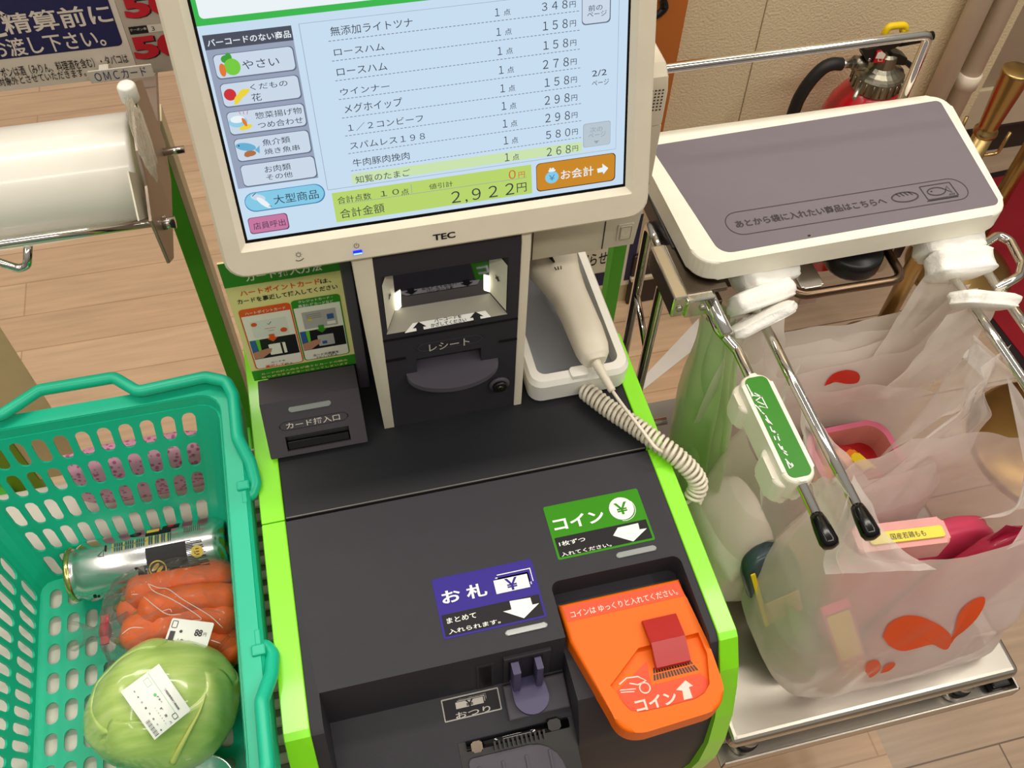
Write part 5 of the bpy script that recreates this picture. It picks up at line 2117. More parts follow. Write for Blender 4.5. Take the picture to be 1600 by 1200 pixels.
pr0 = onx(255, 238, -0.152)
m.tube([pr0, pr0 + V((0.022, 0, 0.000))], 0.0042, CHROME, 12)
part('bolt', m, disp)
m = MB()
pr1 = onx(254, 350, -0.152)
m.tube([pr1 + V((-0.004, 0, 0)), pr1 + V((0.012, 0, 0))], 0.006, CHROME, 12)
part('bolt', m, disp)
m = MB()
k0 = ony(200, 143, 0.80)
m.lathe(k0 + V((0, 0, -0.010)), (0, 0, 1), [(0.0075, 0), (0.0085, 0.002), (0.0085, 0.016), (0.007, 0.018)], WHITE, 20)
m.box(k0.x - 0.004, k0.x + 0.004, k0.y - 0.002, k0.y + 0.002, k0.z - 0.03, k0.z - 0.01, GREENPAINT)
part('knob', m, disp, label='white plastic knob')
m = MB()
yr = 0.735
ra, rb2 = ony(-260, 432, yr), ony(250, 345, yr)
m.tube([V((-0.54, yr, rb2.z)), V((-0.150, yr, rb2.z))], 0.0052, CHROME, 14)
hk = [ony(44, 380, yr), ony(43, 415, yr - 0.008), ony(30, 420, yr - 0.008), ony(-40, 398, yr - 0.008)]
m.tube(fillet(hk, 0.008, 5), 0.0042, CHROME, 12)
part('guide_rail', m, disp, label='chrome guide rail with a hook')
m = MB()
m.tube([V((-0.537, RY, RZ)), V((-0.153, RY, RZ))], 0.012, STEEL, 16)
part('axle', m, disp)

ROLLM = mat('milky film roll', (236, 232, 222), 0.30, var=0.02, coat=0.25, bump=0.05, bscale=60)
ROLLE = mat('roll end', (196, 196, 160), 0.35, var=0.12, nscale=200)
SHEETM = mat('hanging clear bag film', (232, 234, 226), 0.12, var=0.0, sheer=(0.62, 0.45), bump=0.35, bscale=30)
roll = thing('bag_roll', 'big roll of clear produce bags on the steel dispenser', 'bag roll', (-0.35, RY, RZ))
m = MB()
m.lathe((RX0, RY, RZ), (1, 0, 0), [(RR - 0.003, 0), (RR, 0.003), (RR, RX1 - RX0 - 0.004), (RR - 0.002, RX1 - RX0)], ROLLM, 56)
part('roll_film', m, roll)
m = MB()
m.lathe((RX1 - 0.0004, RY, RZ), (1, 0, 0), [(RR - 0.003, 0.0), (RR - 0.004, 0.0012), (0.0195, 0.0012), (0.0185, 0.004), (0.0125, 0.004)], ROLLE, 48)
part('roll_end', m, roll)
m = MB()
T0 = V((0, RY - RR * 0.98, RZ - 0.012))
m.grid(lambda u, v: V((RX0 + (RX1 - RX0) * u, (T0.y + (yr - 0.006 - T0.y) * v) + 0.0015 * sin(9 * u + 5 * v), T0.z + (rb2.z - 0.002 - T0.z) * v)), 24, 8, SHEETM, True)
part('loose_sheet', m, roll, label='loose end of the film')
m = MB()
cr = onx(222, 215, -0.142)
m.grid(film_shell(cr, V((0.006, 0.018, 0.034)), 7.7, 0.6, 2.2), 28, 20, mat('crumpled film', (226, 220, 206), 0.1, var=0.0, sheer=(0.82, 0.4), bump=1.0, bscale=60), False, True)
part('bag_tail', m, roll, label='crumpled clear bag end')

# poster above the rack
pf = front(0.985)
posters = thing('notice_board', 'white notice board with a navy panel and white lettering, above the bag roll', 'notice board', (-0.40, 0.99, 0.86))
zp = lambda x, y: (x * 0.1625, y * 0.1625)
vb = (pf.uv(0, 146)[1] + pf.uv(205, 116)[1]) / 2
ue = pf.uv(190, 60)[0] + 0.0055
POSTW = mat('white notice paper', (214, 204, 192), 0.55)
POSTG = mat('grey beige notice paper', (182, 170, 156), 0.55)
m = MB()
m.prism(pf, rrect(-0.62, ue, vb, vb + 0.34), -0.003, 0.0, POSTW)
nr = pf.uv(181, 35)[0]
nb = (pf.uv(0, 97)[1] + pf.uv(170, 69)[1]) / 2
m.poly(pf, rrect(-0.61, nr, nb, vb + 0.32, (0, 0.006, 0.006, 0)), NAVY, 0.0004)
m.ptext(pf, '精算前に', (11, 52), (168, 5), POSTW, 0.016, 0.0010)
m.ptext(pf, 'ご', (-38, 60), (7, 17), POSTW, 0.016, 0.0010)
m.ptext(pf, 'お渡し下さい。', (-8, 90), (158, 44), POSTW, 0.014, 0.0010)
m.ptext(pf, 'クーポンは酒（みりん、料理酒を含む）・タバコは', (-14, 123), (197, 83), INKK, 0.008, 0.0010)
m.ptext(pf, '対象外とさせていただきます。', (1, 134), (131, 106), INKK, 0.008, 0.0010)
part('notice', m, posters, label='white notice with navy panel')
m = MB()
m.prism(pf, rrect(ue + 0.0003, -0.085, vb - 0.0, vb + 0.34), -0.003, -0.0006, POSTG)
for bl, tr in (((198, 28), (226, -10)), ((213, 92), (240, 55))):
    bl, tr = ink_box(pf, '5', bl, tr)
    a, b = pf.uv(*bl), pf.uv(*tr)
    wd = b[0] - a[0]
    m.text(pf, '500', (a[0] + 0.001, a[1] - 0.001), (a[0] + wd * 3.2 + 0.001, b[1] - 0.001), INKK, 0.06, 0.0004)
    m.text(pf, '500', a, (a[0] + wd * 3.2, b[1]), CRED, 0.05, 0.0008)
a, b = pf.uv(204, 54), pf.uv(229, 39)
m.poly(pf, rrect(a[0], b[0], a[1], b[1]), STK, 0.0004)
m.text(pf, 'クーポン券', (a[0] + 0.001, a[1] + 0.004), (b[0] - 0.001, b[1] - 0.002), POSTW, 0.0, 0.0008)
m.poly(pf, rrect(b[0], b[0] + 0.02, a[1], b[1]), POSTW, 0.0003)
m.text(pf, '3', (b[0] + 0.004, a[1] + 0.002), (b[0] + 0.007, b[1] - 0.002), INKK, 0.0, 0.0008)
part('coupon_notice', m, posters, label='grey beige sheet with red 500s')
for x in (-0.50, -0.187):
    m = MB()
    m.box(x - 0.006, x + 0.006, 0.989, 0.999, 0.80, vb + 0.05, GREENPAINT, 0.001)
    m.box(x - 0.006, x + 0.006, 0.989, 1.02, 0.84, 0.85, GREENPAINT, 0.001)
    part('holder', m, posters)
plq = front(0.962)
m = MB()
a = plq.uv(143, 131)
b = plq.uv(236, 101)
tag_ = thing('card_plate', 'small clear plate reading OMC card in navy letters, below the notice', 'name plate', ((a[0] + b[0]) / 2, 0.962, a[1]))
m.prism(plq, rrect(a[0], b[0], a[1], b[1], 0.001), -0.002, 0.0, mat('frosted acrylic', (206, 200, 188), 0.25, coat=0.5), 0.0005)
m.ptext(plq, 'ＯＭＣカード', (151, 127), (226, 104.5), mat('navy letter', (44, 56, 110), 0.5), 0.0, 0.0004)
part('plate', m, tag_)
m = MB()
m.box(a[0] + 0.01, a[0] + 0.02, 0.9642, 0.983, a[1] + 0.004, a[1] + 0.008, mat('frosted acrylic', (206, 200, 188), 0.25))
part('clip', m, tag_)

# ================================================================ right background
# fire extinguisher
XR = mat('red enamel', (190, 12, 30), 0.25, var=0.03, coat=0.5)
XG = mat('cast alloy', (150, 146, 130), 0.35, 1.0, var=0.1, bump=0.1)
ec = V((0.955, 1.185, 0.042))
ext = thing('fire_extinguisher', 'red fire extinguisher with black hose and lever hung against the beige wall', 'fire extinguisher', ec + V((0, 0, 0.17)))
m = MB()
m.box(ec.x - 0.012, ec.x + 0.012, 1.255, 1.299, 0.30, 0.42, STEEL, 0.002)
part('wall_bracket', m, ext)
m = MB()
m.lathe(ec, (0, 0, 1), [(0.060, 0.170), (0.073, 0.176), (0.073, 0.46), (0.071, 0.495), (0.064, 0.525), (0.052, 0.548), (0.042, 0.560), (0.038, 0.566)], XR, 48)
part('cylinder', m, ext)
m = MB()
m.lathe(ec, (0, 0, 1), [(0.039, 0.560), (0.0395, 0.564), (0.0425, 0.567), (0.0425, 0.592), (0.040, 0.596), (0.034, 0.598), (0.026, 0.602), (0.021, 0.608), (0.019, 0.628), (0.014, 0.632)], XG, 20, smooth=False)
for k in range(20):
    a = 2 * pi * k / 20
    m.tube([ec + V((0.0428 * cos(a), 0.0428 * sin(a), 0.569)), ec + V((0.0428 * cos(a), 0.0428 * sin(a), 0.590))], 0.0014, XG, 6)
part('valve_cap', m, ext, label='grey cast valve cap')
YE = 1.185
ze = lambda x, y: (1240 + x * 0.1375, 30 + y * 0.1375)
E_ = lambda x, y, yy=YE: ony(*ze(x, y), yy)
m = MB()
m.tube([E_(800, 500), E_(690, 500)], 0.0125, XG, 16)
m.tube([E_(690, 500), E_(640, 505)], 0.0085, XG, 6, smooth=False)
m.tube([E_(640, 505), E_(515, 510)], 0.0072, STEEL, 16)
part('hose_coupling', m, ext)
m = MB()
hp_ = smooth_path([E_(540, 510), E_(440, 510), E_(330, 560), E_(200, 690), E_(90, 850), E_(20, 1000), E_(0, 1060) + V((0.0, 0, -0.05)), E_(0, 1060) + V((0.0, 0, -0.16))], 8)
m.tube(hp_, 0.0108, mat('black rubber hose', (24, 22, 22), 0.55), 16)
part('hose', m, ext)
m = MB()
g = front(YE - 0.012)
Eg = lambda pts: [g.uv(*ze(*q)) for q in pts]
m.prism(g, Eg([(775, 360), (800, 330), (860, 335), (1010, 265), (1200, 240), (1210, 275), (1150, 310), (900, 410), (870, 470), (830, 470), (800, 420)])[::-1], -0.018, 0.004, BLACK, 0.001)
m.tube([E_(1200, 262), E_(1400, 222), E_(1580, 185)], [0.0075, 0.0082, 0.0075], BLACK, 14)
lev = part('upper_lever', m, ext, label='black carrying lever')
m = MB()
m.prism(g, Eg([(800, 430), (830, 480), (1060, 500), (1230, 520), (1270, 515), (1290, 440), (1220, 400), (1120, 378), (1080, 440), (900, 430)])[::-1], -0.018, 0.002, BLACK, 0.001)
m.tube(smooth_path([E_(1240, 470), E_(1310, 510), E_(1390, 595)], 5), 0.0048, BLACK, 10)
for q in ((850, 445), (1055, 465)):
    u, v = g.uv(*ze(*q))
    m.lathe(g.p(u, v, 0.003), g.N, [(0.0034, 0), (0.0030, 0.0015), (0.001, 0.002)], STEEL, 12)
part('lower_lever', m, ext, label='black squeeze lever')
m = MB()
m.tube(fillet([E_(1040, 290), E_(1035, 160), E_(1080, 80), E_(1260, 65), E_(1275, 115), E_(1220, 125)], 0.012, 5), 0.0058, mat('yellow pin', (236, 202, 20), 0.4), 12)
part('safety_pin', m, ext, label='yellow safety pin')
m = MB()
g2 = front(YE - 0.018)
tq = [g2.uv(*ze(*q)) for q in ((905, 490), (1025, 495), (1050, 400), (1000, 355), (950, 370))]
m.prism(g2, tq, -0.002, 0.001, XR)
tq2 = [g2.uv(*ze(*q)) for q in ((925, 440), (1020, 445), (1045, 395), (1000, 360), (955, 372))]
m.poly(g2, tq2, PAPER, 0.0014)
tq3 = [g2.uv(*ze(*q)) for q in ((955, 470), (1000, 472), (1005, 425), (962, 420))]
m.stroke(g2, tq3, 0.0012, PAPER, 0.0016, True)
part('tag', m, ext, label='red and white tag')
m = MB()
m.tube([E_(760, 740, YE - 0.04), E_(690, 900, YE - 0.065)], 0.004, STEEL, 8)
part('band', m, ext)

# brass stanchions
BRASS = mat('polished brass', (186, 158, 104), 0.3, 1.0, var=0.08)
BRASSD = mat('aged brass', (168, 136, 84), 0.36, 1.0, var=0.12)
sp1 = ony(1540, 205, 1.05)


def stanchion(x, y, ztop, rp_, lab_, base=0.10, head=True, hooks=True):
    t = thing('brass_stanchion', lab_, 'stanchion', (x, y, 0), 'brass posts by the wall')
    m = MB()
    m.tube([(x, y, 0.012), (x, y, ztop - 0.125)], rp_, BRASS, 24)
    part('pole', m, t)
    m = MB()
    m.lathe((x, y, 0), (0, 0, 1), [(base, 0.0), (base, 0.006), (base * 0.96, 0.014), (base * 0.7, 0.030), (base * 0.3, 0.040), (rp_ * 1.6, 0.046), (rp_ * 1.2, 0.06)], BRASSD, 48)
    part('base_dome', m, t)
    if head:
        m = MB()
        z = ztop
        m.lathe((x, y, z), (0, 0, 1), [(rp_ * 1.02, -0.125), (rp_ * 1.18, -0.123), (rp_ * 1.18, -0.116), (rp_ * 0.92, -0.113), (rp_ * 0.95, -0.105), (rp_ * 1.42, -0.004), (rp_ * 1.42, 0.0), (rp_ * 1.3, 0.0015)], BRASS, 32)
        part('head', m, t)
    if hooks:
        for sx, sy in ((1, 0), (-1, 0.2), (0, 1)):
            m = MB()
            z = ztop - 0.175
            d = V((sx, sy, 0)).normalized()
            p = V((x, y, z))
            m.tube(fillet([p + d * rp_ * 0.9, p + d * 0.050, p + d * 0.052 + V((0, 0, 0.045))], 0.008, 4), 0.0030, BRASS, 10)
            part('hook', m, t)
    return t


st1 = stanchion(sp1.x, 1.05, ony(1577, 112, 1.05).z, 0.0165, 'brass post with flared head and small hooks beyond the tray corner', 0.075)
s2 = ony(1584, 275, 1.22)
stanchion(s2.x, 1.22, 0.66, 0.0165, 'second brass post with a dome foot, partly hidden behind the tray edge', 0.12, True, False)
stanchion(1.345, 0.735, 0.75, 0.018, 'nearest brass post, its wide dome foot showing right of the bags', 0.165, True, False)

# red mat with dark border
mq = [onz(1572, 402, 0), onz(1545, 470, 0), onz(1530, 512, 0), onz(1600, 595, 0)]
A, Bq = onz(1533, 508, 0.0), onz(1598, 592, 0.0)
ex = (Bq - A).normalized()
fm = Fr((A.x, A.y, 0.0), ex, V((0, 0, 1)).cross(ex))
m = MB()
m.prism(fm, rrect(-0.42, 0.75, 0.0, 0.8, 0.01), 0.0, 0.006, mat('black mat border', (26, 18, 18), 0.7))
m.prism(fm, rrect(-0.40, 0.73, 0.03, 0.78), 0.006, 0.009, mat('red mat pile', (140, 14, 30), 0.9, bump=0.6, bscale=400))
solo('floor_mat', m, 'dark red floor mat with a black border right of the tray', 'floor mat', (A.x, A.y, 0))
m = MB()
TAPE = mat('white floor tape', (214, 208, 200), 0.4)
tq = [onz(*q, 0.0) for q in ((985, 625), (1001, 594), (1092, 497), (1092, 540))]
m.add([p + V((0, 0, 0.0008)) for p in tq], [(3, 2, 1, 0)], TAPE)
solo('floor_tape', m, 'white tape strip on the floor left of the hanging bags', 'floor tape', (0.65, 1.1, 0), 'white tape on the floor')
m = MB()
tq = [onz(*q, 0.0) for q in ((1475, 530), (1500, 515), (1552, 560), (1535, 590))]
m.add([p + V((0, 0, 0.0008)) for p in tq], [(3, 2, 1, 0)], TAPE)
solo('floor_tape', m, 'white tape strip on the floor under the right-hand chrome rails', 'floor tape', (1.3, 1.0, 0), 'white tape on the floor')

# ================================================================ bagging stand right of the machine
TRAYM = mat('grey tray surface', (113, 106, 114), 0.55, var=0.03, bump=0.03)
TINK = mat('charcoal tray ink', (58, 52, 58), 0.55, var=0.02)
CREAMW = mat('cream white plastic', (238, 234, 218), 0.38)
bstand = thing('bagging_stand', 'bagging stand: grey tray, chrome bag rails and steel scale plate right of the machine', 'bagging stand', (0.55, 0.55, 0.0))
ZTR = 0.90
f9 = flat(ZTR)
TO = [(0.3650, 0.6050), (0.7265, 0.6090), (0.7575, 0.8110), (0.3590, 0.8130)]


def rpoly(pts, rs, n=7):
    return [(p.x, p.y) for p in [q for i in range(len(pts)) for q in corner(pts, i, rs[i] if isinstance(rs, (list, tuple)) else rs, n)]]


def corner(pts, i, r, n):
    p = V((pts[i][0], pts[i][1], 0))
    a = V((pts[i - 1][0], pts[i - 1][1], 0)) - p
    b = V((pts[(i + 1) % len(pts)][0], pts[(i + 1) % len(pts)][1], 0)) - p
    a.normalize()
    b.normalize()
    d = r / math.tan(a.angle(b) / 2)
    c = p + (a + b).normalized() * (r / sin(a.angle(b) / 2))
    p0, p1 = p + a * d, p + b * d
    a0, a1 = atan2(p0.y - c.y, p0.x - c.x), atan2(p1.y - c.y, p1.x - c.x)
    while a1 < a0:
        a1 += 2 * pi
    return [V((c.x + r * cos(a0 + (a1 - a0) * k / n), c.y + r * sin(a0 + (a1 - a0) * k / n), 0)) for k in range(n + 1)]


m = MB()
to = rpoly(TO, (0.026, 0.026, 0.022, 0.022))
m.prism(f9, to, -0.027, 0.0, CREAMW, 0.0035, 3, True)
tray = part('tray', m, bstand, label='cream tray frame')
m = MB()
TI = [f9.uv(1128, 397), f9.uv(1563, 319), f9.uv(1468, 157), f9.uv(1012, 229)]
TI = [(TI[0][0] - 0.001, TI[0][1]), TI[1], TI[2], (0.3745, TI[3][1])]
ti = rpoly(TI, (0.016, 0.010, 0.006, 0.006))
m.prism(f9, ti, 0.0, 0.0005, TRAYM)
z1 = lambda x, y: (1000 + 0.375 * x, 0.375 * y)
m.ptext(f9, 'あとから袋に入れたい商品はこちらへ', z1(405, 950), z1(1014, 826), TINK, 0.016, 0.0010)
a = f9.uv(*z1(362, 945))
b = f9.uv(*z1(1356, 780))
vlo = (f9.uv(*z1(440, 981))[1] + f9.uv(*z1(1290, 838))[1]) / 2
vhi = (f9.uv(*z1(420, 886))[1] + f9.uv(*z1(1270, 745))[1]) / 2
m.stroke(f9, rrect(a[0], b[0], vlo, vhi, (vhi - vlo) * 0.49, 10), 0.0009, TINK, 0.0009, True)
cu, cv = f9.uv(*z1(1103, 823))
m.stroke(f9, ell(cu, cv, 0.0155, 0.0072, 28), 0.0015, TINK, 0.0010, True)
for k in range(4):
    m.stroke(f9, [(cu - 0.008 + 0.005 * k, cv + 0.0066), (cu - 0.005 + 0.005 * k, cv + 0.0015)], 0.0012, TINK, 0.0010)
cu, cv = f9.uv(*z1(1244, 798))
m.stroke(f9, rrect(cu - 0.0185, cu + 0.0185, cv - 0.0105, cv + 0.0105, 0.001), 0.0011, TINK, 0.0010, True)
m.stroke(f9, rrect(cu - 0.0205, cu + 0.0172, cv - 0.0125, cv - 0.0122, 0.0), 0.0008, TINK, 0.0010, True)
m.stroke(f9, ell(cu - 0.003, cv, 0.0105, 0.0058, 24, 0.45, 2 * pi - 0.45), 0.0013, TINK, 0.0010)
m.stroke(f9, [(cu + 0.0064, cv + 0.0026), (cu + 0.0135, cv - 0.0050), (cu + 0.0125, cv + 0.0055), (cu + 0.0064, cv - 0.0026)], 0.0013, TINK, 0.0010)
m.poly(f9, ell(cu - 0.0085, cv + 0.001, 0.0012, n=10), TINK, 0.0010)
for k in range(3):
    m.stroke(f9, [(cu + 0.009 + 0.0025 * k, cv - 0.0085), (cu + 0.0105 + 0.0025 * k, cv - 0.0065)], 0.0012, TINK, 0.0010)
u, v = f9.uv(1264, 369)
m.poly(f9, ell(u, v, 0.0018, 0.0012, 10), INKK, 0.0010)
part('tray_surface', m, tray, label='grey tray surface with dark printed line')

# chrome guard behind the tray
m = MB()
yg = 0.818
gz = 0.983
m.tube(fillet([(0.364, yg, 0.80), (0.364, yg, gz), (0.706, yg, gz), (0.706, yg, 0.80)], 0.012, 6), 0.0058, CHROME, 14)
part('guard_rail', m, bstand, label='chrome guard rail behind the tray')

# vertical carrying tubes at the left and their bracket
for x, y in ((0.357, 0.719), (0.354, 0.653)):
    m = MB()
    zt_ = 0.852 if y > 0.7 else 0.826
    m.tube(fillet([(x, y, 0.02), (x, y, zt_), (0.350, 0.662 if y > 0.7 else 0.625, zt_ + 0.008)], 0.012, 5), 0.0062, CHROME, 14)
    part('upright_tube', m, bstand)
m = MB()
a, b = onz(982, 488, 0.69), onz(1000, 540, 0.66)
m.tube([V((0.357, 0.719, 0.735)), V((0.354, 0.653, 0.70))], 0.0042, CHROME, 10)
part('strut', m, bstand)
m = MB()
lt_ = [(0.355, 0.690, 0.40), (0.355, 0.690, 0.462), (0.372, 0.690, 0.470), (0.43, 0.690, 0.470)]
m.tube(fillet(lt_, 0.012, 5), 0.0058, CHROME, 12)
part('lower_tube', m, bstand)
m = MB()
m.box(0.338, 0.354, 0.590, 0.668, 0.842, 0.872, CHROME, 0.002)
m.box(0.354, 0.40, 0.596, 0.668, 0.864, 0.870, STEELDARK, 0.001)
m.box(0.352, 0.384, 0.586, 0.598, 0.842, 0.868, CHROME, 0.002)
m.box(0.344, 0.40, 0.598, 0.66, 0.836, 0.846, STEELDARK, 0.001)
for sx, sy in ((0.3455, 0.590), (0.370, 0.586)):
    m.lathe((sx, sy, 0.856), (0, -1, 0), [(0.004, 0), (0.0034, 0.002), (0.001, 0.0026)], STEEL, 12)
part('bracket', m, bstand, label='shiny steel bracket')
m = MB()
m.box(0.36, 0.74, 0.66, 0.78, 0.845, 0.872, mat('dark under-tray plate', (40, 36, 34), 0.4), 0.002)
m.lathe((0.565, 0.628, 0.852), (0, 0, 1), [(0.030, -0.014), (0.032, -0.010), (0.032, 0.006), (0.028, 0.010)], BLACK, 28)
m.box(0.515, 0.615, 0.626, 0.66, 0.846, 0.86, BLACK, 0.002)
m.box(0.485, 0.512, 0.590, 0.640, 0.8505, 0.8545, STEEL, 0.001)
m.box(0.488, 0.509, 0.588, 0.592, 0.826, 0.8545, STEEL, 0.001)
part('under_plate', m, bstand, label='dark plate under the tray')
m = MB()
m.tube([(0.55, 0.735, 0.02), (0.55, 0.735, 0.85)], 0.018, STEEL, 20)
part('column', m, bstand)

# bag rails
RZ_ = 0.84


def rail_tip(m_, p, d):
    d = V(d).normalized()
    m_.tube([V(p) - d * 0.004, V(p) + d * 0.001, V(p) + d * 0.010, V(p) + d * 0.024, V(p) + d * 0.0285, V(p) + d * 0.0305], [0.0062, 0.0072, 0.0084, 0.0092, 0.0076, 0.003], RUBBER, 16)


def rail(pts, r=0.0055, lab_=None):
    m = MB()
    m.tube(fillet(pts, 0.014, 6), r, CHROME, 14)
    o = part('bag_rail', m, bstand, label=lab_)
    m = MB()
    rail_tip(m, pts[-1], V(pts[-1]) - V(pts[-2]))
    part('rubber_tip', m, o, label='black rubber tip')
    return o


rail([(0.382, 0.660, RZ_ + 0.004), (0.382, 0.563, RZ_ + 0.004), (0.393, 0.535, RZ_), (0.393, 0.334, RZ_)], lab_='outer left chrome bag rail')
m = MB()
m.tube([(0.386, 0.70, RZ_ + 0.010), (0.386, 0.55, RZ_ + 0.008)], 0.0072, CHROME, 14)
part('rail_sleeve', m, bstand)
rail([(0.434, 0.700, RZ_), (0.434, 0.334, RZ_)], lab_='inner left chrome bag rail')
rail([(0.667, 0.700, RZ_), (0.667, 0.334, RZ_)], lab_='inner right chrome bag rail')
rail([(0.709, 0.700, RZ_), (0.709, 0.334, RZ_)], lab_='outer right chrome bag rail')
m = MB()
lp = [onz(*q, RZ_ + 0.004) for q in ((1524, 391), (1560, 367), (1578, 376), (1597, 412), (1592, 432), (1556, 452))]
m.tube(fillet([V((0.709, 0.625, RZ_ + 0.004))] + lp, 0.010, 5), 0.0052, CHROME, 12)
part('side_loop', m, bstand, label='chrome loop at the right rail')
BRONZE = mat('bronzed steel rod', (112, 92, 74), 0.28, 1.0)
m = MB()
zb = 0.852
ul = [onz(1216, 415, zb), onz(1245, 463, zb), onz(1412, 436, zb), onz(1386, 392, zb)]
m.tube(fillet([ul[0] + V((0, 0.05, 0.004))] + ul + [ul[3] + V((0, 0.05, 0.004))], 0.016, 6), 0.0052, BRONZE, 12)
part('holding_loop', m, bstand, label='bronzed holding loop under the tray')

# white clip-on box with a green label on the outer left rail
m = MB()
dpts = [(0.0, -0.0125), (0.0, 0.0125)]
fd_ = Fr((0.392, 0.4335, RZ_), (0, -1, 0), (1, 0, 0))  # u runs to the viewer, N ... up/down
if fd_.N.z < 0:
    fd_ = Fr((0.392, 0.4335, RZ_), (0, -1, 0), (-1, 0, 0))
body_o = rrect(-0.064, 0.064, -0.0165, 0.0165, 0.0135, 7)
m.prism(fd_, body_o, -0.026, 0.0095, CREAMW, 0.005, 4, True)
m.prism(fd_, rrect(-0.062, -0.026, -0.0225, 0.004, 0.011, 6), -0.036, -0.002, CREAMW, 0.004, 4, True)
m.prism(fd_, rrect(0.014, 0.060, -0.0225, 0.004, 0.011, 6), -0.036, -0.002, CREAMW, 0.004, 4, True)
cb = part('clip_box', m, bstand, label='white rail clip box with a green label')
m = MB()
LABG = mat('clip label green', (46, 128, 26), 0.35)
m.prism(fd_, rrect(-0.059, 0.059, -0.0120, 0.0120, 0.007, 6), 0.0092, 0.0101, LABG)
# slanted white writing strokes along the label
zd = lambda x, y: (1120 + x * 0.1584, 580 + y * 0.1584)
dl = lambda pts: [fd_.uv(*zd(*q), 0.0104) for q in pts]
for st_ in ([(295, 130), (335, 205), (350, 250)], [(340, 205), (360, 240), (440, 250), (500, 365), (415, 345)], [(370, 215), (445, 255)], [(385, 290), (440, 250)], [(375, 330), (410, 360), (440, 400)], [(400, 300), (470, 330)], [(445, 405), (470, 425)],
            [(480, 435), (505, 480), (550, 530), (510, 505), (480, 470)], [(525, 545), (545, 590), (600, 620)], [(560, 585), (605, 630)], [(565, 640), (580, 680)], [(600, 640), (620, 685)],
            [(605, 715), (640, 770), (690, 800)], [(640, 740), (660, 790)], [(660, 800), (700, 830)], [(675, 865), (715, 910), (750, 940), (720, 960), (690, 890)], [(735, 905), (755, 935)]):
    m.stroke(fd_, dl(st_), 0.0012, INKW, 0.0105)
part('clip_label', m, cb, label='green label with white writing')

# stainless scale plate and its base
m = MB()
m.box(0.362, 0.752, 0.243, 0.66, 0.425, 0.450, STEEL, 0.009, 4)
plate = part('scale_plate', m, bstand, label='brushed stainless scale plate')
m = MB()
m.box(0.360, 0.768, 0.2335, 0.2365, 0.378, 0.402, STEEL, 0.0008)
m.box(0.360, 0.768, 0.2335, 0.262, 0.378, 0.381, STEEL, 0.0008)
m.box(0.765, 0.768, 0.2335, 0.66, 0.378, 0.402, STEEL, 0.0008)
m.box(0.735, 0.762, 0.242, 0.300, 0.384, 0.400, BLACK, 0.003)
part('base_rail', m, bstand, label='steel rail below the plate')
for x in (0.395, 0.690):
    m = MB()
    m.lathe((x, 0.258, 0.380), (0, 0, 1), [(0.0155, 0), (0.0155, 0.018), (0.0125, 0.022), (0.0125, 0.034), (0.016, 0.036), (0.016, 0.0455)], STEEL, 24)
    m.lathe((x, 0.258, 0.400), (0, 0, 1), [(0.0172, 0.0), (0.0172, 0.006), (0.016, 0.008)], BLACK, 24)
    part('plate_foot', m, bstand)
m = MB()
m.box(0.385, 0.74, 0.275, 0.65, 0.385, 0.425, STEELDARK, 0.003)
m.box(0.40, 0.48, 0.26, 0.33, 0.381, 0.384, BLACK)
part('scale_base', m, bstand)
m = MB()
m.box(0.44, 0.67, 0.34, 0.78, 0.0, 0.385, mat('base cabinet grey', (150, 144, 138), 0.5), 0.004)
part('base_cabinet', m, bstand)

# ================================================================ carrier bags
BAGW = mat('white carrier film', (250, 240, 236), 0.2, var=0.02, sheer=(0.52, 0.38), bump=0.9, bscale=18)
BAGC = mat('clear carrier film', (248, 240, 236), 0.16, var=0.0, sheer=(0.58, 0.38), bump=0.8, bscale=20)
BAGT = mat('dense carrier film', (250, 244, 238), 0.3, var=0.02, sheer=(0.10, 0.42), bump=0.4, bscale=30)
BAGG = mat('carrier film with painted green reflection', (226, 240, 200), 0.28, var=0.03, sheer=(0.22, 0.25), bump=0.35, bscale=22)  # green tint paints the machine's reflected green into the film
LOGOR = mat('red bag print', (206, 36, 16), 0.4)
LOGOO = mat('orange bag print', (232, 78, 14), 0.4)
HANDM = mat('stacked white bag handles', (242, 240, 234), 0.6, var=0.03, bump=0.5, bscale=260)


def wob(p, seed, f=9.0):
    q = p * f
    return V((noise.noise(q + V((seed, 0, 0))), noise.noise(q + V((0, seed + 9, 0))), noise.noise(q + V((3, 0, seed)))))


def leaf_pair(mb, place, mt):
    """two-lobed leaf mark; place(u,v) -> point, unit square"""
    lob1 = [(0.00, 0.42), (0.04, 0.60), (0.16, 0.72), (0.32, 0.72), (0.48, 0.60), (0.58, 0.42), (0.66, 0.26), (0.55, 0.24), (0.45, 0.26), (0.30, 0.16), (0.14, 0.20), (0.04, 0.30)]
    lob2 = [(0.66, 0.26), (0.64, 0.44), (0.70, 0.70), (0.82, 0.90), (0.97, 1.00), (1.00, 0.90), (0.94, 0.68), (0.82, 0.46), (0.70, 0.24), (0.62, 0.16)]
    for lob in (lob1, lob2):
        c = (sum(q[0] for q in lob) / len(lob), sum(q[1] for q in lob) / len(lob))
        pts = smooth_path([(x, y, 0) for x, y in lob + lob[:1]], 4)[:-1]
        rings = 4
        vs = [place(c[0] + (p.x - c[0]) * k / rings, c[1] + (p.y - c[1]) * k / rings) for k in range(1, rings + 1) for p in pts]
        n = len(pts)
        vs.append(place(*c))
        fs = [(k * n + i, k * n + (i + 1) % n, (k + 1) * n + (i + 1) % n, (k + 1) * n + i) for k in range(rings - 1) for i in range(n)]
        fs += [(len(vs) - 1, i, (i + 1) % n) for i in range(n)]
        mb.add(vs, fs, mt, True)


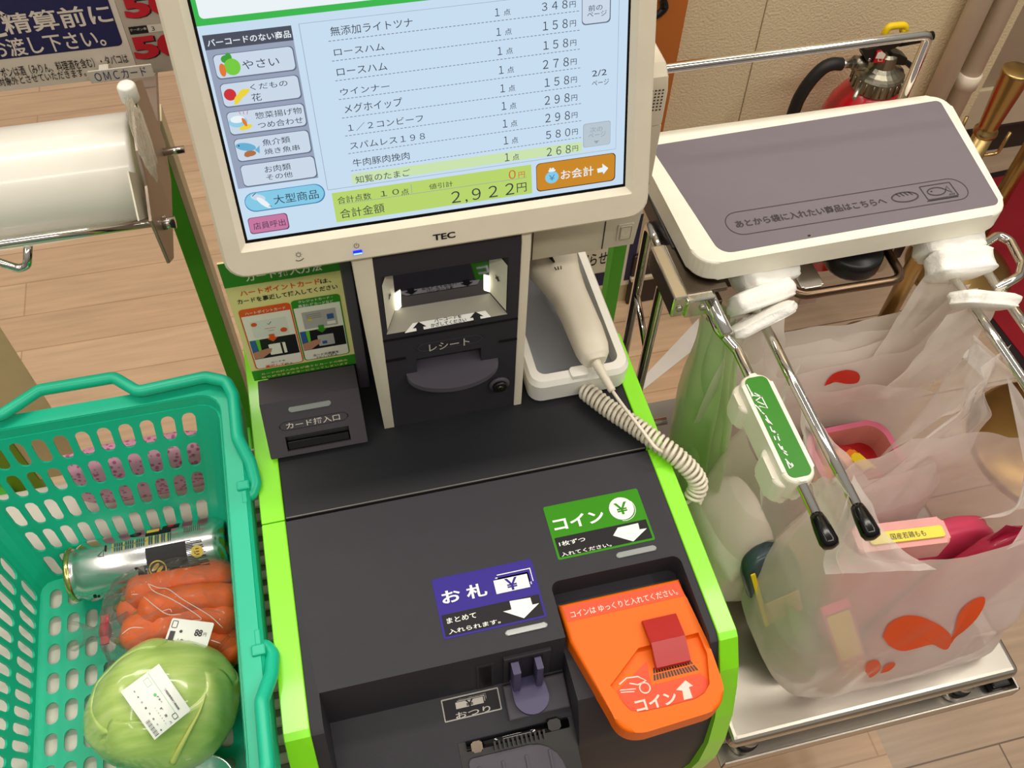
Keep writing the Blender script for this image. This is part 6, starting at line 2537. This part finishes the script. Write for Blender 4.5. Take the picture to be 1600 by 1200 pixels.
def bag_body(secs, mt, seed, amp, nu=72, nv=40, pleat=0.0):
    """closed-bottom film bag through sections (z, cx, cy, hx, hy, e)"""
    def at(u, v):
        f_ = v * (len(secs) - 1)
        i = min(int(f_), len(secs) - 2)
        t_ = f_ - i
        t_ = t_ * t_ * (3 - 2 * t_)
        z, cx, cy, hx, hy, e = [secs[i][k] * (1 - t_) + secs[i + 1][k] * t_ for k in range(6)]
        a = 2 * pi * u
        x = math.copysign(abs(cos(a)) ** (2 / e), cos(a))
        y = math.copysign(abs(sin(a)) ** (2 / e), sin(a))
        p = V((cx + x * hx, cy + y * hy, z))
        w = min(1.0, v * 5)
        n = noise.noise(V((a * 0.0 + p.x * 16 + seed, p.y * 16, p.z * 7))) * 0.65 + noise.noise(V((p.x * 38 + seed, p.y * 38, p.z * 16))) * 0.35
        ridge = abs(noise.noise(V((p.x * 11 + seed, p.y * 11 + p.z * 9, p.z * 5)))) - 0.25
        d = V((x / max(hx, 0.01), y / max(hy, 0.01), 0)).normalized()
        return p + d * (n * amp + ridge * amp * 0.9) * w + V((0, 0, n * amp * 0.35 * w))
    mb = MB()
    mb.grid(at, nu, nv, mt, True, True)
    b = [at(k / nu, 0.0) for k in range(nu)]
    z, cx, cy, hx, hy, e = secs[0]
    mb.grid(lambda u, v: at(u, 0.0).lerp(V((cx, cy, z)), v * 0.999), nu, 4, mt, True, True)
    return mb, at


def strap(p0, w0, p1, w1, mid, mt, seed, amp=0.006, n=26, k=12):
    """film strip from p0 to p1; w0,w1 half-width vectors; mid = sag"""
    p0, p1, w0, w1, mid = V(p0), V(p1), V(w0), V(w1), V(mid)

    def at(u, v):
        c = p0 * (1 - v) ** 2 + mid * 2 * v * (1 - v) + p1 * v * v
        w = w0 * (1 - v) + w1 * v
        p = c + w * (2 * u - 1)
        q = wob(p, seed, 24) * amp * sin(pi * min(1, max(0, v))) + wob(V((u * 8, v * 1.2, seed)), seed, 1.0) * amp * 0.7 * min(1, 4 * (1 - v), 4 * v + 0.3)
        return p + q
    return MB().grid(at, k, n, mt, True)


from mathutils.bvhtree import BVHTree


def skin_mark(skin, outlines, out, rings=5):
    """printed mark: outlines seen in the photograph laid on the film's own surface"""
    bvh = BVHTree.FromPolygons([tuple(v) for v in skin.v], skin.f)
    mb = MB()

    def place(q):
        d = ray(q[0], q[1]).normalized()
        h, n, i_, dist = bvh.ray_cast(CAM, d)
        if h is None:
            return None
        if n.dot(d) > 0:
            n = -n
        return h + n * out
    for mt, pts in outlines:
        pp = [(p.x, p.y) for p in smooth_path([(x, y, 0) for x, y in pts + pts[:1]], 3)[:-1]]
        c = (sum(p[0] for p in pp) / len(pp), sum(p[1] for p in pp) / len(pp))
        n = len(pp)
        vs = [place((c[0] + (p[0] - c[0]) * k / rings, c[1] + (p[1] - c[1]) * k / rings)) for k in range(1, rings + 1) for p in pp] + [place(c)]
        if any(v is None for v in vs):
            continue
        fs = [(k * n + i, k * n + (i + 1) % n, (k + 1) * n + (i + 1) % n, (k + 1) * n + i) for k in range(rings - 1) for i in range(n)]
        fs += [(n * rings, (i + 1) % n, i) for i in range(n)]
        mb.add(vs, fs, mt, True)
    return mb


# stack of unused bags hanging at the back of the rails
stk = thing('bag_stack', 'stack of unused white carrier bags with a red leaf mark hanging under the tray', 'bag stack', (0.55, 0.585, 0.84))
YS = 0.572


def sheet_fn(y0, zb_, seed, amp, xl, xr, dip):
    def at(u, v):
        x = xl + (xr - xl) * u
        # U-shaped top edge
        du = abs(u - 0.52) / 0.5
        top = dip + (0.835 - dip) * min(1, max(0, (du - 0.46) / 0.30)) ** 1.6
        z = zb_ + (top - zb_) * v
        y = y0 - 0.012 * (1 - v) * sin(pi * u)
        p = V((x, y, z))
        nr = max(0, (z - 0.70) / 0.13)
        x2 = x
        if u < 0.3:
            x2 = x + (0.428 - x) * min(1, nr) * 0.55
        if u > 0.72:
            x2 = x + (0.672 - x) * min(1, nr) * 0.55
        p.x = x2
        return p + wob(p, seed, 8) * amp + wob(p, seed + 3, 22) * amp * 0.35
    return at


SH = [(YS + 0.018, 0.50, 1.0, 0.010, 0.398, 0.706, 0.775, BAGT), (YS + 0.010, 0.50, 4.0, 0.009, 0.400, 0.708, 0.758, BAGT), (YS + 0.002, 0.49, 7.0, 0.008, 0.402, 0.710, 0.742, BAGT), (YS - 0.008, 0.48, 9.5, 0.007, 0.404, 0.712, 0.728, BAGW)]
for k, (y0, zb_, seed, amp, xl, xr, dip, mt) in enumerate(SH):
    fn = sheet_fn(y0, zb_, seed, amp, xl, xr, dip)
    m = MB()
    m.grid(fn, 64, 34, mt, True)
    sh = part('bag_sheet', m, stk)
    front_sheet, front_mesh = sh, m


zb3 = lambda pts: [(1050 + x * 0.34375, 560 + y * 0.34375) for x, y in pts]
part('leaf_mark', skin_mark(front_mesh, [(LOGOR, zb3([(455, 95), (480, 62), (520, 36), (560, 30), (620, 50), (690, 95), (668, 132), (640, 110), (590, 78), (520, 80)])), (LOGOR, zb3([(690, 122), (705, 92), (735, 64), (790, 48), (838, 58), (852, 82), (838, 108), (790, 112), (740, 104)]))], 0.0015), front_sheet, label='red leaf mark')


def handle_slab(c, hx, hz, th, tilt, seed):
    """thick pad of welded handles threaded on a rail"""
    m = MB()
    R_ = Matrix.Rotation(tilt[0], 4, 'X') @ Matrix.Rotation(tilt[1], 4, 'Z') @ Matrix.Rotation(tilt[2], 4, 'Y')

    def at(u, v):
        a, b = 2 * pi * u, pi * (v - 0.5)
        e1, e2 = 2 / 3.4, 2 / 5.0
        s_ = lambda t_, e: math.copysign(abs(t_) ** e, t_)
        x = s_(cos(a), e1) * abs(cos(b)) ** e2
        z = s_(sin(a), e1) * abs(cos(b)) ** e2
        y = s_(sin(b), e2)
        n = noise.noise(V((x * 2 + seed, z * 2, y))) * 0.14 + 0.03 * sin(y * 16 + seed)
        p = V((x * hx * (1 + n), y * th, z * hz * (1 + n) + 0.006 * x * x))
        return V(c) + (R_ @ p)
    m.grid(at, 40, 22, HANDM, True, True)
    return m


for c, hx, hz, th, tl, sd in ((onz(1192, 428, 0.848), 0.034, 0.026, 0.018, (0.5, 0.1, 0.1), 1), (onz(1184, 466, 0.842), 0.036, 0.026, 0.012, (0.55, 0.15, 0.1), 2), (onz(1188, 500, 0.842), 0.037, 0.022, 0.007, (0.7, 0.3, -0.1), 3),
                              (onz(1478, 384, 0.848), 0.038, 0.026, 0.014, (0.4, -0.1, 0.0), 4), (onz(1494, 414, 0.846), 0.038, 0.024, 0.016, (0.45, -0.05, 0.1), 5), (onz(1532, 470, 0.842), 0.040, 0.022, 0.009, (0.6, -0.2, 0.25), 6)):
    part('handle_pad', handle_slab(c, hx, hz, th, tl, sd), stk, label='thick white pad of stacked bag handles')
# straps between the pads and the sheets
for a, wa, b, wb, mid, sd in ((onz(1188, 500, 0.838), (0.030, 0.004, 0), (0.436, 0.560, 0.675), (0.052, 0.004, 0), (0.430, 0.556, 0.79), 11),
                              (onz(1520, 480, 0.838), (0.034, 0.004, 0), (0.672, 0.552, 0.665), (0.052, 0.004, 0), (0.672, 0.535, 0.79), 12),
                              (onz(1480, 420, 0.838), (0.030, 0.004, 0), (0.655, 0.572, 0.68), (0.052, 0.004, 0), (0.650, 0.575, 0.79), 13)):
    part('strap', strap(b, wb, a, wa, mid, BAGT, sd), stk)

# stack of bags, reflected green painted in, hanging on the outer left rail
gst = thing('bag_stack', 'stack of unused carrier bags tinted with painted green reflection, hanging beside the chrome uprights', 'bag stack', (0.392, 0.58, 0.84))
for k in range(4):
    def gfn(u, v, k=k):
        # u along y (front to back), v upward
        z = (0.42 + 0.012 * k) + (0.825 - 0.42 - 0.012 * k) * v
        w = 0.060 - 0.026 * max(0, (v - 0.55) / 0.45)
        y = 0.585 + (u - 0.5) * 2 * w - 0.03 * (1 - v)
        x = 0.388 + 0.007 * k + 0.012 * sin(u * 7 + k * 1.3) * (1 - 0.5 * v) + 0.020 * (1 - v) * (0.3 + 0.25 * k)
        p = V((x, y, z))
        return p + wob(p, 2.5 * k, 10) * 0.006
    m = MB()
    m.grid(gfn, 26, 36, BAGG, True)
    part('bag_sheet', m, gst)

# ---- middle bag with goods
ZP = 0.4505
midbag = thing('shopping_bag', 'clear white carrier bag hanging open behind the front bag, a pink tub showing inside', 'shopping bag', (0.53, 0.47, ZP))
secsA = [(ZP + 0.002, 0.52, 0.475, 0.105, 0.060, 3.4), (0.50, 0.52, 0.475, 0.122, 0.080, 3.2), (0.58, 0.525, 0.475, 0.132, 0.084, 3.0), (0.66, 0.535, 0.478, 0.134, 0.076, 2.8), (0.712, 0.545, 0.482, 0.128, 0.062, 2.6)]
m, atA = bag_body(secsA, BAGC, 4.2, 0.008)
part('body', m, midbag)
hA = onz(1240, 592, RZ_ + 0.004)
hB = onz(1556, 556, RZ_ + 0.002)
for p1, w1, p0, w0, mid, sd in ((hA, (0.020, 0.020, 0.002), (0.440, 0.470, 0.690), (0.030, 0.050, 0.0), (0.424, 0.478, 0.79), 21), (hA, (-0.004, 0.026, 0.001), (0.500, 0.425, 0.690), (0.050, -0.012, 0.0), (0.450, 0.440, 0.77), 23),
                                (hB, (-0.010, 0.030, 0.002), (0.628, 0.492, 0.672), (0.060, 0.036, 0.0), (0.672, 0.500, 0.77), 25), (hB, (-0.024, -0.010, 0.0), (0.590, 0.425, 0.690), (0.085, 0.012, 0.0), (0.655, 0.435, 0.76), 27)):
    part('handle', strap(p0, w0, p1, w1, mid, BAGC, sd, 0.010), midbag)

# ---- front bag with goods
fbag = thing('shopping_bag', 'full white carrier bag with orange leaf marks standing at the front of the scale plate', 'shopping bag', (0.58, 0.345, ZP))
secsB = [(ZP + 0.002, 0.594, 0.334, 0.132, 0.066, 7.0), (0.475, 0.584, 0.338, 0.146, 0.075, 4.6), (0.53, 0.570, 0.345, 0.160, 0.084, 3.2), (0.60, 0.568, 0.348, 0.160, 0.086, 3.0), (0.67, 0.572, 0.352, 0.150, 0.078, 2.8), (0.768, 0.578, 0.360, 0.138, 0.066, 2.8)]
m, atB = bag_body(secsB, BAGW, 8.8, 0.011, 110, 60)
bodyB = m
bb = part('body', m, fbag)


zb4 = lambda pts: [(1050 + x * 0.34375, 790 + y * 0.34375) for x, y in pts]
big = [(LOGOO, zb4([(955, 590), (985, 530), (1050, 497), (1110, 495), (1170, 515), (1230, 550), (1268, 592), (1255, 640), (1228, 648), (1180, 625), (1100, 645), (1040, 655), (985, 630)])),
       (LOGOO, zb4([(1266, 600), (1280, 560), (1300, 490), (1340, 440), (1390, 412), (1418, 412), (1415, 450), (1380, 510), (1330, 560), (1290, 590), (1262, 625), (1240, 640)]))]
part('leaf_mark', skin_mark(bodyB, big, 0.0018), bb, label='large orange leaf mark printed on the bag')
for sm_ in ([[(875, 745), (885, 710), (925, 695), (945, 715), (940, 745), (905, 775), (888, 765)], [(945, 757), (972, 716), (1005, 706), (1012, 720), (985, 745)]], [[(1090, 800), (1100, 770), (1120, 757), (1138, 765), (1132, 795), (1110, 818), (1095, 820)]]):
    part('leaf_mark', skin_mark(bodyB, [(LOGOO, zb4(q)) for q in sm_], 0.0018, 3), bb, label='small orange leaf mark printed on the bag')
hC = onz(1325, 772, RZ_ + 0.004)
hD = V((0.667, 0.392, RZ_ + 0.002))
for p1, w1, p0, w0, mid, sd in ((hC, (0.014, 0.018, 0.001), (0.470, 0.300, 0.760), (0.055, -0.010, 0.0), (0.445, 0.325, 0.775), 31), (hC, (-0.003, 0.020, 0.0), (0.438, 0.360, 0.760), (0.006, 0.056, 0.0), (0.428, 0.360, 0.78), 33),
                                (hD, (0.016, 0.016, 0.0), (0.708, 0.360, 0.760), (0.008, 0.056, 0.0), (0.700, 0.365, 0.78), 35), (hD, (-0.016, 0.016, 0.0), (0.660, 0.300, 0.760), (0.055, 0.006, 0.0), (0.672, 0.330, 0.775), 37)):
    part('handle', strap(p0, w0, p1, w1, mid, BAGC, sd, 0.009), fbag)
# loose flap of the right handle
m = strap((0.640, 0.330, 0.765), (0.05, 0.0, 0.0), onz(1585, 650, 0.80), (0.02, 0.05, 0.0), (0.68, 0.34, 0.77), BAGC, 41, 0.012)
part('handle_flap', m, fbag)

# ---- goods in the bags
PINK = mat('pink tub plastic', (232, 122, 152), 0.35)
PINKL = mat('pale pink tub lining', (214, 138, 128), 0.4)
REDL = mat('red wrapper', (176, 22, 26), 0.35)
YELL = mat('yellow wrapper', (246, 214, 22), 0.35)
ORAN = mat('orange wrapper', (240, 130, 30), 0.35)
TISS = mat('white quilted paper', (240, 226, 218), 0.8, bump=0.4, bscale=80)
PSTRIPE = mat('pink stripe print', (228, 110, 160), 0.5)
tub = thing('sweets_tub', 'open pink-rimmed tub of red and yellow sweets in the middle bag', 'tub', (0.585, 0.500, ZP + 0.003))
tc_ = V((0.593, 0.500, 0))
m = MB()
fo = rrect(tc_.x - 0.062, tc_.x + 0.050, tc_.y - 0.052, tc_.y + 0.044, 0.026, 7)
fi = rrect(tc_.x - 0.054, tc_.x + 0.042, tc_.y - 0.046, tc_.y + 0.036, 0.022, 7)
fbm = rrect(tc_.x - 0.050, tc_.x + 0.038, tc_.y - 0.042, tc_.y + 0.032, 0.018, 7)
Zt = 0.622
m.ring(F0, fbm, fo, ZP + 0.004, Zt, PINKL)
m.ring(F0, fo, fi, Zt, Zt + 0.001, PINK)
m.ring(F0, fi, fbm, Zt + 0.001, 0.588, PINKL)
m.add([F0.p(u, v, ZP + 0.004) for u, v in fbm], [list(range(len(fbm)))[::-1]], PINKL)
m.add([F0.p(u, v, 0.589) for u, v in fbm], [list(range(len(fbm)))], REDL)
part('tub', m, tub)
for px_, py_, rx, ry, ro, mt, nm in ((1290, 712, 0.030, 0.014, 0.2, REDL, 'red_sweet'), (1318, 704, 0.016, 0.010, -0.4, REDL, 'red_sweet'), (1322, 716, 0.004, 0.018, 0.3, ORAN, 'orange_sweet'), (1343, 718, 0.008, 0.018, 0.45, ORAN, 'orange_sweet'), (1350, 723, 0.0075, 0.017, 0.45, YELL, 'yellow_sweet'), (1288, 742, 0.013, 0.010, 0.9, ORAN, 'orange_sweet'), (1360, 745, 0.014, 0.010, 0.3, REDL, 'red_sweet'), (1330, 750, 0.02, 0.012, 0.1, REDL, 'red_sweet')):
    p = onz(px_, py_, 0.612)
    m = MB()
    f_ = Fr((p.x, p.y, 0.590 + 0.001 * len(tub.children)), (cos(ro), sin(ro), 0), (-sin(ro), cos(ro), 0))
    m.prism(f_, rrect(-rx, rx, -ry, ry, min(rx, ry) * 0.5), 0, 0.016, mt, 0.003)
    part(nm, m, tub)
tp = thing('paper_pack', 'white quilted paper pack with a pink stripe at the left of the middle bag', 'paper pack', (0.425, 0.47, ZP + 0.002))
m = MB()
pc = onz(1150, 800, 0.60)
m.grid(pillow((0.428, 0.470, ZP + 0.068), 0.044, 0.070, 0.066, 3.0, 3.6, 0.12), 40, 24, TISS, True, True)
part('pack', m, tp)
m = MB()
fnp = pillow((0.428, 0.470, ZP + 0.068), 0.0448, 0.071, 0.067, 3.0, 3.6, 0.12)
m.grid(lambda u, v: fnp(0.80 + 0.05 * u, 0.25 + 0.6 * v), 4, 20, PSTRIPE, True)
part('stripe', m, tp, label='pink stripe')
og = thing('orange_packet', 'small orange packet at the bottom of the middle bag', 'packet', (0.50, 0.435, ZP + 0.002))
m = MB()
m.grid(pillow((0.495, 0.432, ZP + 0.045), 0.035, 0.022, 0.043, 5.0, 3.0, 0.1), 30, 18, mat('pale orange film', (238, 150, 70), 0.4), True, True)
part('pouch', m, og)

DRED = mat('crimson film', (168, 26, 62), 0.3, coat=0.4)
MAG = mat('pink red film', (214, 70, 104), 0.32, coat=0.3)
rp_ = thing('snack_packet', 'crimson snack packet leaning in the right half of the front bag', 'packet', (0.64, 0.345, ZP + 0.004))
m = MB()
f_ = pillow((0, 0, 0), 0.052, 0.016, 0.128, 1.0, 3.4, 0.16)
Mx = Matrix.Translation((0.632, 0.316, ZP + 0.128)) @ Matrix.Rotation(radians(-8), 4, 'X') @ Matrix.Rotation(radians(30), 4, 'Y')
m.grid(lambda u, v: Mx @ f_(u, v), 40, 28, DRED, True, True)
part('pouch', m, rp_)
m = MB()
m.grid(lambda u, v: Mx @ V((-0.05 + 0.1 * u, 0.0015, 0.100 + 0.028 * v)), 8, 3, DRED, True)
part('seal', m, rp_)
rp2 = thing('snack_packet', 'pink red snack packet lying low in the middle of the front bag', 'packet', (0.55, 0.35, ZP + 0.004))
m = MB()
f2 = pillow((0, 0, 0), 0.105, 0.022, 0.098, 6.0, 3.6, 0.12)
Mx2 = Matrix.Translation((0.600, 0.352, ZP + 0.105)) @ Matrix.Rotation(radians(-12), 4, 'X') @ Matrix.Rotation(radians(-4), 4, 'Y')
m.grid(lambda u, v: Mx2 @ f2(u, v), 40, 24, MAG, True, True)
part('pouch', m, rp2)
ys = thing('candy_pack', 'slim yellow and pink stick pack against the front of the front bag', 'packet', (0.52, 0.285, ZP + 0.003))
sp_ = [onz(1305, 960, 0.60), onz(1340, 1062, 0.475)]
A = ony(1308, 955, 0.308)
Bq = ony(1342, 1060, 0.288)
ax_ = (A - Bq).normalized()
fs_ = Fr(Bq, V((0, -1, 0)).cross(ax_) * -1, ax_)
if fs_.N.y > 0:
    fs_ = Fr(Bq, -fs_.X, ax_)
m = MB()
Ls = (A - Bq).length
m.prism(fs_, rrect(-0.016, 0.016, 0.0, Ls, 0.003), -0.010, 0.0, mat('candy pink film', (226, 40, 118), 0.35), 0.003)
m.poly(fs_, rrect(-0.013, 0.013, Ls * 0.35, Ls * 0.98, 0.004), YELL, 0.0006)
m.text(fs_, 'チョコ', (-0.012, 0.008), (0.012, Ls * 0.3), YELL, 0.02, 0.0008)
part('wrapper', m, ys)
lb = thing('yellow_label_pack', 'tray pack with a yellow label strip at the mouth of the front bag', 'packet', (0.60, 0.39, ZP + 0.1))
m = MB()
ql = [onz(*q, 0.738) for q in ((1362, 852), (1366, 836), (1472, 822), (1478, 838))]
fl3 = Fr(ql[0], ql[3] - ql[0], ql[1] - ql[0])
w3 = (ql[3] - ql[0]).length
m.prism(fl3, rrect(-0.014, w3 + 0.006, -0.006, 0.024, 0.005), -0.035, -0.002, mat('pink wrapped tray', (214, 150, 146), 0.3, coat=0.4), 0.004)
part('foam_tray', m, lb)
m = MB()
h3 = (ql[1] - ql[0]).length
m.prism(fl3, rrect(0.0, w3, 0.0, h3, 0.003), -0.001, 0.001, mat('yellow label', (226, 208, 70), 0.4))
m.text(fl3, '国産若鶏もも', (w3 * 0.28, h3 * 0.2), (w3 * 0.75, h3 * 0.75), INKG, 0.0, 0.0014)
part('yellow_strip', m, lb, label='yellow label strip')
vg = thing('leafy_greens', 'bunch of leafy greens lying at the left bottom of the front bag', 'vegetable', (0.43, 0.34, ZP + 0.003))
LEAFM = mat('leafy green', (84, 138, 44), 0.5, var=0.25, nscale=30)
m = MB()
for k in range(9):
    a0 = V((0.490 + 0.004 * k, 0.298 + 0.006 * k, ZP + 0.012 + 0.006 * (k % 4)))
    a1 = a0 + V((-0.055 - 0.003 * (k % 3), 0.075 - 0.012 * (k % 5), 0.03 + 0.018 * (k % 4)))
    md = (a0 + a1) / 2 + V((-0.012, -0.01, 0.012))

    def lf(u, v, a0=a0, a1=a1, md=md, k=k):
        c = a0 * (1 - v) ** 2 + md * 2 * v * (1 - v) + a1 * v * v
        w = 0.016 * sin(pi * min(1, 0.08 + 0.92 * v)) ** 0.7
        return c + V((0.5, 0.7, 0.35)) * w * (2 * u - 1) + V((0, 0, 0.004 * sin(9 * u + k)))
    m.grid(lf, 6, 12, LEAFM, True)
part('leaves', m, vg)
bl_ = thing('blue_packet', 'dark blue and green packet in the left of the front bag above the greens', 'packet', (0.435, 0.385, ZP + 0.07))
m = MB()
fbk = pillow((0, 0, 0), 0.034, 0.018, 0.062, 4.0, 3.2, 0.12)
Mb = Matrix.Translation((0.442, 0.385, ZP + 0.118)) @ Matrix.Rotation(radians(-20), 4, 'X') @ Matrix.Rotation(radians(-16), 4, 'Y')
m.grid(lambda u, v: Mb @ fbk(u, v), 30, 20, mat('navy green film', (58, 74, 84), 0.35, coat=0.3), True, True)
part('pouch', m, bl_)
m = MB()
m.box(-0.022, 0.022, -0.0205, -0.0185, -0.045, -0.008, mat('buff print', (196, 160, 110), 0.45), 0.001)
m.box(-0.028, -0.022, -0.019, -0.017, -0.05, 0.05, YELL, 0.001)
m.xform(Mb)
part('front_print', m, bl_, label='buff and yellow print')
